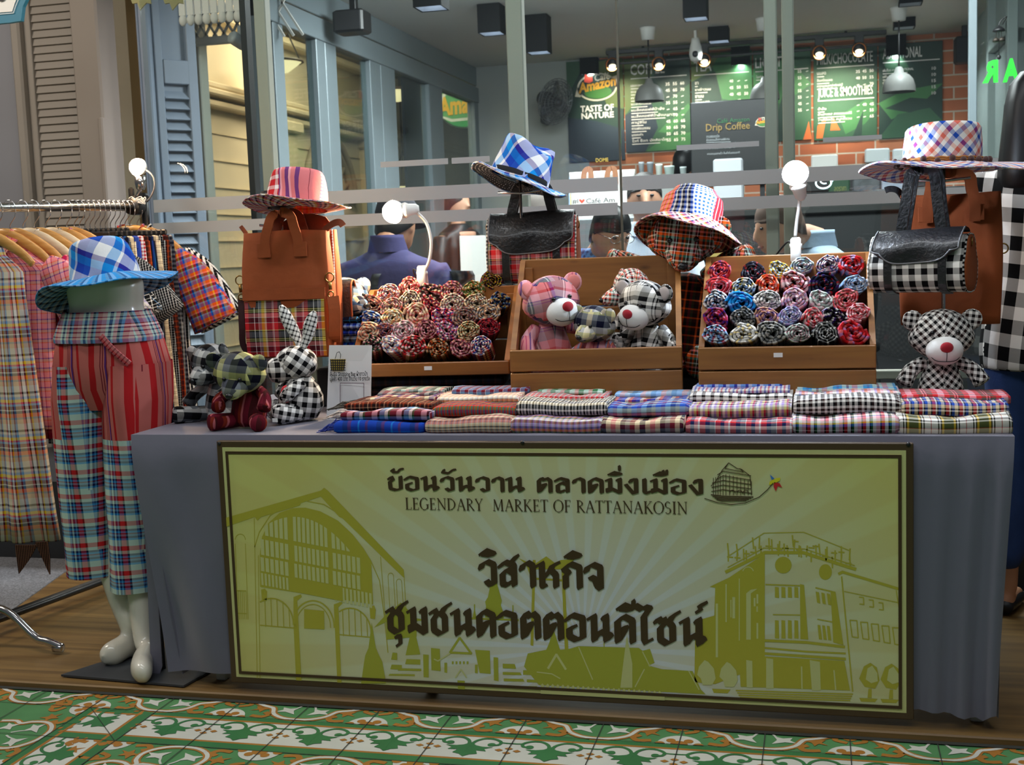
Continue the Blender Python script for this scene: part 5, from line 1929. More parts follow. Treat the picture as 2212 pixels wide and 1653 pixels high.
# left end of the table
bear('yellow and grey checked bear with maroon body slumped at the table corner', on(540, 918, .14), .25, -6, G_yel, G_mar, G_mar, G_yel, nose='black', hrot=(26, 3, 10), hpos=(0, -.13, -.07), snout=.06, sole=G_mar, hs=1.06,
     arms=[((.15, -.02, .44), (.3, -.12, .34), (.24, -.26, .26)), ((.15, -.02, .44), (.28, -.1, .36), (.32, -.2, .24))], legs=[((.12, -.05, .09), (.22, -.2, .09), (.3, -.3, .09))] * 2)
bear('grey and black checked bear half hidden behind the maroon bodied bear', on(482, 890, .27), .265, -22, G_greyc, G_greyc, G_greyc, G_greyc, nose='black', hrot=(16, -4, 0), hpos=(-.03, -.06, -.06), snout=.05,
     arms=[((.15, -.02, .42), (.3, -.14, .3), (.34, -.22, .2)), ((.15, 0, .44), (.2, -.1, .36), (.2, -.2, .3))], legs=[((.12, -.05, .09), (.26, -.24, .09), (.36, -.36, .09)), ((.1, -.05, .09), (.14, -.16, .09), (.16, -.24, .09))])
bear('navy and grey checked bear seen behind the rust tote', on(745, 700, .66, .86), .30, 60, G_blue2, G_blue2, G_blue2, G_blue2, nose='black', hrot=(0, 0, 0), snout=.05)
f = MB()
f.box((at(745, 720, .66).x, .66, ZT0 + .064), (.15, .16, .126), .006)
f.build('display_box', m_dark, label='plain dark box under the navy and grey checked bear', cat='box')

f = MB()
f.box((at(1482, 720, .82).x, .82, ZT0 + .035), (.2, .2, .066), .006)
f.build('display_box', m_dark, label='low dark box under the tartan bear behind the crates', cat='box')
# rabbit
t = thing('toy_rabbit', 'black and white gingham rabbit with upright ears beside the white card', 'soft toy', on(652, 905, .27), -58, 'cloth bears on the stall')
G_r = plaid('gingham rabbit', 'W15 K15', 'W15 K15', bump=.2)
s = 1.0
f = MB()
f.lathe([(.012, 0), (.045, .006), (.064, .04), (.064, .075), (.052, .105), (.036, .13), (.012, .142)], 22, sx=.95, sy=1.05)
f.boxuv(10)
f.build('body', G_r, t)
f = MB()
f.ell((0, -.008, .172), (.056, .064, .052), n=26, k=16)
f.chevron(38)
hd = f.build('head', G_r, t)
f = MB()
f.lathe([(.012, -.02), (.04, -.005), (.038, .03), (.03, .046), (.01, .054)], 20, T=M.Translation((0, -.042, .158)) @ rotm(100))
f.boxuv(0)
f.build('muzzle', G_r, t)
f = MB()
f.ell((0, -.093, .164), .008, n=10, k=6)
f.build('nose', m_nose_k, t)
for sg in (-1, 1):
    f = MB()
    f.ell((sg * .03, -.056, .186), .006, n=10, k=6)
    f.build('eye', m_eye, t)
    f = MB()
    base = V((sg * .02, .01, .215))
    tip = V((sg * .02 + (-.006 if sg < 0 else .012), .005 + sg * .045, .345 if sg < 0 else .325))
    pts = [base, base.lerp(tip, .3) + V((0, .004, 0)), base.lerp(tip, .65), tip]
    f.tube(pts, [.009, .012, .017, .02, .018, .005], 14, k=4, up=(0, 1, 0), flat=.42)
    f.boxuv(20)
    f.build('ear', plaid('rabbit ear check', 'W8 K5 W6 K3', 'W9 K5'), t)
    f = MB()
    f.tube([(sg * .042, 0, .115), (sg * .06, -.035, .095), (sg * .05, -.062, .072)], [.017, .02, .021, .012], 14, k=4)
    f.boxuv(15)
    a = f.build('arm', plaid('gingham rabbit limb', 'W12 K12', 'W12 K12'), t)
    f = MB()
    f.tube([(sg * .04, -.01, .03), (sg * .052, -.06, .03), (sg * .055, -.095, .034)], [.026, .03, .033, .018], 16, k=4)
    f.boxuv(15)
    f.build('leg', plaid('gingham rabbit limb', 'W12 K12', 'W12 K12'), t)
f = MB()
f.ell((.056, -.05, .088), (.007, .016, .026), n=12, k=8)
f.build('arm_patch', plaid('rabbit patch', 'r6 P6', 'r8'), t, label='red striped patch on the rabbit\'s arm')
f = MB()
f.box((at(594, 908, .06).x, at(594, 908, .06).y, at(594, 908, .06).z), (.016, .001, .011))
o = f.build('price_tag', m_paper, label='white price sticker on the maroon bear\'s foot', cat='sticker')

# ================================================================== HATS
def hat(label, loc, rot, rc, hc, rb, crown_m, brim_m, lining, wave=.015, droop=.02, band=None, pinch=.02, sect=None, ntop=.86, wph=0.0, pom=None, cord=None, ph=0.0):
    t = thing('sun_hat', label, 'hat', loc)
    t.rotation_euler = tuple(rad(a) for a in rot)
    n = 48
    ms = crown_m if isinstance(crown_m, list) else [crown_m]
    def topfn(p, th, j):
        k = max(0, (p.z / hc - .55) / .45)
        p = V(p)
        p.z -= pinch * k * (math.cos(th * 2 + ph) * .5 + .5) * (.6 + .4 * math.sin(th + ph))
        p.x += .004 * math.sin(3 * th + p.z * 40)
        p.y += .004 * math.cos(4 * th + p.z * 30)
        return p
    f = MB()
    prof = [(rc, 0), (rc * .985, hc * .2), (rc * .965, hc * .45), (rc * .94, hc * .7), (rc * (ntop + .05), hc * .88), (rc * ntop, hc * .97), (rc * ntop * .75, hc * .99), (rc * .3, hc * .93), (.004, hc * .92)]
    f.lathe(prof, n, fn=topfn, cap=(False, True), mif=(lambda u, v: int(u * len(ms) * .999)) if len(ms) > 1 else None)
    if len(ms) == 1:
        pass
    f.build('crown', ms, t)
    f = MB()
    k = 8
    rings = []
    for side in (0, 1):
        for j in range(k + 1):
            jj = j if side == 0 else k - j
            q = jj / k
            r = rc + (rb - rc) * q
            rg = []
            for i in range(n):
                th = 2 * PI * i / n
                z = -droop * q ** 1.5 + wave * q * math.sin(2 * th + wph) + wave * .35 * q * math.sin(5 * th + wph * 2) - (.0025 if side else 0)
                rg.append(V((r * math.cos(th), r * math.sin(th), z)))
            rings.append(rg)
    f.loft(rings[:k + 1], cap=(False, False))
    b_ = f.build('brim', brim_m, t)
    f = MB()
    f.loft(rings[k + 1:], cap=(False, False))
    f.build('brim_underside', lining, t)
    f = MB()
    pts = [rings[k][i] + V((0, 0, -.0012)) for i in range(n)] + [rings[k][0] + V((0, 0, -.0012))]
    f.tube(pts, .0026, 6, cap=False)
    f.boxuv()
    f.build('brim_edge', brim_m, t)
    if band:
        f = MB()
        f.lathe([(rc * 1.006, .002), (rc * 1.012, .004), (rc * 1.008, .016), (rc * .99, .018)], n, cap=(False, False))
        f.build('hat_band', band, t)
    if cord:
        f = MB()
        for dz in (0, .005):
            f.tube([V(((rc + .009) * math.cos(2 * PI * i / n), (rc + .009) * math.sin(2 * PI * i / n), .004 + dz + .0015 * math.sin(i * 3))) for i in range(n + 1)], .0036, 6, cap=False)
        f.build('braided_cord', cord, t)
        for i in range(26):
            th = 2 * PI * i / 26 + .1 * math.sin(i * 7)
            f = MB()
            rr = rc + .02 + .006 * math.sin(i * 5)
            f.ell((rr * math.cos(th), rr * math.sin(th), .003 + .006 * math.sin(i * 3)), .0088, n=10, k=7)
            f.build('pompom', pom, t)
    return t
H_blue = plaid('blue hat check', 'W22 T18 W6 B20 b14', 'W22 b18 T16 V10', k=1.6, ang=32, bump=.15)
H_blueu = plaid('blue hat brim', 'L14 V12 C14 T10', 'W14 V10 T12', k=1.5, ang=20, bump=.15)
H_dots, nt, b = newmat('polka_dot_lining')
vo = nt.nodes.new('ShaderNodeTexVoronoi')
vo.inputs['Scale'].default_value = 90
vo.inputs['Randomness'].default_value = .2
uvn = nt.nodes.new('ShaderNodeUVMap')
rp = nt.nodes.new('ShaderNodeValToRGB')
rp.color_ramp.interpolation = 'CONSTANT'
rp.color_ramp.elements[0].color = lin('e8e8e8')
rp.color_ramp.elements[1].color = lin('141418')
rp.color_ramp.elements[1].position = .2
nt.links.new(uvn.outputs[0], vo.inputs['Vector'])
nt.links.new(vo.outputs['Distance'], rp.inputs[0])
nt.links.new(rp.outputs[0], b.inputs['Base Color'])
H_pat = [plaid('patch red', 'r26 W16 R14', 'r20 W12', bump=.15), plaid('patch pink', 'P30 m2 P6', 'P20', bal=.3, bump=.15), plaid('patch violet', 'P14 V14 p8', 'P30', bal=.25, bump=.15), plaid('patch lines', 'P10 Y2 P8 V2', 'p9 b2', bump=.15), plaid('patch navy', 'N8 b8 W6', 'N8 w8', bump=.15), plaid('patch orange', 'O8 P10 Y5', 'P12 J5', bump=.15)]
H_brim = plaid('patch brim', 'K8 W8 Y7 r9 V8 p8', 'W9 K6 P9', ang=40, bump=.15)
H_under = plaid('patch brim under', 'X12 C8 m10 K6', 'X10 C6 P6', ang=30)
H_red = plaid('red blue hat', 'W10 r9 W8 b9', 'W10 F8 W9 b8', k=1.5, ang=45, bump=.12)
hat('patchwork hat in red and pink on the left stand above the rust tote', at(642, 452, .50), (-6, 4, 20), .094, .122, .166, [H_pat[i] for i in (1, 5, 3, 4, 0, 2, 1, 3)], H_brim, H_brim, wave=.008, droop=-.012, pinch=.012)
hat('blue and white checked hat tilted on the stand of the black flap bag', at(1122, 388, .78), (-12, 17, -10), .094, .13, .158, H_blue, H_blueu, H_dots, wave=.012, droop=.012, band=mat('black_ribbon', '131316', .9), pinch=.045, ph=1.2)
hat('patchwork hat with blue gingham panel worn by the tartan bear', at(1490, 482, .68), (-18, 9, 0), .094, .105, .162, [H_pat[i] for i in (1, 3, 0, 2, 5, 4, 1, 5)][:6] + [plaid('patch gingham', 'W6 b6', 'W6 b6', bump=.1), plaid('patch crimson', 'r10 p5 m6', 'r12', bal=.3)], H_brim, H_under, wave=.012, droop=.045, ntop=.7, pinch=.0)
hat('wide red and blue checked hat with brown pompom cord on the right stand', at(2036, 354, .58), (-1, 1, 8), .106, .112, .225, H_red, H_red, H_red, wave=.014, droop=.016, pinch=.012, ntop=.9, cord=mat('tan_cord', 'a5682c', .8), pom=mat('brown_pompom', '4a2f2a', .95, sheen=.3), wph=.8)
hat('blue and white checked hat resting on the headless mannequin', at(230, 606, .20), (-9, -13, 12), .1, .12, .208, H_blue, plaid('blue teal brim', 'T14 U10 n8 L12', 'U12 T9'), plaid('blue hat under', 'N12 w12 U10', 'U12 N10 L8', ang=25), wave=.02, droop=.035, pinch=.02)
# ================================================================== STANDS, BAGS, LAMPS
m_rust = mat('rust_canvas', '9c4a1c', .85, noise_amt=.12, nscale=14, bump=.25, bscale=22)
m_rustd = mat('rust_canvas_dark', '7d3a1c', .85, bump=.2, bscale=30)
m_leather = mat('black_leather', '1a1b1e', .36, bump=.3, bscale=90, coat=.15)
m_brass = mat('antique_brass', '8a6a36', .35, .9)
m_maroonb = mat('dark_maroon_strap', '3b1a1c', .7)
def rrect(w, d, n=24, e=5.0, dy=0.0):
    return [(w / 2 * math.copysign(abs(math.cos(2 * PI * i / n)) ** (2 / e), math.cos(2 * PI * i / n)), dy + d / 2 * math.copysign(abs(math.sin(2 * PI * i / n)) ** (2 / e), math.sin(2 * PI * i / n))) for i in range(n)]
def stand(label, px, Y, ztop, arm=None):
    p = at(px, 700, Y)
    t = thing('display_stand', label, 'display stand', (p.x, Y, ZT0 + .001))
    h = ztop - ZT0
    f = MB()
    f.lathe([(.06, 0), (.06, .004), (.05, .008), (.01, .012)], 24)
    f.build('base', m_steel, t)
    f = MB()
    f.lathe([(.0062, .01), (.0062, h * .62), (.0045, h * .625), (.0045, h), (.0045, h)], 12)
    f.build('pole', m_steel, t)
    f = MB()
    f.lathe([(.009, h * .6), (.0105, h * .605), (.0105, h * .635), (.009, h * .64)], 12)
    f.tube([(0, 0, h * .62), (-.022, -.006, h * .62)], .003, 8)
    f.ell((-.025, -.007, h * .62), .006, n=8, k=6)
    f.build('clamp_knob', m_steel, t)
    f = MB()
    f.lathe([(.004, h - .002), (.03, h + .002), (.06, h + .02), (.07, h + .04), (.06, h + .06)], 18)
    f.build('hat_rest', m_black, t)
    f = MB()
    f.tube([(-.07, -.018, h - .045), (0, -.006, h - .05), (.07, -.018, h - .045)], .004, 8)
    f.build('bag_arm', m_steel, t)
    return t
stand('chrome stand holding the pink patchwork hat and rust tote', 622, .52, at(640, 444, .5).z - .012)
stand('chrome stand holding the blue hat and black flap bag', 1134, .80, at(1122, 384, .78).z)
stand('chrome stand holding the wide red and blue hat', 2038, .615, at(2036, 352, .58).z)

def handle(t, m_, p0, p1, ztop, w, y, lean=0.0, d=.008, name='handle'):
    f = MB()
    (x0, z0), (x1, z1) = p0, p1
    f.ribbon([(x0, y, z0 - .05), (x0, y - d * .3, z0), (x0 + lean, y, (z0 + ztop) / 2), (x0 + lean * 2, y + .006, ztop - .012), ((x0 + x1) / 2, y + .01, ztop), (x1 - lean * 2, y + .006, ztop - .012), (x1 - lean, y, (z1 + ztop) / 2), (x1, y - d * .3, z1), (x1, y, z1 - .05)], w, .005, (1, 0, .2), k=4)
    return f.build(name, m_, t)
def ring_(f, c, r, w=.0022, nrm=(0, 1, 0)):
    q = V(nrm).to_track_quat('Z', 'Y').to_matrix().to_4x4()
    f.tube([M.Translation(c) @ q @ V((r * math.cos(2 * PI * i / 14), r * math.sin(2 * PI * i / 14), 0)) for i in range(15)], w, 6, cap=False)
def canvas_bag(t, w, h, d, m_, belly=.012, name='body', seed=1):
    f = MB()
    rings = []
    for j in range(15):
        q = j / 14
        k = .96 + .04 * math.sin(PI * q)
        dd = d * (.9 + .35 * math.sin(PI * min(1, q * 1.1)) * 1) * (1 if q < .85 else 1 - (q - .85) * 2.4)
        rings.append([V((x, y + .004 * math.sin(x * 60 + q * 9 + seed) * (q > .1), q * h + .003 * math.sin(x * 25 + seed) * q)) for x, y in rrect(w * k, dd, 40, 6)])
    f.loft(rings)
    f.boxuv()
    return f.build(name, m_, t)
# rust tote with plaid pocket, on the left stand
b0 = at(620, 772, .44)
wt, ht = .285, .392
t = thing('tote_bag', 'rust canvas tote with plaid front pocket hanging under the pink patchwork hat', 'bag', (at(621, 640, .44).x, .455, b0.z), 3)
canvas_bag(t, wt, ht, .075, m_rust)
f = MB()
hz = at(620, 637, .44).z - b0.z
rings = []
for j in range(9):
    q = j / 8
    rings.append([V((x, -.047 - .006 * math.sin(PI * q) + .002 * math.sin(x * 40), .006 + q * (hz - .006))) for x in [(-wt / 2 + .012) + (wt - .024) * i / 20 for i in range(21)]])
back = []
f.loft(rings, closed=False)
f.boxuv()
tp = plaid('tote pocket plaid', 'K8 W1 A6 Y7 C4 m12 P3 W1 r9 X5 K7 W2', 'r14 W1 m10 W1 P8 K2 y2 H2 y2 K2 A12 K2 y2', k=1.5, bump=.15, bscale=30)
f.build('pocket', tp, t)
f = MB()
f.ribbon([(-wt / 2 + .008, -.049, hz + .004), (0, -.056, hz + .004), (wt / 2 - .008, -.049, hz + .004)], .035, .003, (0, 0, 1), k=6)
f.build('pocket_band', m_rust, t)
ztp = at(620, 466, .45).z - b0.z
for y, nm in ((-.032, 'front'), (.03, 'rear')):
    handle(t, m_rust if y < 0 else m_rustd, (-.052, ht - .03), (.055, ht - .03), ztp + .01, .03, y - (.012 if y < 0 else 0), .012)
for x in (-.052, .055):
    f = MB()
    f.box((x - (.006 if x < 0 else -.006), -.046, ht - .058), (.042, .004, .045), .001)
    f.build('handle_patch', m_rust, t)
for x, nm in ((-wt / 2 - .004, 1), (wt / 2 + .004, 2)):
    f = MB()
    ring_(f, V((x, -.035, hz + .05)), .014)
    f.tube([(x, -.036, hz + .036), (x + .002, -.037, hz + .012)], .0055, 8)
    ring_(f, V((x + .002, -.037, hz - .002)), .009)
    f.build('strap_ring', m_brass, t)
f = MB()
f.ribbon([(-wt / 2 - .004, -.035, hz - .005), (-wt / 2 - .008, -.03, hz - .1), (-wt / 2 - .012, -.01, .03), (-wt / 2 + .03, .03, -.03)], .02, .004, (1, 0, 0), k=4)
f.build('strap', m_maroonb, t, label='dark maroon shoulder strap')
f = MB()
f.ribbon([(wt / 2 + .012, -.038, hz - .008), (wt / 2 + .016, -.04, hz - .06), (wt / 2 + .008, -.03, hz - .13), (wt / 2 - .004, -.0, hz - .15)], .036, .005, (1, .5, 0), k=4)
f.build('strap_tail', m_rust, t)
f = MB()
f.ribbon([(wt / 2 - .02, .0, ht - .004), (wt / 2 + .012, -.004, ht + .016), (wt / 2 + .035, -.006, ht + .02), (wt / 2 + .046, -.006, ht + .008)], .02, .005, (0, .3, 1), k=4)
f.build('zip_pull', m_rustd, t)
f = MB()
f.ribbon([(-wt / 2 + .012, .0, ht - .004), (-wt / 2 + .002, -.004, ht + .012), (-wt / 2 - .004, -.004, ht + .02)], .012, .005, (0, .3, 1), k=3)
f.build('zip_tab', m_rustd, t)
# bags hung behind it
t = thing('shoulder_bag', 'rust canvas bag peeping out behind the plaid pocket tote', 'bag', (at(672, 640, .53).x, .535, b0.z + .02), 4)
canvas_bag(t, .19, ht - .02, .06, m_rust, seed=4)
f = MB()
f.poly([(-.07, -.034, ht - .06), (.075, -.034, ht - .06), (.085, -.034, ht - .0), (.07, -.034, ht + .02), (.03, -.034, ht + .032), (-.03, -.034, ht + .03), (-.07, -.034, ht + .01)], (0, -1, 0), .006)
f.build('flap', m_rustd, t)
f = MB()
f.tube([(.088, -.034, ht - .02), (.09, -.036, ht - .12), (.088, -.036, .1)], .003, 6, k=4)
f.build('piping', plaid('piping check', 'W5 r4', None), t)
t = thing('satchel', 'black leather satchel with rust lining tucked behind the rust tote', 'bag', (at(722, 660, .60).x, .60, at(722, 735, .6).z), 8)
canvas_bag(t, .13, .17, .05, m_leather, seed=7)
f = MB()
f.ribbon([(0, .03, .165), (.0, .0, .192), (0, -.034, .17), (0, -.038, .10), (0, -.034, .05)], .13, .005, (1, 0, 0), k=4)
f.build('flap', m_leather, t)
f = MB()
f.tube([(.066, .03, .165), (.066, 0, .192), (.066, -.036, .17), (.066, -.04, .10), (.066, -.036, .05)], .003, 6, k=4)
f.build('flap_edge', m_rust, t)

def flap_bag(label, loc, rz, w, h, d, plaid_m, side_m, flap_h, ztop, hx, fw):
    """barrel bag: cloth body, leather flap over the front, straps, two tall handles"""
    t = thing('handbag', label, 'bag', loc, rz)
    f = MB()
    n = 20
    prof = []
    for i in range(n):
        a = 2 * PI * i / n
        prof.append((d / 2 * math.copysign(abs(math.cos(a)) ** .7, math.cos(a)) * (1 - .25 * (math.sin(a) > .3)), h / 2 + h / 2 * math.copysign(abs(math.sin(a)) ** .7, math.sin(a))))
    rings = [[V((x, y, z)) for y, z in prof] for x in [-w / 2, -w / 2 + .004, -w / 6, w / 6, w / 2 - .004, w / 2]]
    f.loft(rings, cap=(False, False))
    f.boxuv()
    f.build('body', plaid_m, t)
    for s in (-1, 1):
        f = MB()
        f.loft([[V((s * (w / 2 + dx), y * k, h / 2 + (z - h / 2) * k)) for y, z in prof] for dx, k in ((-.002, 1.0), (.004, .97), (.007, .8), (.008, .3))], cap=(False, True))
        f.build('side_panel', side_m, t)
        f = MB()
        pr = [V((s * (w / 2 + .002), y, z)) for y, z in prof]
        f.tube(pr + [pr[0]], .0028, 6, cap=False)
        f.boxuv()
        f.build('piping', plaid('piping bw', 'W6 K6', None), t)
        f = MB()
        x = s * w * .29
        f.ribbon([V((x, y * 1.03, h / 2 + (z - h / 2) * 1.02)) for y, z in prof[n // 4:3 * n // 4 + 1]][::1] if False else [V((x, -d / 2 - .002, h * .62)), V((x, -d / 2 - .003, h * .3)), V((x, -d * .42, h * .06)), V((x, 0, -.003))], w * .085, .004, (1, 0, 0), k=4)
        f.build('strap', m_leather, t)
        f = MB()
        ring_(f, V((s * (w / 2 + .008), -.01, h * .86)), .011, nrm=(1, .4, 0))
        f.build('strap_ring', m_brass, t)
    f = MB()
    rings = []
    ng = 30
    for j in range(15):
        q = j / 14
        if q < .3:
            a = PI / 2 * (q / .3)
            y, z = d * .34 * math.cos(a) - d * .1, h + .004 + d * .10 * math.sin(a)
        else:
            u = (q - .3) / .7
            y, z = -d * .1 - d * .44 * math.sin(min(1, u * 1.6) * PI / 2), h + .004 + d * .1 - (h * flap_h) * u
        ww = fw
        if q > .72:
            k = (q - .72) / .28
            ww = fw * (1 - .2 * k ** 3)
        rg = []
        for i in range(ng + 1):
            xx = -ww / 2 + ww * i / ng
            edge = abs(i / ng - .5) * 2
            rg.append(V((xx, y - .003 * math.sin(xx * 40 + q * 5), z + (edge ** 5 * .03 * max(0, (q - .7) / .3)) + .003 * math.sin(xx * 18))))
        rings.append(rg)
    f.loft(rings, closed=False)
    f.loft([[p + V((0, .003, -.003)) for p in r] for r in rings], closed=False)
    f.boxuv()
    f.build('flap', m_leather, t)
    f = MB()
    edge = [r[0] for r in rings[4:]] + rings[-1] + [r[-1] for r in reversed(rings[4:])]
    f.tube(edge, .0022, 6)
    f.build('flap_edge', mat('worn_leather_edge', '6a6c70', .6), t)
    for y in (-.004, d * .22):
        handle(t, m_leather, (-hx, h + .01), (hx, h + .0), ztop, .03, y, lean=.012)
    return t
b1 = at(1150, 612, .82)
flap_bag('black leather flap bag with red plaid body under the blue tilted hat', (at(1152, 560, .82).x, .83, b1.z), 4, .285, at(1150, 468, .82).z - b1.z, .12, plaid('bag plaid red', 'r12 W1 P8 m6 W1 A8 K6 y3 W1 K4', 'r12 W1 A8 K2 y2 K2 W1 P9', k=1.3, bump=.1), m_rust, .62, at(1150, 395, .8).z - b1.z, .068, .275)
b2 = at(1985, 632, .48)
flap_bag('black leather flap bag with black and white gingham body on the right stand', (at(1992, 600, .48).x, .48, b2.z), -22, .255, at(1990, 500, .48).z - b2.z - .01, .13, plaid('bag gingham', 'W17 K17', 'W17 K17', bump=.1), m_rust, .58, at(2000, 366, .52).z - b2.z, .055, .238)
# wide rust tote behind the gingham bag
b3 = at(2055, 700, .69)
t = thing('tote_bag', 'tall rust canvas tote hanging behind the gingham flap bag on the right', 'bag', (at(2052, 600, .69).x, .69, b3.z), -4)
ht3 = at(2055, 420, .69).z - b3.z
canvas_bag(t, .285, ht3, .07, m_rust, seed=11)
for y in (-.034, .03):
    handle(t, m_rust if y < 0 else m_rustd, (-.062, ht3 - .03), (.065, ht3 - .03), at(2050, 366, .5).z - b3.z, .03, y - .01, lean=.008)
for x in (-.07, .073):
    f = MB()
    f.box((x, -.045, ht3 - .055), (.036, .004, .045), .001)
    f.build('handle_patch', m_rust, t)
f = MB()
ring_(f, V((.142, -.02, ht3 - .16)), .014)
f.build('strap_ring', m_brass, t)
f = MB()
f.ribbon([(-.13, 0, ht3 - .004), (-.145, -.004, ht3 + .018), (-.165, -.004, ht3 + .024), (-.18, -.004, ht3 + .02)], .018, .004, (0, .3, 1), k=4)
f.build('zip_tab', m_leather, t)

# ---- clip lamps
def hood(f, B, rb, away):
    """opaque half shell on the back of a bulb: the light leaves it forwards"""
    q = V(away).normalized().to_track_quat('Z', 'Y').to_matrix().to_4x4()
    f.lathe([(rb * 1.05 * math.cos(rad(a)), rb * 1.05 * math.sin(rad(a))) for a in (2, 15, 30, 45, 60, 75, 88)], 22, T=M.Translation(B) @ q, cap=(False, True))

def clip_lamp(label, pb, Y, col, L, neck, clip, rb, cm=m_white, cord=None, up=(0, 0, 1)):
    B = at(pb[0], pb[1], Y)
    t = thing('clip_lamp', label, 'lamp', at(clip[0][0], clip[0][1], clip[0][2]))
    me = mat('bulb_' + col, 'ffffff', .4, emit=col, estr=L)
    f = MB()
    npts = [at(x, y, yy) for x, y, yy in neck]
    d = (B - npts[0]).normalized()
    q = d.to_track_quat('Z', 'Y').to_matrix().to_4x4()
    f.ell(B, rb, n=24, k=16)
    f.build('bulb', me, t, True)
    f = MB()
    hood(f, B, rb, d * -1 * .55 + V((0, .9, .1)))
    f.build('bulb_housing', cm, t, True)
    f = MB()
    base = B - d * rb * .8
    f.lathe([(.024, 0), (.026, -.012), (.02, -.022), (.017, -.045), (.009, -.055)], 18, T=M.Translation(base) @ q)
    f.build('socket', cm, t, True)
    f = MB()
    f.tube([base - d * .05] + npts, .0052, 10, k=5)
    f.build('gooseneck', cm, t, True)
    f = MB()
    c0 = at(*clip[0])
    for sg, rx in ((1, 14), (-1, -14)):
        g = MB()
        g.box((0, 0, 0), (.03, .011, .075), .005)
        f.add(g.v, g.f, g.u, T=M.Translation(c0 + V((0, sg * .013, 0))) @ rotm(rx))
    f.tube([c0 + V((-.018, 0, .012)), c0 + V((.018, 0, .012))], .006, 8)
    f.build('clip', cm, t, True)
    if cord:
        f = MB()
        f.tube([at(*p) for p in cord], .0028, 6, k=5)
        f.build('power_cord', m_black, t, True)
    return t
clip_lamp('white gooseneck clip lamp with warm bulb above the left crate', (850, 458), .70, 'ffdcae', 620, [(893, 452, .72), (920, 480, .74), (931, 520, .75), (928, 560, .76), (918, 584, .765)], [(912, 598, .765)], .036, cord=[(905, 590, .77), (893, 582, .79), (898, 600, .82), (915, 640, .83)])
clip_lamp('white gooseneck clip lamp with cool white bulb on the right crate', (1718, 374), .58, 'dcecff', 800, [(1727, 412, .60), (1727, 440, .61), (1721, 480, .62), (1718, 512, .625)], [(1719, 540, .62)], .036, cord=[(1716, 532, .64), (1704, 522, .66), (1690, 534, .7), (1676, 552, .74)])
# ================================================================== CLOTHES RACK, MANNEQUIN, WOMAN
def xr(y):
    return -2.64 + .175 * (y - .4)
XRK = xr(.6)
rk = thing('clothes_rack', 'chrome clothes rack on black base bars at the left', 'clothes rack', (XRK, .6, .02))
zr0, zr1 = 1.405, 1.43
f = MB()
f.tube([(xr(-.1), -.1, zr0), (xr(1.12), 1.12, zr1)], .0155, 14)
f.build('rail', m_steel, rk, True)
f = MB()
f.tube([(xr(1.12), 1.12, zr1), (xr(1.16), 1.16, zr1 - .01), (xr(1.175), 1.175, zr1 - .05), (xr(1.175), 1.175, .06)], .0145, 12, k=4)
f.build('upright', m_black, rk, True)
f = MB()
f.lathe([(.03, -.02), (.032, 0), (.032, .03), (.026, .045)], 14, T=M.Translation((xr(1.11), 1.11, zr1)) @ rotm(-90))
f.build('corner_joint', m_black, rk, True)
f = MB()
f.tube([(xr(-.2) - .03, -.2, .05), (xr(1.2) - .03, 1.2, .05)], .016, 4)
f.build('base_bar', m_black, rk, True)
f = MB()
f.tube([(xr(-.2) + .05, -.2, .075), (xr(1.2) + .05, 1.2, .075)], .008, 6)
f.build('base_bar', m_black, rk, True)
f = MB()
p0 = atz(135, 1400, .02)
f.tube([p0 + V((-.55, .02, .115)), p0 + V((-.30, .02, .115)), p0 + V((-.2, .015, .105)), p0 + V((-.10, .005, .03)), p0 + V((-.05, 0, .018)), p0], .0125, 12, k=5)
f.lathe([(.0142, -.03), (.0142, 0), (.006, .002)], 12, T=M.Translation(p0) @ rotm(0, 90, 0))
f.build('foot', m_steel, rk, True)

# lamp tied on the rack's end
B = at(298, 361, 1.1)
t = thing('clip_lamp', 'warm bulb lamp tied with string on the end of the clothes rack', 'lamp', (B.x, 1.13, zr1 + .03))
f = MB()
f.ell(B, .032, n=24, k=16)
f.build('bulb', mat('bulb_rack', 'ffffff', .4, emit='ffcf9a', estr=340), t, True)
f = MB()
hood(f, B, .032, (.1, .9, -.3))
f.build('bulb_housing', m_white, t, True)
f = MB()
b_ = B + V((0, .01, -.03))
f.lathe([(.021, 0), (.021, -.03), (.017, -.05), (.012, -.055)], 16, T=M.Translation(b_))
f.tube([b_ + V((-.0, 0, -.05)), at(296, 425, 1.12), at(295, 445, 1.13)], .007, 8, k=3)
f.build('socket', m_steel, t, True)
f = MB()
p = at(300, 430, 1.13)
f.box(p + V((0, 0, .0)), (.085, .02, .026), .006, T=None)
f.box(p + V((-.03, 0, .02)), (.02, .02, .05), .006)
f.tube([p + V((0, 0, 0)), (xr(1.14), 1.14, zr1)], .01, 8)
f.build('clamp', m_black, t, True)
f = MB()
f.tube([at(*q) for q in ((312, 365, 1.1), (330, 380, 1.1), (334, 405, 1.1), (322, 430, 1.12), (304, 438, 1.13))], .0032, 6, k=5)
f.build('power_cord', mat('grey_cord', '8b8b8b', .6), t, True)
f = MB()
r_ = random.Random(5)
for i in range(5):
    c = at(300 + r_.uniform(-4, 4), 432 + r_.uniform(-5, 5), 1.11)
    f.tube([c + V((.03 * math.cos(a + i), -.012, .012 * math.sin(a * 2 + i))) for a in [k * .9 for k in range(8)]], .0018, 5, k=3)
f.build('tie_string', m_white, t, True)

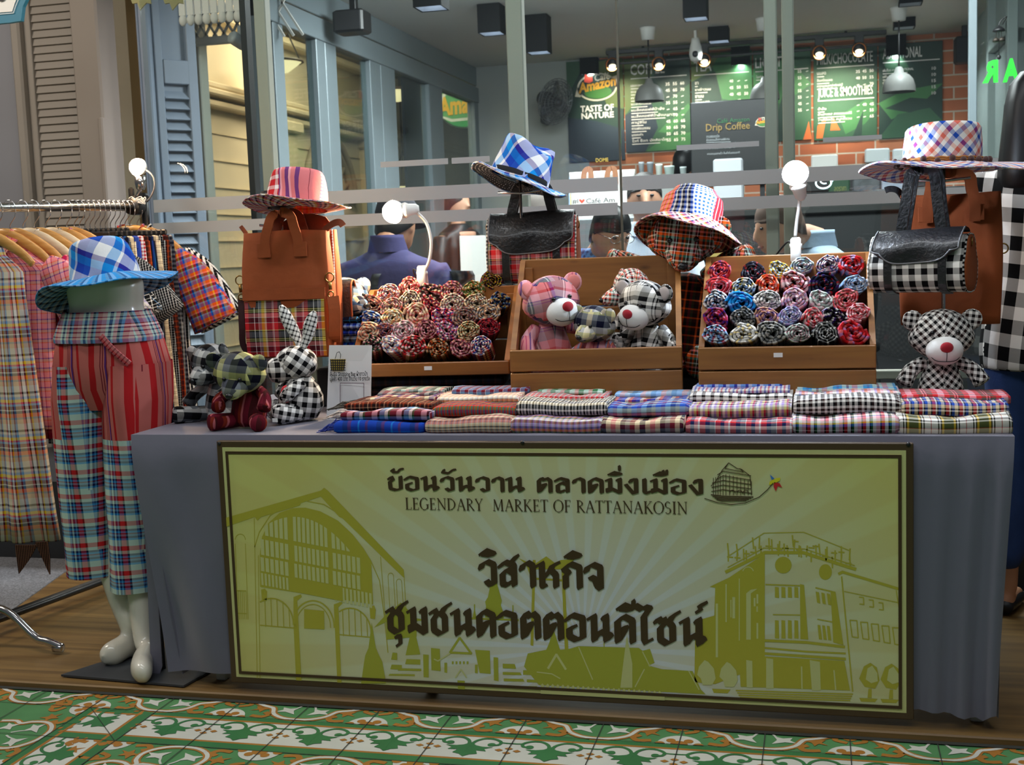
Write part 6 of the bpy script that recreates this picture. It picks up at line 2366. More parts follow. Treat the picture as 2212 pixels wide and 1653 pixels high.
# hangers and clothes
m_hwood = wood('hanger_wood', 'b27a35', 'cf9d58', .35, 6, 60, knots=False, coat=.3)
m_hpale = wood('hanger_pale_wood', 'c9b291', 'd9c8a8', .4, 6, 60, knots=False)
def wire(f, y, z, x=None):
    x = xr(y)
    zr_ = zr0 + (zr1 - zr0) * (y + .1) / 1.22
    pts = [(x + .004, y, z)] + [(x + .0, y, zr_ - .06), (x + .022, y, zr_ - .03), (x + .024, y, zr_ + .004), (x + .012, y, zr_ + .021), (x - .006, y, zr_ + .022), (x - .02, y, zr_ + .008)]
    f.tube(pts, .0018, 6, k=4)
def hanger(y, kind, label, w=.2, drop=.0, group='hangers on the clothes rack'):
    XRK = xr(y)
    zt = zr0 + (zr1 - zr0) * (y + .1) / 1.22 - .085
    t = thing('clothes_hanger', label, 'hanger', (XRK, y, zt), 0, group)
    f = MB()
    wire(f, y, zt - .005)
    f.build('hook', m_steel, t, True)
    f = MB()
    if kind == 'clip':
        f.box((XRK, y, zt - .015), (.34, .012, .02), .004)
        f.box((XRK, y, zt - .002), (.03, .014, .02), .005)
        f.build('bar', m_black, t, True)
        for s in (-1, 1):
            f = MB()
            f.box((XRK + s * .13, y, zt - .03), (.03, .022, .045), .004)
            f.build('clip', m_black, t, True)
    else:
        pts = [(XRK - w, y, zt - .105), (XRK - w * .8, y, zt - .068), (XRK - w * .45, y, zt - .026), (XRK - w * .15, y, zt - .002), (XRK, y, zt), (XRK + w * .15, y, zt - .002), (XRK + w * .45, y, zt - .026), (XRK + w * .8, y, zt - .068), (XRK + w, y, zt - .105)]
        f.tube(pts, [.012, .016, .019, .017, .014, .017, .019, .016, .012], 12, k=4, flat=.5, up=(0, 0, 1))
        f.boxuv()
        f.build('shoulder_bar', m_hpale if kind == 'pale' else m_hwood, t, True)
    return zt
def garment(y, zt, w, length, m_, label, cat='shirt', name='hanging_shirt', sleeve=None, hem=0.0, th=.03, sh=.1, collar=None, flare=0.0, slen=.24, x=None, ruff=.008):
    """top on its hanger: sloped shoulders, body in soft folds, sleeves hanging at the sides"""
    x = xr(y)
    t = thing(name, label, cat, (x, y, zt - length), 0, 'clothes on the rack')
    f = MB()
    rings = []
    n = 44
    lev = [(0, .055, .014), (.02, .085, .02), (.045, w * .62, .024), (.075, w * .86, .028), (sh, w, .03), (sh + .05, w * 1.0, .034)]
    k = 9
    for i in range(1, k + 1):
        q = i / k
        lev.append((sh + .05 + (length - sh - .05) * q, w * (1.0 - .06 * math.sin(PI * q)) + flare * q, .034 + .02 * q))
    sd = y * 31
    for dz, hw, hd in lev:
        rg = []
        q = dz / length
        for i in range(n):
            a = 2 * PI * i / n
            c, s_ = math.cos(a), math.sin(a)
            xx = hw * math.copysign(abs(c) ** .75, c)
            fold = (ruff + flare * .12) * q * math.sin(xx * 55 + sd) + ruff * .6 * q * math.sin(xx * 23 + sd * 2 + dz * 4)
            rg.append(V((x + xx, y + hd * th / .03 * s_ + fold, zt - dz - hem * q * (xx / w) * .2)))
        rings.append(rg)
    f.loft(rings, cap=(True, True))
    f.build('body', m_, t, True)
    if sleeve:
        for s in (-1, 1):
            f = MB()
            p0 = V((x + s * w * .84, y, zt - .09))
            p1 = V((x + s * (w + .07), y, zt - .09 - slen * .5))
            p2 = V((x + s * (w + .13), y, zt - .09 - slen))
            f.tube([p0, p0.lerp(p1, .5) + V((s * .012, 0, 0)), p1, p2], [.05, .075, .085, .098], 18, k=3, flat=.42, up=(1, 0, 0))
            f.boxuv(rot=s * -18)
            f.build('sleeve', sleeve, t, True)
    if collar:
        f = MB()
        for s in (-1, 1):
            f.ribbon([(x + s * .01, y - .03, zt - .07), (x + s * .045, y - .028, zt - .015), (x + s * .058, y - .0, zt + .012), (x + s * .03, y + .02, zt + .02)], .045, .005, (s * .7, -.5, -.5), k=4)
        f.build('collar', collar, t, True)
    return t
CL = {
    'dress': plaid('dress plaid', 'C16 P5 X3 W8 m4 Y4 w12 m5 U6', 'w14 K5 w6 U6 Y7 Q4 U5 M8 w3 N6 O9 A5 S10', k=1.4, bump=.35, bscale=14),
    'pinkc': plaid('pink check', 'P18 V3 p12 Q4', 'P16 V4 S8 O4', bump=.3),
    'roses': plaid('rose shirt', 'Q14 P10 m6', 'Q18 m4 P8', bal=.3, bump=.3),
    'bwg': plaid('bw small shirt', 'W6 K6', 'W6 K6', bump=.3),
    'greyl': plaid('grey lilac shirt', 'A10 w8 I5', 'w12 A5', bump=.3),
    'blackw': plaid('black check shirt', 'K14 W3 K10 U4', 'K12 W3 K8 W2', bump=.3),
    'orange': plaid('orange sleeve check', 'O14 Y6 r10 b8 S8', 'O10 b12 T6 N10 P6', bump=.3),
    'stripe': plaid('bw stripe top', 'K9 W9', 'K9 W2', bal=.15, bump=.3),
    'redch': plaid('red white check', 'W7 R6', 'W7 R6', bump=.3),
    'blue': mat('royal_blue_cotton', '1d3f9c', .9, bump=.3, bscale=20),
    'brown': plaid('brown rust stripe', 'X12 J8 M8 O4', 'X14 J6', bump=.3),
    'grid': plaid('maroon grid', 'C12 M2', 'C12 M2 C4 M2', bump=.3),
    'navyst': plaid('navy stripes', 'N14 b6 T3 N10 A4', 'N12 k6', bump=.3),
    'darkch': plaid('dark check', 'K6 W2', 'K6 A3', bump=.3),
    'dpants': plaid('steel check', 'D10 w6 N8', 'A8 D9', bump=.3),
}
ys = [.38, .455, .51, .565, .615, .665, .715, .765]
lab = ['wooden', 'wooden', 'wooden', 'pale wooden', 'wooden', 'pale wooden', 'wooden', 'wooden']
items = [('dress', .15, .98, 'dress', 'long gathered plaid dress in cream, red and blue at the front of the rack', .07, None, None), ('pinkc', .2, .62, 'shirt', 'pink and violet checked shirt just behind the long plaid dress', 0, 'pinkc', 'pinkc'), ('roses', .205, .66, 'shirt', 'rose pink shirt with green collar patch on the rack', 0, 'roses', None), ('bwg', .21, .62, 'shirt', 'small black and white checked shirt on the rack', 0, 'bwg', 'bwg'),
         ('greyl', .21, .64, 'shirt', 'pale grey checked shirt on the rack', 0, 'greyl', None), ('blackw', .215, .64, 'shirt', 'black checked shirt with white lines on the rack', 0, 'blackw', 'blackw'), ('redch', .215, .62, 'shirt', 'red and white checked shirt under a wooden hanger', 0, None, 'orange'), ('darkch', .22, .66, 'shirt', 'dark checked shirt behind the last wooden hanger', 0, 'darkch', None)]
for i, (y, lb, it) in enumerate(zip(ys, lab, items)):
    zt = hanger(y, 'pale' if 'pale' in lb else 'wood', '%s hanger carrying the %s' % (lb, it[4].split(' on the')[0].split(' at the')[0].split(' just')[0].split(' behind')[0].split(' under')[0].split(' in cream')[0]), w=.19)
    garment(y, zt - .028, it[1], it[2], CL[it[0]], it[4], it[3], 'hanging_' + it[3], CL[it[6]] if it[6] else None, flare=it[5], collar=CL[it[7]] if it[7] else None, slen=.2)
yb = [.80, .826, .852, .878, .904, .93, .956, .982, 1.008, 1.034, 1.06]
lowc = ['dpants', 'navyst', 'grid', 'blue', 'redch', 'brown', 'navyst', 'grid', 'darkch', 'brown', 'dpants']
onames = ['first', 'second', 'third', 'fourth', 'fifth', 'sixth', 'seventh', 'eighth', 'ninth', 'tenth', 'last']
desc = ['steel checked', 'navy striped', 'maroon grid', 'royal blue', 'red and white checked', 'brown and rust striped', 'dark navy', 'cream grid', 'dark fine checked', 'rust striped', 'grey checked']
for i, (y, c) in enumerate(zip(yb, lowc)):
    XRK = xr(y) + .03
    zt = hanger(y, 'clip', 'black clip hanger, %s black one from the front of the rack' % onames[i])
    t = thing('hanging_trousers', '%s trousers clipped to the %s black hanger' % (desc[i], onames[i]), 'trousers', (XRK, y, zt - .8), 0, 'clothes on the rack')
    for s in (-1, 1):
        f = MB()
        rings = []
        for j in range(8):
            q = j / 7
            hw = .085 + .02 * q
            rings.append([V((XRK + s * (.083 + .016 * q) + hw * math.cos(a), y + .011 * math.sin(a) + .004 * math.sin(q * 9 + a * 2 + i), zt - .045 - .72 * q)) for a in [2 * PI * k / 20 for k in range(20)]])
        f.loft(rings)
        f.boxuv()
        f.build('trouser_leg', CL[c], t, True)
    f = MB()
    f.box((XRK, y, zt - .05), (.32, .02, .05), .006)
    f.build('waistband', CL[c], t, True)
# tops hung last, showing past the trousers on the right
for y, c, sl, lb, w_, ln in ((1.085, 'orange', 'orange', 'orange and blue checked short sleeved shirt at the far end of the rack', .20, .66), (1.125, 'stripe', 'stripe', 'black and white striped top hung last on the rack', .20, .7)):
    zt = hanger(y, 'wood', 'wooden hanger holding the %s' % lb.split(' at ')[0].split(' hung')[0], w=.19)
    garment(y, zt - .02, w_, ln, CL[c], lb, 'shirt', 'hanging_shirt', CL[sl], slen=.25, collar=CL[c])
f = MB()
q0 = at(75, 1175, .62)
for a, b_, c in (((32, 1178), (80, 1178), (40, 1240)), ((75, 1172), (102, 1170), (107, 1242))):
    p = [at(*a, .6), at(*b_, .6), at(*c, .6)]
    f.poly([p[0], p[1], p[1].lerp(p[2], .5) + V((.004, 0, 0)), p[2], p[0].lerp(p[2], .5)], (0, -1, 0), .006)
f.build('hanging_scarf', plaid('scarf check', 'K4 S3', 'k4 X4'), label='dark checked cloth with pointed ends below the long plaid dress', cat='scarf')

# ---- headless mannequin
m_mann = mat('mannequin_plastic', 'e2ddcd', .22, coat=.4)
mx_, my_ = at(240, 800, .2).x, .2
mann = thing('mannequin', 'headless white half body mannequin in plaid trousers standing at the table end', 'mannequin', (mx_, my_, .006), 0)
f = MB()
rings = [(1.18, .100, .07, 0, 0), (1.175, .112, .078, 0, 0), (1.16, .119, .083, 0, 0), (1.13, .118, .082, 0, 0), (1.09, .112, .08, 0, 0), (1.05, .12, .088, 0, 0), (.98, .15, .105, 0, .005), (.9, .165, .115, 0, .01), (.84, .16, .11, 0, .01)]
f.loft([ringpts((mx_, my_ + dy, z), (a, 0, 0), (0, b_, 0), 28, 2.3) for z, a, b_, dx, dy in rings])
fl = atz(245, 1446, .012)
fr_ = atz(300, 1482, .012)
for s, toe, C1, A in ((-1, atz(224, 1441, .012), at(246, 1240, .2), at(277, 1345, .18)), (1, atz(298, 1479, .012), at(304, 1275, .17), at(313, 1392, .13))):
    heel = V((A.x + .012, A.y + .045, 0))
    ank = V((A.x + .004, A.y + .012, .085))
    hip = V((mx_ + s * .08, my_, .86))
    f.tube([hip, hip.lerp(C1, .5) + V((-.012, 0, 0)), C1, A, ank], [.07, .062, .055, .042, .034, .029, .034], 18, k=5)
    f.tube([heel + V((0, 0, .032)), ank.lerp(toe, .25) + V((0, 0, -.02)), ank.lerp(toe, .62) + V((0, 0, .002)), toe + V((0, .025, .026)), toe + V((0, .003, .02))], [.028, .038, .04, .042, .034, .014], 16, k=4, flat=.8)
fz = fuse(f, .009, 8)
fz.build('body', m_mann, mann, True)
f = MB()
c = [atz(132, 1461, .004), atz(300, 1482, .004) + V((.08, 0, 0)), atz(330, 1440, .004) + V((.1, .1, 0)), atz(255, 1400, .004)]
f.poly([V((p.x, p.y, .009)) for p in (c[0], V((c[0].x + .42, c[0].y - .03, 0)), V((c[0].x + .46, c[0].y + .26, 0)), V((c[0].x + .13, c[0].y + .27, 0)))], (0, 0, 1), .006)
f.build('base_plate', mat('base_plate_metal', '3d4044', .5), mann, True)
# trousers
PB = plaid('trouser plaid', 'E26 U6 n4 E6 n6 U5 k4 r14 X6', 'E18 T6 n6 U6 m4 T6 n6 E10 r14', bump=.2, bscale=12)
PS = plaid('trouser stripe', 's26 R20 s18 m3 s4 m3 s4 V4 m3 s12 R8 s6', 's60', bal=.12, bump=.2, bscale=12)
PW = plaid('waistband plaid', 'r14 P14 E8 n9 E6 P10 N7 U8', 'E10 n4 E8 n4 W6 K3 U12 E6 n3', bump=.2)
tr_ = MB()
rings = []
for z, a, b_, dy in [(1.07, .128, .093, 0), (1.05, .136, .103, 0), (1.0, .158, .118, .004), (.92, .176, .13, .008), (.85, .177, .124, .008), (.785, .15, .09, .006)]:
    rings.append([p + V((0, .004 * math.sin(17 * i + z * 20), 0)) for i, p in enumerate(ringpts((mx_, my_ + dy, z), (a, 0, 0), (0, b_, 0), 40, 2.4))])
tr_.loft(rings, cap=(False, False))
tr_.boxuv()
trs = tr_.build('trousers', PS, mann, True)
fl_, fr2 = at(200, 1240, .19), at(290, 1272, .16)
for s, ft, zc_, cuff in ((-1, fl_, fl_.z, .078), (1, fr2, fr2.z, .07)):
    f, g = MB(), MB()
    top_c = V((mx_ + s * .088, my_ + .006, .88))
    def legring(z, extra=0):
        q = (.88 - z) / (.88 - zc_)
        c = top_c.lerp(V((ft.x, ft.y, zc_)), q)
        r = (.1 + (cuff - .1) * q) * min(1, .86 + max(0, .94 - z) * 1.1)
        return [V((c.x + r * math.cos(a) * (1 + .03 * math.sin(5 * a + z * 12)), c.y + r * (1.36 - .4 * q) * math.sin(a) * (1 + .04 * math.sin(4 * a + z * 9)), z)) for a in [2 * PI * k / 32 for k in range(32)]]
    f.loft([legring(.93 - .0288 * k) if k > 1 else legring(.88 + .02 * (2 - k)) for k in range(0, 9)], cap=(False, False), mif=(lambda u, v: 1 if s < 0 and .70 < u < .96 else 0))
    f.boxuv()
    f.build('upper_leg', [PS, PB], trs, True)
    zs = [.70 - (.70 - zc_) * k / 14 for k in range(15)]
    g.loft([legring(z) for z in zs], cap=(False, False))
    g.loft([[p * 1.0 for p in legring(zc_)], [V((p.x, p.y, p.z + .05)).lerp(V((ft.x, ft.y, zc_ + .05)), .04) for p in legring(zc_)]], cap=(False, False))
    g.boxuv()
    g.build('lower_leg', PB, trs, True)
f = MB()
f.loft([ringpts((mx_, my_, z), (a, 0, 0), (0, b_, 0), 40, 2.4) for z, a, b_ in [(1.078, .132, .097), (1.07, .134, .1), (1.045, .146, .11), (1.0, .163, .126), (.988, .162, .125)]], cap=(False, False))
f.boxuv()
f.build('waistband', PW, trs, True)
f = MB()
f.ribbon([(mx_ + .055, my_ - .128, 1.01), (mx_ + .09, my_ - .128, .97), (mx_ + .132, my_ - .112, .925)], .02, .004, (.7, 0, .7), k=4)
f.build('pocket_trim', plaid('pocket trim', 'P10 r6 m5', 'P8 m4'), trs, True)
# ---- woman at the right end of the stall
m_skin = mat('skin', 'b98463', .55)
m_skin2 = mat('skin_pale', 'c8967a', .55)
m_hair = mat('black_hair', '08080a', .42, spec=.3)
m_hairg = mat('dark_hair', '1b1614', .5)
m_jeans = mat('blue_denim', '2b4780', .85, noise_amt=.35, nscale=9, bump=.15, bscale=120)
G_wom = plaid('woman gingham', 'W40 K44', 'W40 K44', bump=.15)
wx, wy = .65, .97
wm = thing('person', 'woman in black and white checked shirt and jeans, long black hair, seen from behind', 'person', (wx, wy, 0))
def cap_(f, p0, p1, r0, r1, n=14):
    f.tube([V(p0), V(p1)], [r0, r1], n)
    f.ell(p0, r0, n=n, k=8)
    f.ell(p1, r1, n=n, k=8)
f = MB()
f.ell((wx - .005, wy + .02, 1.58), (.076, .095, .112), n=20, k=14)
f.ell((wx - .02, wy + .112, 1.565), (.014, .02, .02), n=10, k=6)
f.ell((wx - .02, wy + .06, 1.51), (.05, .045, .04), n=12, k=8)
for s in (-1, 1):
    f.ell((wx + s * .078, wy + .01, 1.57), (.012, .02, .03), n=8, k=6)
cap_(f, (wx, wy, 1.52), (wx, wy - .005, 1.38), .05, .055)
for s in (-1, 1):
    sh = V((wx + s * .165, wy - .01, 1.36))
    el = V((wx + s * .22, wy + (.03 if s < 0 else -.01), 1.08))
    ha = V((wx + s * .19 , wy + .18, .95))
    cap_(f, sh, el, .046, .036)
    cap_(f, el, ha, .036, .024)
    d = (ha - el).normalized()
    f.ell(ha + d * .05, (.034, .045, .022), n=12, k=8)
    for k_ in range(4):
        b_ = ha + d * .08 + V((s * (-.025 + .016 * k_), 0, .004))
        f.tube([b_, b_ + d * .035, b_ + d * .06 + V((0, 0, -.018)), b_ + d * .07 + V((0, -.004, -.035))], [.0095, .009, .008, .006], 8, k=3)
    th_ = ha + d * .035 + V((-s * .03, 0, 0))
    f.tube([th_, th_ + d * .03 + V((-s * .02, 0, -.006)), th_ + d * .055 + V((-s * .022, 0, -.016))], [.011, .01, .007], 8, k=3)
    hp = V((wx + s * .085, wy, .88))
    kn = V((wx + s * .09, wy + .01, .48))
    ak = V((wx + s * .095, wy + .0, .085))
    cap_(f, hp, kn, .08, .056)
    cap_(f, kn, ak, .054, .036)
    cap_(f, ak + V((0, -.02, -.045)), ak + V((s * .01, .15, -.055)), .032, .026)
f.lathe([(.02, .84), (.15, .86), (.165, .93), (.12, 1.08), (.13, 1.2), (.165, 1.33), (.13, 1.4), (.05, 1.43)], 20, c=(wx, wy, 0), sy=.65)
fuse(f, .012, 4).build('body', m_skin, wm, True)
f = MB()
f.lathe([(.2, .79), (.204, .86), (.19, .95), (.155, 1.08), (.165, 1.2), (.195, 1.33), (.165, 1.405), (.08, 1.44)], 28, c=(wx, wy, 0), sy=.7, cap=(True, True))
for s in (-1, 1):
    sh = V((wx + s * .165, wy - .01, 1.36))
    el = V((wx + s * .225, wy + (.03 if s < 0 else -.01), 1.07))
    ha = V((wx + s * .195, wy + .16, .965))
    cap_(f, sh, el, .07, .062)
    cap_(f, el, ha, .06, .046)
g = fuse(f, .014, 6)
g.boxuv(rot=6)
g.build('checked_shirt', G_wom, wm, True)
f = MB()
for s in (-1, 1):
    hp = V((wx + s * .085, wy - .005, .86))
    kn = V((wx + s * .092, wy + .01, .5))
    ak = V((wx + s * .097, wy + .0, .2))
    cap_(f, hp, kn, .104, .077)
    cap_(f, kn, ak, .076, .064)
f.lathe([(.03, .78), (.15, .8), (.172, .86), (.155, .94)], 24, c=(wx, wy, 0), sy=.72)
fuse(f, .014, 5).build('jeans', m_jeans, wm, True)
for s in (-1, 1):
    f = MB()
    f.tube([(wx + s * .097, wy - .05, .028), (wx + s * .1, wy + .05, .03), (wx + s * .108, wy + .16, .024)], [.036, .042, .032], 14, k=4, flat=.6, up=(1, 0, 0))
    f.build('shoe', m_black, wm, True)
f = MB()
rings = []
for z, a, b_, dy in [(1.705, .02, .02, .0), (1.695, .06, .075, 0), (1.66, .094, .11, .0), (1.6, .108, .122, -.01), (1.52, .115, .115, -.025), (1.42, .128, .10, -.04), (1.36, .13, .09, -.05), (1.33, .11, .07, -.05), (1.315, .06, .04, -.05)]:
    rings.append([p + V((.004 * math.sin(i * 9 + z * 8), .004 * math.sin(i * 7), 0)) for i, p in enumerate(ringpts((wx, wy + dy, z), (a, 0, 0), (0, b_, 0), 36))])
rings.reverse()
f.loft(rings)
f.build('long_hair', m_hair, wm, True)
wm.scale = (.84, .9, 1)
wm.rotation_euler = (0, 0, rad(-24))
# ================================================================== INSIDE THE CAFE
m_lampbox = mat('lamp_black', '0d0e10', .6, spec=.1)
m_lampin = mat('lamp_lens', 'ffffff', .4, emit='dbe6ff', estr=14)
m_lampref = mat('lamp_reflector', 'd6dbe2', .4, .1)
def downlight(px0, px1, py_b, label, place=0):
    """square ceiling pendant: open black box, bright reflector, lens; hung from the ceiling"""
    sz = .145
    lo, hi = 2.0, 7.3
    for _ in range(40):
        Y = (lo + hi) / 2
        if at(px1, py_b, Y).x - at(px0, py_b, Y).x > sz:
            hi = Y
        else:
            lo = Y
    p = at((px0 + px1) / 2, py_b, Y)
    zb = p.z
    t = thing('ceiling_lamp', label, 'ceiling lamp', (p.x, Y + sz / 2, zb), 0, 'square black ceiling lamps')
    h = ZC - zb
    f = MB()
    w = sz / 2
    for a, b_, c, d in ((-w, 0, .006, sz), (w, 0, .006, sz), (0, -w, sz, .006), (0, w, sz, .006)):
        f.box((a, b_, h / 2), (c, d, h - .002))
    f.build('housing', m_lampbox, t)
    f = MB()
    q = w - .004
    f.loft([[V((sx * q * k, sy * q * k, z)) for sx, sy in ((1, 1), (-1, 1), (-1, -1), (1, -1))] for z, k in ((.004, 1), (.07, .55))], cap=(False, False), smooth=False)
    f.build('reflector', m_lampref, t)
    f = MB()
    f.box((0, 0, .074), (sz * .5, sz * .5, .006))
    f.build('lens', m_lampin, t)
    d = bpy.data.lights.new('lamp_light', 'SPOT')
    d.energy, d.color, d.spot_size, d.spot_blend, d.shadow_soft_size = 60, (.90, .95, 1.0), rad(125), .6, .015
    o = bpy.data.objects.new('lamp_light', d)
    COL.objects.link(o)
    o.parent = t
    o.location = (0, 0, .02)
    return t
for a in ((893, 952, 14, 'square black ceiling lamp at the upper edge left of the sage post'), (1033, 1080, 70, 'large square black ceiling lamp just left of the sage post'), (1137, 1182, 112, 'square black ceiling lamp just right of the sage post'), (1255, 1289, 160, 'square black ceiling lamp before the round logo panel'),
          (1476, 1526, 38, 'square black ceiling lamp at the upper edge above the tea menu'), (1530, 1573, 88, 'square black ceiling lamp, second of the row above the tea menu'), (1581, 1618, 140, 'square black ceiling lamp, farthest of the row above the tea menu'),
          (1944, 1993, 6, 'square black ceiling lamp cut by the upper edge at the right'), (1932, 1977, 58, 'square black ceiling lamp, middle of the right hand row'), (1918, 1954, 120, 'square black ceiling lamp in front of the additions menu')):
    downlight(*a)

# ---- menu boards
YM = YB - .03
m_mtext = mat('menu_lettering', 'ece4dd', .6)
m_g1 = mat('menu_green', '2c5538', .55)
m_g2 = mat('menu_leaf', '3c7440', .55)
m_g3 = mat('menu_dark_green', '17352a', .55)
m_g4 = mat('menu_olive', '5d6b2f', .55)
m_org = mat('menu_orange', 'd9682c', .55)
m_navyg = mat('menu_navy', '1b2a3a', .55)
def tilt(px, py, ref):
    return py
def board(label, x0, x1, yt, yb, base, leaves, heads, grids, small, ref=None):
    """one menu panel; x0..x1 in pixels at its place on the back wall; yt/yb taken at x0"""
    a, b_ = at(x0, yt, YM), at(x1, yt, YM)
    zt, zb = a.z, at(x0, yb, YM).z
    t = thing('menu_board', label, 'menu board', ((a.x + b_.x) / 2, YM, zb), 0, 'green menu boards on the back wall')
    f = MB()
    f.box(((a.x + b_.x) / 2, YM + .012, (zt + zb) / 2), (b_.x - a.x - .006, .024, zt - zb), .002)
    f.build('panel', base, t, True)
    W_, H_ = b_.x - a.x, zt - zb
    def P(u, v, l=.001):
        return V((a.x + W_ * u, YM - l, zt - H_ * v))
    f = MB()
    mats_ = [m_g1, m_g2, m_g3, m_g4, m_org, m_navyg]
    for k, (mi, pts) in enumerate(leaves):
        f.poly([P(u, v, .0008 + .0003 * k) for u, v in pts], (0, -1, 0), 0, mi)
    if leaves:
        f.build('leaf_print', mats_, t, True)
    f = MB()
    for s, u0, u1, v, h in heads:
        text_on(f, s, P(u0, v, .004), P(u1, v, .004), h * H_, bold=.012)
        f.poly([P(max(0.03, u0), v + .035, .004), P(.95, v + .035, .004), P(.95, v + .045, .004), P(max(0.03, u0), v + .045, .004)], (0, -1, 0))
    for us, v0, dv, rows in grids:
        for i, row in enumerate(rows):
            for u, s in zip(us, row.split()):
                if s == '~':
                    f.poly([P(u - .02, v0 + dv * i, .004), P(u + .02, v0 + dv * i - .006, .004), P(u + .02, v0 + dv * i + .002, .004), P(u - .02, v0 + dv * i + .008, .004)], (0, -1, 0))
                else:
                    text_on(f, s, P(u - .032, v0 + dv * i + .012, .004), P(u + .032, v0 + dv * i + .012, .004), .032 * H_, bold=.02)
    for s, u0, u1, v, h in small:
        text_on(f, s, P(u0, v, .004), P(u1, v, .004), h * H_, bold=.01)
        f.poly([P(u0, v + .018, .004), P(u0 + (u1 - u0) * .8, v + .018, .004), P(u0 + (u1 - u0) * .8, v + .026, .004), P(u0, v + .026, .004)], (0, -1, 0))
    if heads or grids or small:
        f.build('lettering', m_mtext, t, True)
    return t, P, W_, H_
# 1 the logo panel
t, P, W_, H_ = board('dark green board with oval cafe emblem, leftmost of the row', 1223, 1345, 134, 352, m_g3, [(0, [(0, 0), (.35, 0), (.1, .25), (0, .3)]), (3, [(.5, .02), (1, 0), (1, .5), (.7, .45), (.55, .2)]), (5, [(0, .55), (.5, .6), (1, .7), (1, 1), (0, 1)])], [], [], [])
def oval(f, c, rx, rz, y, mi=0, n=28, tl=0):
    f.poly([V((c.x + rx * math.cos(2 * PI * i / n), y, c.z + rz * math.sin(2 * PI * i / n) + tl * rx * math.cos(2 * PI * i / n))) for i in range(n)], (0, -1, 0), 0, mi)
m_cr = mat('logo_cream', 'e9ddc4', .5)
m_lg = mat('logo_green', '3f7a2c', .5)
m_yo = mat('logo_yellow', 'f0a91c', .5)
m_rd = mat('logo_red', 'c8402a', .5)
def cafe_logo(t, c, s, y, nrm_flip=False):
    f = MB()
    oval(f, c, .5 * s, .34 * s, y)
    f.poly([V((c.x + a * s, y, c.z + b_ * s)) for a, b_ in ((-.5, .0), (-.56, -.2), (-.42, -.22), (-.3, .1))], (0, -1, 0))
    f.poly([V((c.x + a * s, y, c.z + b_ * s)) for a, b_ in ((.3, .2), (.52, .26), (.5, .0), (.4, -.1))], (0, -1, 0))
    f.build('emblem_rim', m_cr, t, True)
    f = MB()
    oval(f, c + V((0, 0, .0)), .455 * s, .3 * s, y - .001)
    f.build('emblem_disc', m_g3, t, True)
    f = MB()
    oval(f, c + V((.02 * s, 0, -.13 * s)), .34 * s, .15 * s, y - .002)
    f.build('emblem_leaf', m_lg, t, True)
    f = MB()
    f.poly([V((c.x + a * s, y - .003, c.z + b_ * s)) for a, b_ in ((-.32, .14), (-.3, .34), (-.2, .27), (-.12, .33), (-.1, .14), (-.2, .1))], (0, -1, 0))
    f.build('emblem_flame', m_rd, t, True)
    f = MB()
    text_on(f, 'Amazon', V((c.x - .46 * s, y - .004, c.z - .12 * s)), V((c.x + .47 * s, y - .004, c.z + .02 * s)), .24 * s, bold=.035)
    f.build('emblem_name', m_yo, t, True)
    f = MB()
    text_on(f, 'Café', V((c.x - .06 * s, y - .004, c.z + .14 * s)), V((c.x + .32 * s, y - .004, c.z + .18 * s)), .16 * s, bold=.02)
    f.build('emblem_word', m_cr, t, True)
cafe_logo(t, at(1290, 188, YM), sc(YM, 1290) * 86, YM - .003)
f = MB()
text_px(f, 'TASTE OF', 1254, 241, 1326, 239, 13, YM - .004, bold=.03)
text_px(f, 'NATURE', 1256, 256, 1326, 254, 12, YM - .004, bold=.03)
f.build('slogan_lettering', m_mtext, t, True)
TXT = ['เอสเพรสโซ่', 'อเมริกาโน่', 'คาปูชิโน่', 'แบล็คคอฟฟี่', 'แบล็คคอฟฟี่น้ำผึ้ง', 'แบล็คคอฟฟี่น้ำผึ้งมะนาว', 'กาปูชิโน', 'กาแฟอเมซอน', 'มอคค่า', 'ไวท์ ช็อก มัคคิอาโต']
LEAF = [(3, [(0, 0), (.55, 0), (.3, .35), (0, .6)]), (2, [(.55, 0), (1, 0), (1, .3), (.6, .5), (.35, .4)]), (5, [(0, .6), (.4, .45), (.5, .75), (.3, 1), (0, 1)]), (1, [(.5, .8), (.95, .5), (1, .55), (.7, .82)]), (1, [(.3, 1), (.6, .86), (1, .82), (1, .95), (.7, 1)]), (0, [(.6, .6), (1, .42), (.98, .5), (.65, .72)])]
board('coffee menu board with the longest price list, beside the round emblem', 1347, 1490, 128, 330, m_g1, LEAF, [('COFFEE', .1, .62, .175, .11)], [((.66, .77, .88), .30, .066, ['35 55 60', '45 65 70', '~ 70 ~', '35 55 ~', '~ 65 ~', '~ 70 ~', '45 60 65', '50 65 70', '50 65 70', '55 65 75'])], [(s, .1, .1 + .028 * len(s), .30 + .066 * i, .03) for i, s in enumerate(TXT)])
board('tea menu board, upper part showing above the black drip coffee sign', 1492, 1624, 118, 316, m_g1, [(1, [(.3, 0), (1, 0), (1, .6), (.5, .5)]), (3, [(0, 0), (.5, 0), (.3, .2), (0, .3)]), (2, [(0, .3), (.4, .2), (.5, .5), (.2, 1), (0, 1)])], [('TEA', .05, .34, .19, .11)], [((.66, .78, .9), .32, .072, ['40 ~ ~', '45 50 55', '40 45 50', '~ 45 ~'])], [('ชา', .06, .12, .33, .03), ('ชาเขียวนม', .06, .32, .40, .03), ('ชานม', .06, .2, .475, .03), ('ชามะนาว', .06, .3, .545, .03)])
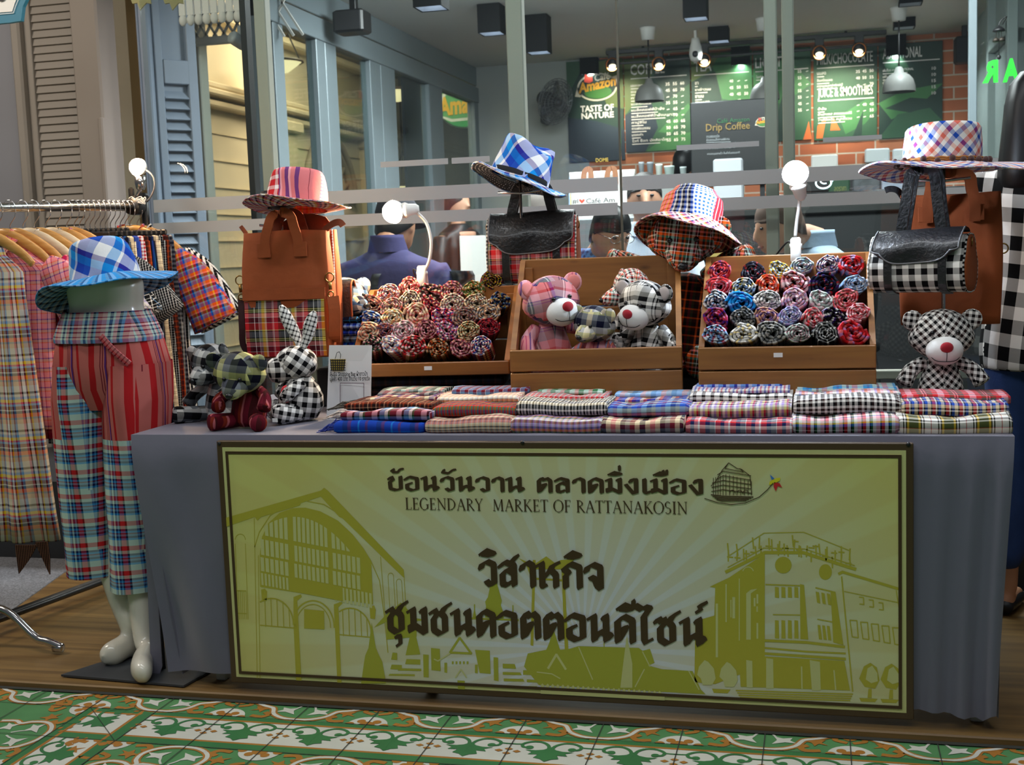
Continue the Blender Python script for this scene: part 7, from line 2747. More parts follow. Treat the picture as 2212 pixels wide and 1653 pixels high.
board('menu board half hidden behind the sage posts and white lamp', 1626, 1752, 110, 308, m_g1, [(1, [(0, .2), (.6, .1), (1, .4), (.5, .6), (0, .5)]), (2, [(.3, 1), (.5, .5), (.6, 1)]), (4, [(.85, 1), (.95, .8), (1, 1)])], [('LIGHT', .04, .5, .19, .11)], [((.6, .8, .93), .26, .07, ['~ 55 ~', '~ 55 ~', '~ 45 ~', '~ 55 ~', '~ 55 ~', '~ 45 ~', '~ 55 ~'])], [('ไลท์คอฟฟี่', .05, .3, .3, .03), ('มอคค่าไลท์', .05, .33, .38, .03), ('นมสด', .05, .2, .46, .03)])
t, P, W_, H_ = board('milk, chocolate, juice and smoothies menu board', 1756, 1895, 106, 304, m_g1, [(2, [(.6, 0), (1, 0), (1, .3), (.7, .2)]), (1, [(.4, .75), (.9, .55), (1, .7), (.8, .85), (.5, .95)]), (2, [(.6, 1), (.78, .7), (.75, 1)]), (0, [(0, .5), (.3, .4), (.5, .55), (.2, .9), (0, .9)]), (4, [(.04, .98), (.06, .84), (.2, .76), (.14, .98)]), (4, [(.26, .9), (.3, .74), (.42, .9)])],
      [('MILK/CHOCOLATE', .06, .93, .175, .11), ('JUICE & SMOOTHIES', .07, .93, .53, .1)], [((.7, .8, .91), .28, .07, ['35 45 50', '40 50 55', '~ ~ 70']), ((.7, .8, .91), .64, .065, ['~ 40 45', '~ ~ 55', '~ ~ 65'])], [('นมสด', .06, .2, .285, .03), ('ช็อกโกแลต', .06, .3, .36, .03), ('คาราเมลมอคค่าฟราปเป้', .06, .46, .42, .03), ('น้ำส้ม', .07, .2, .67, .03), ('น้ำเสาวรส สตรอเบอร์รี่', .07, .6, .73, .03), ('โยเกิร์ตปั่น สมูทตี้รวม', .07, .6, .79, .03)])
board('additions menu board, rightmost of the row behind a pendant shade', 1897, 2037, 97, 300, m_g3, [(1, [(.0, .62), (.4, .5), (1, .45), (.6, .7), (.2, .8)]), (0, [(.0, 1), (.3, .75), (.8, .7), (1, .85), (.6, 1)]), (2, [(.1, .68), (.5, .58), (.95, .62), (.5, .74)]), (0, [(0, .05), (.3, 0), (.5, .3), (.2, .4)])], [('ADDITIONAL', .07, .68, .155, .11)], [((.86,), .29, .065, ['10', '10', '15', '15', '10'])], [('เพิ่มช็อต กาแฟ ADDITIONAL', .07, .55, .29, .03), ('เพิ่มวิป', .07, .24, .355, .03), ('น้ำผึ้ง', .07, .2, .42, .03)])

# ---- spot rail in front of the boards
t = thing('spotlight_rail', 'black spotlight rail running above the menu boards', 'light rail', at(1600, 95, 7.0))
f = MB()
p0, p1 = at(1309, 112, 6.95), at(1915, 72, 6.95)
zr_ = (p0.z + p1.z) / 2
f.box(((p0.x + p1.x) / 2, 6.95, zr_), (p1.x - p0.x, .05, .035), .004)
f.box(((p0.x + p1.x) / 2, 6.99, zr_ - .085), (p1.x - p0.x, .02, .02), .004)
f.build('rail', m_black, t, True)
f = MB()
for x in (p0.x + .3, p1.x - .3):
    f.tube([(x, 6.95, zr_), (x, 6.95, ZC)], .01, 8)
f.build('drop_rods', m_black, t, True)
m_copper = mat('copper_ring', '8a5428', .3, .9)
m_warm = mat('spot_lens', 'ffffff', .4, emit='ffdfae', estr=1.2)
for i, (px, py, dirx, lit) in enumerate(((1323, 140, -.05, 1), (1423, 138, .1, 1), (1521, 130, .15, 1), (1770, 114, .0, 1), (1856, 108, -.05, 1))):
    c = at(px, py, 6.93)
    f = MB()
    f.box((c.x, 6.95, zr_ - .04), (.07, .05, .06), .004)
    f.lathe([(.045, 0), (.05, .02), (.05, .075), (.035, .1)], 16, T=M.Translation(c) @ rotm(-62))
    s_ = f.build('spot_head', m_black, t, True)
    f = MB()
    f.tube([c + V((.05 * math.cos(2 * PI * k / 14), -.012, .05 * math.sin(2 * PI * k / 14))) for k in range(15)], .008, 6, cap=False)
    f.build('spot_ring', m_copper, s_, True)
    f = MB()
    f.ell(c + V((0, -.004, -.012)), (.03, .008, .02), n=14, k=6)
    f.build('spot_lens', m_warm, s_, True)
    d = bpy.data.lights.new('spot_light', 'SPOT')
    d.energy, d.color, d.spot_size, d.spot_blend, d.shadow_soft_size = (85, (1, .92, .74), rad(66), .95, .02)
    o = bpy.data.objects.new('spot_light', d)
    COL.objects.link(o)
    o.location = c + V((0, -.08, -.02))
    tg = V((c.x + dirx, YB, c.z - .30))
    o.rotation_euler = (tg - o.location).to_track_quat('-Z', 'Y').to_euler()
    o.parent = t
    o.matrix_parent_inverse = t.matrix_basis.inverted()

# ---- dome pendants
def pendant(px, py, w, label):
    Y = 6.1
    c = at(px, py, Y)
    r = w * sc(Y, px) / 2
    t = thing('pendant_lamp', label, 'pendant lamp', (c.x, Y, c.z), 0, 'grey dome pendants')
    f = MB()
    f.lathe([(r, 0), (r * .98, r * .35), (r * .86, r * .75), (r * .62, r * 1.02), (r * .3, r * 1.2), (r * .2, r * 1.5), (r * .1, r * 1.55)], 28, cap=(False, True))
    f.build('shade', mat('pendant_grey', '7c7c78', .5), t)
    f = MB()
    f.tube([(0, 0, r * 1.5), (0, 0, ZC - c.z - .05)], .006, 6)
    f.build('cord', m_black, t)
    f = MB()
    f.lathe([(.045, -.09), (.055, -.02), (.06, -.002)], 18, c=(0, 0, ZC - c.z))
    f.build('ceiling_rose', m_white, t)
pendant(1403, 219, 62, 'grey dome pendant hanging before the coffee menu')
pendant(1942, 199, 68, 'grey dome pendant hanging before the additions menu')
pendant(1652, 216, 62, 'grey dome pendant half hidden behind the sage post')

# ---- wall fan
c = at(1200, 220, 7.0)
t = thing('wall_fan', 'grey wall fan turned sideways left of the round emblem board', 'fan', (c.x, 7.0, c.z - .2))
T = M.Translation(c) @ rotm(0, 0, 62) @ rotm(18, 22, 0) @ rotm(90)
f = MB()
for k in range(5):
    r = .05 + .035 * k
    for dz, kk in ((.045, .9), (0, 1), (-.045, .9)):
        f.tube([T @ V((r * kk * math.cos(2 * PI * i / 28), r * kk * math.sin(2 * PI * i / 28), dz * (1 - (k / 4) ** 2 * .8))) for i in range(29)], .003, 5, cap=False)
for i in range(24):
    a = 2 * PI * i / 24
    f.tube([T @ V((.19 * q * math.cos(a), .19 * q * math.sin(a), z)) for q, z in ((.15, .05), (.6, .04), (1, 0), (.6, -.04), (.15, -.05))], .002, 4)
f.build('guard', mat('fan_wire', '6f7276', .4, .3), t, True)
f = MB()
for i in range(3):
    f.ell((.09, 0, 0), (.085, .05, .008), T=T @ rotm(0, 0, 120 * i) @ rotm(18), n=14, k=6)
f.lathe([(.03, -.05), (.035, .03), (.01, .05)], 14, T=T)
f.build('blades', mat('fan_blade', '4b4e53', .4), t, True)
f = MB()
f.lathe([(.05, -.05), (.065, -.09), (.06, -.17), (.02, -.19)], 16, T=T)
f.tube([c + V((-.12, .1, -.02)), c + V((-.16, .25, -.12)), c + V((-.16, .4, -.12))], .03, 10)
f.build('motor', mat('fan_body', '3d4044', .5), t, True)
# ---- cctv cameras, speakers, green letters
def cctv(c, label, wall=False):
    t = thing('cctv_camera', label, 'security camera', c)
    f = MB()
    f.lathe([(.03, .12), (.034, .09), (.045, .05), (.05, 0), (.04, -.04), (.015, -.055)], 18)
    f.tube([(0, 0, .1), (0, 0, .2)], .012, 8)
    f.build('housing', m_white, t)
    f = MB()
    f.ell((0, -.04, .0), (.024, .014, .026), n=12, k=8)
    f.build('lens', m_black, t)
cctv(at(1503, 118, 6.4), 'white security camera on the cafe ceiling before the tea menu')
t = thing('cctv_camera', 'grey security camera at the black corner frame of the glass', 'security camera', at(514, 100, 1.5))
c = at(514, 88, 1.42)
f = MB()
f.lathe([(.018, -.035), (.026, -.028), (.026, .03), (.02, .036)], 18, T=M.Translation(c) @ rotm(70, 0, -20))
f.build('housing', mat('cctv_grey', '9b9da0', .4), t, True)
f = MB()
f.box(c + V((.03, .0, .03)), (.05, .03, .05), .004)
f.build('bracket', mat('cctv_grey', '9b9da0', .4), t, True)
f = MB()
f.lathe([(.02, 0), (.014, .004), (.004, .005)], 16, T=M.Translation(c) @ rotm(70, 0, -20) @ M.Translation((0, 0, -.038)) @ rotm(180))
f.build('lens', m_black, t, True)
def speaker(x0, x1, y0, y1, Y, label):
    a, b_ = at(x0, y0, Y), at(x1, y1, Y)
    t = thing('wall_speaker', label, 'speaker', ((a.x + b_.x) / 2, Y, b_.z))
    w, h = b_.x - a.x, a.z - b_.z
    f = MB()
    f.box((0, .08, h / 2), (w, .16, h), .012)
    f.build('cabinet', m_black, t)
    f = MB()
    f.box((0, -.002, h / 2), (w * .86, .008, h * .86), .006)
    f.build('grille', mat('speaker_cloth', '232427', .9), t)
    f = MB()
    f.box((0, .12, h + .05), (.04, .05, .14), .004)
    f.build('bracket', m_black, t)
speaker(2064, 2110, 78, 132, 7.0, 'black speaker under the ceiling right of the menu boards')
speaker(716, 784, 22, 66, 3.9, 'black speaker high inside the glass door side')
t = thing('neon_letters', 'green letters on the glass at the far right, seen from behind', 'sign', at(2165, 180, 3.6))
m_neon = mat('green_letter', '2fd03a', .5, emit='20e030', estr=.6)
f = MB()
text_px(f, 'R', 2122, 178, 2156, 174, 44, 3.6, bold=.05, mirror=True)
f.build('letter', m_neon, t, True)
f = MB()
text_px(f, 'A', 2166, 176, 2202, 172, 46, 3.6, bold=.05, mirror=True)
f.build('letter', m_neon, t, True)
f = MB()
x0, x1 = at(2100, 300, 3.64).x, 1.5
f.box(((x0 + x1) / 2, 3.64, (ZI + ZC) / 2), (x1 - x0, .008, ZC - ZI - .01))
struct('window_50', f, m_pane)
f = MB()
f.box((x0, 3.64, (ZI + ZC) / 2), (.04, .04, ZC - ZI), .003)
struct('trim_50', f, m_alu)
# wind bell on a wall arm at the right
c = at(2165, 60, 3.4)
t = thing('wind_bell', 'dark hanging wind bells on a small arm at the upper right', 'wind bell', c)
f = MB()
f.tube([c + V((.03, .21, .05)), c + V((.02, 0, .05)), c + V((0, 0, .04)), c + V((-.012, 0, .025)), c + V((-.015, 0, .01))], .003, 6, k=4)
f.build('arm', m_black, t, True)
f = MB()
f.lathe([(.03, -.01), (.026, 0), (.012, .012), (.003, .016)], 14, T=M.Translation(c + V((-.015, 0, -.006))))
f.build('cap', m_black, t, True)
for dx in (-.028, -.002):
    f = MB()
    f.lathe([(.016, -.012), (.014, 0), (.004, .008)], 12, T=M.Translation(c + V((dx, 0, -.052))))
    f.tube([c + V((dx, 0, -.046)), c + V((dx * .8 - .003, 0, -.012))], .0012, 4)
    f.build('bell', mat('bell_bronze', '3c342c', .5, .5), t, True)
f = MB()
f.tube([c + V((-.015, 0, -.02)), c + V((-.014, 0, -.13))], .0012, 4)
f.ell(c + V((-.014, 0, -.138)), (.01, .005, .012), n=8, k=6)
f.build('clapper', m_black, t, True)

# ---- oval shop sign outside the glass side, seen through the doors
c = at(1003, 214, 8.1)
k = sc(8.1, 1000)
t = thing('hanging_sign', 'oval green hanging sign with yellow lettering seen through the glass doors', 'sign', c)
f = MB()
oval(f, c, 66 * k, 62 * k, 8.1)
f.build('rim', m_g3, t, True)
f = MB()
oval(f, c, 62 * k, 58 * k, 8.098)
f.build('disc', mat('sign_green', '2f9a55', .5, emit='2f9a55', estr=.25), t, True)
f = MB()
f.poly([c + V((a * k, -.004, b_ * k)) for a, b_ in ((-56, -34), (-52, 8), (-20, 40), (30, 36), (58, 8), (56, -24), (20, -44), (-30, -46))], (0, -1, 0))
f.build('white_shape', mat('sign_white', 'dfe6e0', .5, emit='dfe6e0', estr=.2), t, True)
f = MB()
f.poly([c + V((a * k, -.006, b_ * k)) for a, b_ in ((-50, -32), (-46, 4), (-16, 34), (26, 30), (50, 4), (48, -20), (18, -38), (-28, -40))], (0, -1, 0))
f.build('inner_green', mat('sign_green2', '5aa868', .5, emit='5aa868', estr=.2), t, True)
f = MB()
text_on(f, 'Amazon', c + V((-56 * k, -.012, -32 * k)), c + V((58 * k, -.012, -24 * k)), 38 * k, bold=.035)
f.build('sign_lettering', mat('sign_yellow', 'e8b52c', .5, emit='e8b52c', estr=.3), t, True)
f = MB()
f.tube([c + V((0, 0, 60 * k)), V((c.x, c.y, 4.04))], .01, 6)
f.tube([c + V((-40 * k, 0, 118 * k)), c + V((40 * k, 0, 118 * k))], .012, 6)
f.build('bracket', m_black, t, True)
# bowl lamps of the passage
def bowl(px, py, w, Y, label):
    c = at(px, py, Y)
    r = w * sc(Y, px) / 2
    t = thing('bowl_lamp', label, 'ceiling lamp', c, 0, 'bowl lamps of the passage')
    f = MB()
    f.lathe([(.01, -r * .52), (r * .45, -r * .42), (r * .82, -r * .15), (r, .0)], 24, cap=(True, True))
    f.build('bowl', mat('bowl_glass', 'ffffff', .4, emit='ffe2a8', estr=2.2), t)
    f = MB()
    f.tube([V((r * 1.04 * math.cos(2 * PI * i / 24), r * 1.04 * math.sin(2 * PI * i / 24), .0)) for i in range(25)], r * .06, 6, cap=False)
    f.build('rim', mat('bowl_rim', '3f3020', .5), t)
    f = MB()
    for i in range(3):
        a = 2 * PI * i / 3
        f.tube([(r * math.cos(a), r * math.sin(a), 0), (0, 0, r * 2.4)], .006, 5)
    f.tube([(0, 0, r * 2.4), (0, 0, 4.06 - c.z)], .01, 6)
    f.build('chains', m_black, t)
bowl(600, 134, 100, 6.2, 'lit cream bowl lamp hanging in the passage behind the black corner frame')
bowl(858, 196, 90, 8.4, 'lit bowl lamp far down the passage above the fanlight')
bowl(872, 402, 60, 9.6, 'small lit shade low down in the passage')

# ---- counter with bags, cups, drip coffee sign
ZK = 1.40
t = thing('cafe_counter', 'long cafe counter with brass coloured front below the menu boards', 'counter', (-.35, 4.45, ZI))
f = MB()
f.box((-.35, 4.45, (ZI + ZK) / 2 - .02), (2.9, .5, ZK - ZI - .05), .01)
f.build('cabinet', mat('counter_dark', '0e1214', .5), t, True)
f = MB()
f.box((-.35, 4.45, ZK - .02), (2.96, .56, .04), .006)
f.build('worktop', mat('counter_top', '2a2c2b', .3), t, True)
f = MB()
f.box((-1.0, 4.19, ZK - .17), (1.0, .014, .22), .003)
f.build('brass_front', mat('brass_panel', 'b09a58', .35, .5), t, True)
def boxy(name, label, cat, x0, x1, y0, y1, Y, d, mm, group=None, zf=None):
    a, b_ = at(x0, y0, Y), at(x1, y1, Y)
    if zf is not None:
        b_.z = zf
    f = MB()
    f.box(((a.x + b_.x) / 2, Y + d / 2, (a.z + b_.z) / 2), (b_.x - a.x, d, a.z - b_.z), .01)
    return f.build(name, mm, label=label, cat=cat, group=group)
def onk(px, Y=4.4):
    return at(px, 300, Y).x
m_foil = mat('foil_bag', '8fa6c9', .35)
for i, (px, col, nm) in enumerate(((1236, '9fc0e8', 'pale blue'), (1262, 'c9d8e6', 'silver'), (1288, '4f6fb5', 'dark blue'), (1310, 'cfc9d8', 'grey pink'), (1372, '6f9a52', 'green printed'))):
    f = MB()
    x, w_, h_ = onk(px), .072, .25 if i < 4 else .13
    rings = [ringpts((x, 4.42, ZK + .004 + h_ * q), (w_ / 2 * (1 - .2 * q ** 4), 0, 0), (0, .035 * (1 - q ** 2 * .9), 0), 20, 3) for q in (0, .03, .3, .6, .85, .95, 1)]
    f.loft(rings)
    t = thing('coffee_bag', '%s coffee bag standing on the cafe counter' % nm, 'coffee bag', (x, 4.42, ZK), 0, 'coffee bags on the counter')
    f.build('bag', mat('coffee_bag_' + nm, col, .35), t, True)
    f = MB()
    f.box((x, 4.384, ZK + h_ * .45), (w_ * .6, .004, h_ * .3), .001)
    f.build('label_patch', mat('bag_label_%d' % i, ['d8b35a', 'e8e2d8', 'd88a9a', 'f0ece0', 'f2efe6'][i], .5), t, True)
f = MB()
text_px(f, 'DOME', 1287, 350, 1314, 349, 8, 4.1825, bold=.02)
f.build('counter_lettering', mat('gold_letter', 'a08436', .4, .4), label='small gold word on the edge of the cafe counter', cat='lettering')
f.v = []
# black drip coffee sign
a, b_ = at(1490, 222, 4.75), at(1664, 398, 4.75)
t = thing('drip_coffee_sign', 'black standing sign with green and gold coffee lettering', 'sign', ((a.x + b_.x) / 2, 4.75, ZI))
f = MB()
f.box(((a.x + b_.x) / 2, 4.765, (a.z + b_.z) / 2), (b_.x - a.x, .03, a.z - b_.z), .006)
f.build('board', mat('sign_black', '121416', .35), t, True)
for x in (a.x + .05, b_.x - .05):
    f = MB()
    f.box((x, 4.80, (ZI + b_.z + .2) / 2), (.03, .03, b_.z + .2 - ZI))
    f.build('leg', m_black, t, True)
f = MB()
text_px(f, 'Café Amazon', 1549, 266, 1619, 262, 9, 4.74)
f.build('green_lettering', mat('sign_green_letter', '1f6a3a', .5), t, True)
f = MB()
text_px(f, 'Drip Coffee', 1525, 283, 1620, 278, 15, 4.74, bold=.012)
f.build('gold_lettering', mat('sign_gold_letter', '8a6f34', .5), t, True)
f = MB()
text_px(f, 'กาแฟออแกนิค', 1526, 298, 1554, 297, 6, 4.74)
text_px(f, 'คัดสรรเมล็ดกาแฟพิเศษ', 1526, 305, 1576, 303, 6, 4.74)
line_px(f, [(1526, 308), (1578, 306)], 1, 4.739)
text_px(f, 'กาแฟดริป', 1526, 322, 1590, 319, 12, 4.74, bold=.015)
text_px(f, 'หอมละมุนทุกแก้ว ดื่มด่ำกับธรรมชาติ', 1528, 334, 1598, 332, 5, 4.74)
f.build('white_lettering', mat('sign_white_letter', '9fa4a6', .5), t, True)
cafe_logo(t, at(1648, 264, 4.745), sc(4.745, 1648) * 30, 4.744)
# tote with printed words
tp = thing('paper_tote', 'white printed tote with brown handles on the counter front', 'bag', at(1298, 470, 3.85))
f = MB()
a, b_ = at(1226, 372, 3.85), at(1372, 470, 3.85)
rings = []
for q in (0, .02, .5, .9, 1):
    z = b_.z + (a.z - b_.z) * q
    w_ = (b_.x - a.x) / 2 * (.94 + .06 * q)
    rings.append(ringpts(((a.x + b_.x) / 2, 3.9, z + .0), (w_, 0, 0), (0, .07 - .05 * q, 0), 32, 4))
f.loft(rings)
f.build('bag', mat('tote_white', 'b4b2ae', .8), tp, True)
f = MB()
for yy in (3.83, 3.9):
    f.ribbon([at(1277, 400, yy), at(1276, 372, yy), at(1270, 365, yy), at(1262, 374, yy), at(1260, 400, yy)], .03, .006, (1, 0, .1), k=4)
    f.ribbon([at(1330, 398, yy), at(1328, 368, yy), at(1320, 364, yy), at(1313, 372, yy), at(1310, 398, yy)], .03, .006, (1, 0, .1), k=4)
f.build('handles', mat('tan_handle', '8a5a3c', .7), tp, True)
f = MB()
text_px(f, '#I', 1237, 440, 1249, 439, 9, 3.82, bold=.01)
text_px(f, 'Café Am', 1266, 439, 1328, 437, 10, 3.82, bold=.01)
f.build('tote_lettering', mat('tote_letter', '3a3a3a', .6), tp, True)
f = MB()
f.poly([at(x, y, 3.82) for x, y in ((1257, 440), (1251, 434), (1251, 431), (1254, 430), (1257, 433), (1260, 430), (1263, 431), (1263, 434))], (0, -1, 0))
f.build('heart_print', m_rd, tp, True)
# the prop that carries the tote: a low display case
f = MB()
z_ = at(1298, 470, 3.85).z
f.box((at(1298, 470, 3.9).x, 3.95, (ZI + z_) / 2), (.62, .26, z_ - ZI - .002), .01)
f.build('display_case', mat('case_grey', '565b5e', .4), label='dark display case carrying the white printed tote', cat='display case')
# back shelf things on the brick wall
YS2 = 7.1
boxy('back_shelf', 'black back shelf below the brick wall', 'shelf', 1740, 2000, 386, 404, YS2 - .1, .4, m_black)
boxy('napkin_box', 'white paper box on the back shelf', 'box', 1752, 1810, 336, 353, YS2, .1, m_white, zf=at(1800, 386, YS2 - .1).z)
for i, (x0, x1) in enumerate(((1868, 1922), (1928, 1960))):
    boxy('picture_frame', '%s white picture frame leaning on the brick wall' % ['wide', 'narrow'][i], 'picture frame', x0, x1, 322, 350, YB - .06, .03, mat('frame_white', 'cfd6d6', .5))
YP2 = 5.9
t_ = boxy('poster_panel', 'small green poster panel below the back shelf', 'poster', 1790, 1836, 388, 418, YP2, .02, m_g1)
f = MB()
text_px(f, 'ลดราคา', 1802, 413, 1828, 412, 9, YP2 - .004, bold=.01)
f.xf(M.Translation(-t_.location))
f.build('poster_lettering', mat('poster_letter', '9aa05a', .6), t_)
boxy('poster_panel', 'grey and white picture panel beside the green poster', 'poster', 1842, 1902, 388, 418, YP2, .02, mat('poster_grey', '6f7478', .5, noise_amt=.6, nscale=14))
boxy('plastic_cups', 'stack of clear plastic cups on the right counter', 'cups', 1905, 1972, 384, 416, YP2, .12, mat('clear_plastic', 'b9c4d6', .2), zf=at(1850, 418, YP2 - .05).z)
boxy('work_counter', 'dark working counter at the back right', 'counter', 1700, 2085, 418, 640, YP2 - .05, .4, mat('counter_dark', '0e1214', .5), zf=ZI)
for i, (px, w_, h_, nm, col) in enumerate(((1386, 12, 30, 'grey', '8f9498'), (1405, 14, 30, 'steel', '7f868c'), (1424, 15, 26, 'white paper', 'd6dad2'), (1446, 22, 22, 'pale mint', 'c9dcd6'), (1476, 14, 20, 'glass', 'b9c4c4'))):
    Yc2 = 5.2
    p = at(px, 381, Yc2)
    k2 = sc(Yc2, px)
    t = thing('takeaway_cup', '%s cup standing before the salmon bricks' % nm, 'cup', p, 0, 'cups on the back counter')
    f = MB()
    f.lathe([(w_ * k2 * .38, 0), (w_ * k2 * .5, h_ * k2 * .85), (w_ * k2 * .52, h_ * k2 * .86), (w_ * k2 * .5, h_ * k2)], 16)
    f.build('cup', mat('cup_' + nm, col, .4), t)
boxy('bar_back_counter', 'pale counter behind the cups', 'counter', 1375, 1500, 382, 640, 5.16, .3, mat('counter_grey', '8d918e', .5), zf=ZI)
boxy('cup_rack', 'white cup rack partly behind the drip coffee sign', 'rack', 1540, 1605, 344, 384, 4.45, .1, mat('rack_white', 'a9adb2', .5), zf=ZK)
# ring lights and reflections are left to the glass; a mug sign in blue white neon
c = at(1779, 395, 3.2)
k = sc(3.2, 1779)
f = MB()
f.tube([c + V((16 * k * math.cos(rad(a)), 0, 12 * k * math.sin(rad(a)))) for a in range(150, 390, 12)], .004, 6)
f.tube([c + V((2 * k + 9 * k * math.cos(rad(a)), 0, 6 * k + 8 * k * math.sin(rad(a)))) for a in range(200, 300, 12)], .003, 6)
f.tube([c + V((17 * k, 0, 2 * k)), c + V((23 * k, 0, 8 * k))], .004, 6)
f.build('neon_mark', mat('neon_white', 'ffffff', .4, emit='bfe8f0', estr=2.5), label='small blue white neon cup outline on the inner glass', cat='neon sign')

# ================================================================== PEOPLE INSIDE
m_navy = mat('purple_navy_polo', '3a3564', .85, bump=.2, bscale=30)
m_lshirt = mat('pale_blue_shirt', '9db4cc', .8, bump=.25, bscale=25)
m_stripe = plaid('white blue shirt', 'W4 L3', 'W4 L2', bump=.2)
m_patt, nt, b = newmat('blue_patterned_shirt')
vo = nt.nodes.new('ShaderNodeTexVoronoi')
vo.inputs['Scale'].default_value = 55
tc = nt.nodes.new('ShaderNodeTexCoord')
rp = nt.nodes.new('ShaderNodeValToRGB')
rp.color_ramp.elements[0].color, rp.color_ramp.elements[1].color = lin('16306e'), lin('4f7fc0')
rp.color_ramp.elements[0].position, rp.color_ramp.elements[1].position = .3, .55
nt.links.new(tc.outputs['Object'], vo.inputs['Vector'])
nt.links.new(vo.outputs['Distance'], rp.inputs[0])
nt.links.new(rp.outputs[0], b.inputs['Base Color'])
def seated(label, hp, Y, face, shirt, hair, skin, k=1.0, cap=None, glasses=False, nod=0, lean=0.0, arms=True, shw=.2, hairstyle='short', hunch=0.0):
    """seated person: hp = pixel of the head's middle; face = heading in degrees (0 looks at us, 180 away, -90 to the left)"""
    H = at(hp[0], hp[1], Y)
    t = thing('person', label, 'person', (H.x, Y, ZI), face)
    hz = H.z - ZI + hunch
    f = MB()
    hc = V((0, -lean, hz - hunch))
    T = M.Translation(hc) @ rotm(nod)
    f.ell((0, 0, 0.0), (.074 * k, .092 * k, .112 * k), T=T, n=22, k=16)
    f.ell((0, -.052 * k, -.05 * k), (.05 * k, .045 * k, .055 * k), T=T, n=14, k=10)
    f.tube([V((0, -.088 * k, .02 * k)), V((0, -.103 * k, -.012 * k)), V((0, -.106 * k, -.026 * k)), V((0, -.09 * k, -.034 * k))], [.008 * k, .012 * k, .016 * k, .01 * k], 10, T=T)
    for s in (-1, 1):
        f.ell((s * .074 * k, .012 * k, -.006 * k), (.011 * k, .022 * k, .032 * k), T=T, n=10, k=8)
    nb = V((0, .015, hz - .24 * k))
    f.tube([hc + V((0, .02, -.05 * k)), hc.lerp(nb, .6) + V((0, .02, .0)), nb], [.052 * k, .054 * k, .07 * k], 14)
    f.tube([nb, V((0, .045, hz - .45)), V((0, .065, hz - .62))], [.07, .085, .09], 16)
    for s in (-1, 1):
        sh, el, ha = V((s * shw * .86, .035, hz - .345 * k)), V((s * (shw + .04), -.03, hz - .56)), V((s * .11, -.26, hz - .58))
        f.tube([sh, sh.lerp(el, .5), el, el.lerp(ha, .5), ha], [.05, .046, .04, .034, .026], 12)
        d = (ha - el).normalized()
        f.ell(ha + d * .05, (.042, .034, .02), n=12, k=8)
        for q in range(4):
            b0_ = ha + d * .08 + V((s * (-.022 + .015 * q), 0, .004))
            f.tube([b0_, b0_ + d * .035, b0_ + d * .058 + V((0, 0, -.018))], [.0095, .009, .007], 8)
        f.tube([ha + d * .03 + V((-s * .03, 0, 0)), ha + d * .07 + V((-s * .05, 0, -.01))], [.011, .008], 8)
    fuse(f, .0095 * k, 3).build('body', skin, t)
    f = MB()
    rings = []
    for dz, a, b_, dy in ((-.235, .062, .062, .012), (-.25, .085, .07, .015), (-.275, .14, .085, .02), (-.30, shw * .9, .10, .03), (-.34, shw * 1.05, .115, .035), (-.42, shw * 1.06, .13, .045), (-.55, shw * 1.0, .14, .06), (-.70, shw * 1.0, .15, .07)):
        rings.append(ringpts((0, dy, hz + dz * k), (a * k, 0, 0), (0, b_, 0), 30, 2.3))
    f.loft(rings)
    for s in (-1, 1):
        sh, el, ha = V((s * shw * .88, .03, hz - .335 * k)), V((s * (shw + .045), -.03, hz - .56)), V((s * .15, -.2, hz - .575))
        f.tube([sh, sh.lerp(el, .4), el] + ([el.lerp(ha, .5)] if arms else []), [.085, .082, .07] + ([.06] if arms else []), 16)
    fuse(f, .012, 6).boxuv().build('shirt', shirt, t)
    f = MB()
    f.loft([ringpts((0, .012 + dy, hz + z * k), (a * k, 0, 0), (0, a * k * 1.05, 0), 26) for z, a, dy in ((-.255, .085, .0), (-.2, .07, .004), (-.185, .068, .006), (-.2, .062, .006), (-.25, .075, 0))], cap=(False, False))
    f.boxuv()
    f.build('collar', shirt, t)
    if hair:
        f = MB()
        rings = []
        for j in range(9):
            a = PI * .5 * j / 8
            zz, rr = math.sin(a), math.cos(a)
            rings.append([V((.082 * k * rr * math.cos(q), .012 * k + .098 * k * rr * math.sin(q), .03 * k + .096 * k * zz)) for q in [2 * PI * i / 26 for i in range(26)]])
        low = []
        for q in [2 * PI * i / 26 for i in range(26)]:
            back = (math.sin(q) + 1) / 2
            low.append(V((.083 * k * math.cos(q), .014 * k + .1 * k * math.sin(q), (.045 - .125 * back ** 1.3) * k)))
        mid = [a.lerp(b_, .5) * 1.0 for a, b_ in zip(low, rings[0])]
        f.loft([[p.lerp(V((0, .012 * k, p.z)), .18) for p in low], low, mid] + rings, T=T, cap=(True, True))
        f.wobble(.003, 60, 3)
        f.build('hair', hair, t)
    if cap:
        f = MB()
        f.lathe([(.089 * k, .02 * k), (.092 * k, .045 * k), (.085 * k, .085 * k), (.06 * k, .118 * k), (.02 * k, .132 * k)], 24, T=T @ M.Translation((0, .008, 0)), sy=1.1)
        f.ell((0, -.12 * k, .03 * k), (.075 * k, .07 * k, .008), T=T, n=20, k=6)
        f.build('cap', cap, t)
    for s in (-1, 1):
        f = MB()
        f.ell((s * .03 * k, -.083 * k, .012 * k), (.011 * k, .007 * k, .006 * k), T=T, n=10, k=6)
        f.build('eye', m_eye, t)
    f = MB()
    f.tube([V((s * k, -.097 * k + abs(s) * .25 * k, -.063 * k)) for s in (-.022, -.01, 0, .01, .022)], .0045 * k, 6, T=T)
    f.build('mouth', mat('lips', '8a4a40', .6), t)
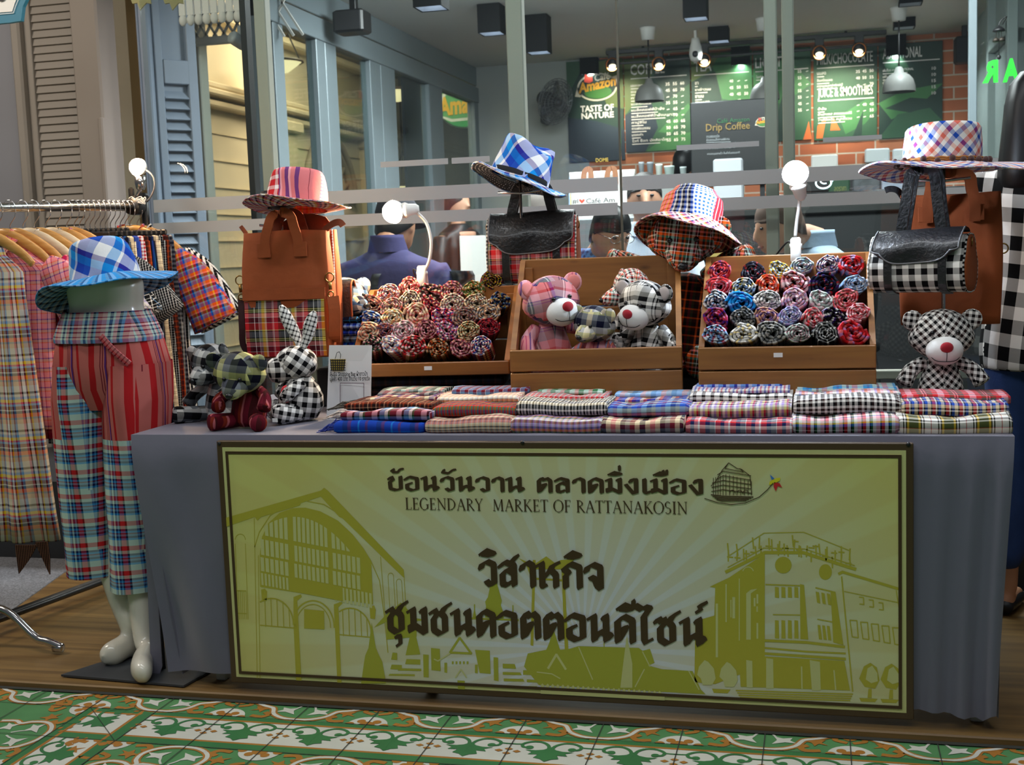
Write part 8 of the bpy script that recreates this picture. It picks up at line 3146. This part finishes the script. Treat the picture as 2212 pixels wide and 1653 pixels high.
    if glasses:
        f = MB()
        for s in (-1, 1):
            f.tube([V((s * .032 * k + .024 * k * math.cos(2 * PI * i / 16), -.098 * k, .01 * k + .017 * k * math.sin(2 * PI * i / 16))) for i in range(17)], .0016, 5, T=T, cap=False)
            f.tube([V((s * .056 * k, -.096 * k, .014 * k)), V((s * .08 * k, .0, .012 * k))], .0014, 5, T=T)
        f.build('glasses', m_steel, t)
    return t
seated('seated man in dark purple polo and cap seen from behind', (838, 486), 2.35, 174, m_navy, m_hairg, m_skin, k=1.12, cap=mat('dark_cap', '2b2a33', .8), shw=.25, hunch=.16, lean=.10, nod=14)
seated('person in glasses and blue patterned shirt looking down', (1292, 508), 2.2, -38 + 180 * 0 + 76, m_patt, m_hair, m_skin2, glasses=True, nod=20, hunch=.13, lean=.12)
seated('person in white and blue striped shirt, face behind the frosted bands', (1392, 430), 2.75, 10, m_stripe, m_hairg, m_skin2, hunch=.08, lean=.04)
seated('man in pale blue shirt bent to the left behind the white lamp', (1756, 486), 2.3, -64, m_lshirt, mat('shaved_hair', '5a4438', .7), m_skin2, nod=14, k=1.04, hunch=.17, lean=.16, shw=.22)
seated('grey haired person partly hidden behind the black flap bag', (1160, 455), 3.0, 150, mat('dark_shirt', '2f3138', .8), mat('grey_hair', '6f6660', .6), m_skin)
def standing(label, px, py, Y, face, shirt, legs, hair, skin, apron=None):
    H = at(px, py, Y)
    base = H.z - 1.56
    t = thing('person', label, 'person', (H.x, Y, base), face)
    f = MB()
    f.ell((0, 0, 1.56), (.074, .094, .112), n=20, k=14)
    f.ell((0, -.05, 1.51), (.048, .044, .05), n=12, k=8)
    f.tube([V((0, -.088, 1.575)), V((0, -.106, 1.535)), V((0, -.09, 1.525))], [.008, .016, .01], 8)
    f.tube([V((0, .01, 1.5)), V((0, .01, 1.36))], [.05, .058], 12)
    f.tube([V((0, 0, 1.36)), V((0, 0, 1.1)), V((0, 0, .86))], [.12, .12, .14], 14)
    for s in (-1, 1):
        f.tube([V((s * .17, 0, 1.33)), V((s * .22, -.02, 1.08)), V((s * .2, -.16, .92))], [.045, .038, .028], 12)
        f.ell((s * .195, -.2, .885), (.03, .05, .024), n=10, k=6)
        for q in range(4):
            f.tube([V((s * (.175 + .013 * q), -.235, .875)), V((s * (.173 + .013 * q), -.275, .855))], [.009, .007], 6)
        f.tube([V((s * .165, -.2, .885)), V((s * .145, -.235, .87))], [.01, .008], 6)
        f.tube([V((s * .09, 0, .88)), V((s * .095, 0, .48)), V((s * .1, .01, .08))], [.085, .06, .042], 12)
        f.tube([V((s * .1, .03, .035)), V((s * .105, -.14, .025))], [.035, .028], 10)
    fuse(f, .012, 4).build('body', skin, t)
    f = MB()
    f.loft([ringpts((0, .005, z), (a, 0, 0), (0, b_, 0), 26, 2.3) for z, a, b_ in ((.84, .17, .115), (1.05, .16, .115), (1.25, .19, .12), (1.35, .17, .10), (1.4, .08, .075), (1.42, .06, .06))])
    for s in (-1, 1):
        f.tube([V((s * .165, 0, 1.32)), V((s * .2, -.01, 1.2)), V((s * .222, -.02, 1.06))], [.07, .068, .06], 12)
    fuse(f, .014, 5).boxuv().build('shirt', shirt, t)
    f = MB()
    for s in (-1, 1):
        f.tube([V((s * .088, 0, .9)), V((s * .095, 0, .48)), V((s * .1, .01, .08))], [.1, .075, .06], 14)
    fuse(f, .014, 4).build('trousers', legs, t)
    f = MB()
    rings = []
    for j in range(8):
        a = PI * .5 * j / 7
        rings.append([V((.084 * math.cos(a) * math.cos(q), .012 + .1 * math.cos(a) * math.sin(q), 1.575 + .105 * math.sin(a))) for q in [2 * PI * i / 22 for i in range(22)]])
    low = [V((.086 * math.cos(q), .016 + .102 * math.sin(q), 1.58 - .13 * ((math.sin(q) + 1) / 2) ** 1.2)) for q in [2 * PI * i / 22 for i in range(22)]]
    f.loft([low] + rings)
    f.build('hair', hair, t)
    if apron:
        f = MB()
        f.box((0, -.135, 1.08), (.26, .012, .5), .006)
        f.build('apron', apron, t)
standing('barista with black hair seen from behind at the salmon bricks', 1480, 352, 6.2, 160, m_black, m_black, m_hair, m_skin)
standing('person in black clothes standing by the glass doors with a white cloth', 990, 440, 5.4, 60, m_black, m_black, m_hairg, m_skin2, apron=m_white)
# chairs under the seated guests: dark round backs
def chair(px, Y, label, face=180):
    p = at(px, 640, Y)
    t = thing('cafe_chair', label, 'chair', (p.x, Y, ZI), face, 'dark cafe chairs')
    f = MB()
    f.loft([[V((.25 * math.sin(rad(a)) * k_, .22 - .25 * math.cos(rad(a)) * k_ * .9 * -1 * 0 + .22 * math.cos(rad(a)) * k_ - .22, z)) for a in range(-75, 76, 10)] + [V((.225 * math.sin(rad(a)) * k_, .195 * math.cos(rad(a)) * k_, z)) for a in range(75, -76, -10)] for z, k_ in ((.44, .9), (.6, 1), (.78, 1.02), (.8, .98))])
    f.build('backrest', mat('chair_black', '202226', .6), t)
    f = MB()
    f.loft([ringpts((0, 0, z), (a, 0, 0), (0, a, 0), 24, 3) for z, a in ((.42, .2), (.43, .215), (.46, .215), (.475, .2))])
    f.build('seat', mat('chair_black', '202226', .6), t)
    for sx in (-1, 1):
        for sy in (-1, 1):
            f = MB()
            f.tube([(sx * .15, sy * .15, .43), (sx * .2, sy * .2, 0)], .014, 8)
            f.build('leg', m_black, t)
chair(905, 2.12, 'dark round backed cafe chair right behind the man in the polo', 0)
chair(1300, 1.95, 'dark cafe chair under the person in glasses', 20)
chair(1770, 2.1, 'dark cafe chair under the man in the pale blue shirt', -60)
# counter-height dark screen that closes the lower glass
f = MB()
f.box((0.05, 3.4, (ZI + .98) / 2), (2.0, .04, .98 - ZI), .004)
f.build('low_screen', m_dark, label='dark low screen across the cafe behind the crates', cat='screen')

# ================================================================== STREET BITS AT THE UPPER EDGE
t = thing('hanging_signboard', 'corner of a white sign with blue rim at the upper left', 'sign', at(10, 30, 1.2))
Yq = 1.2
f = MB()
pl = [(-60, -60), (62, -60), (58, -5), (49, 14), (45, 45), (20, 49), (-60, 56)]
f.poly([at(x, y, Yq) for x, y in pl], (0, -1, 0), .02)
f.build('blue_rim', mat('sign_blue', '1f6d86', .5), t, True)
f = MB()
pl2 = [(-60, -60), (40, -60), (36, -4), (30, 12), (26, 25), (-60, 32)]
f.poly([at(x, y, Yq - .003) for x, y in pl2], (0, -1, 0), .003)
f.build('white_face', m_white, t, True)
f = MB()
line_px(f, [(44, -40), (40, -2), (33, 15), (29, 28), (-40, 34)], 1.4, Yq - .004)
f.build('thin_line', m_white, t, True)
f = MB()
text_px(f, 'ง', -6, 3, 12, 2, 16, Yq - .007, bold=.03)
f.build('sign_lettering', m_bk, t, True)
for i, (px, nm) in enumerate(((302, 'left'), (372, 'right'))):
    f = MB()
    k = 1
    f.poly([at(px + a, b_, 1.6) for a, b_ in ((-20, -20), (-20, -2), (-16, 8), (-6, 6), (0, 22), (8, 12), (14, 6), (24, 8), (22, -4), (26, -20))], (0, -1, .2), .006)
    f.build('paper_leaf', mat('paper_leaf', '8f8a5c', .7), label='cream cut leaf decoration hanging at the upper edge, %s one of two' % nm, cat='decoration', group='cut leaves at the upper edge')
# fixtures of the arcade lights above the walkway; bodies for added cafe fill lights
for o in [o for o in bpy.data.objects if o.type == 'LIGHT' and o.name.startswith(('arcade', 'cafe_ceil'))]:
    f = MB()
    d = o.data
    f.box((0, 0, .03), (d.size + .1, d.size_y + .1, .05), .01)
    R_ = o.rotation_euler.to_matrix().to_4x4()
    f.xf(M.Translation(o.location) @ R_)
    f.build('light_fixture', m_white, kind='structure')
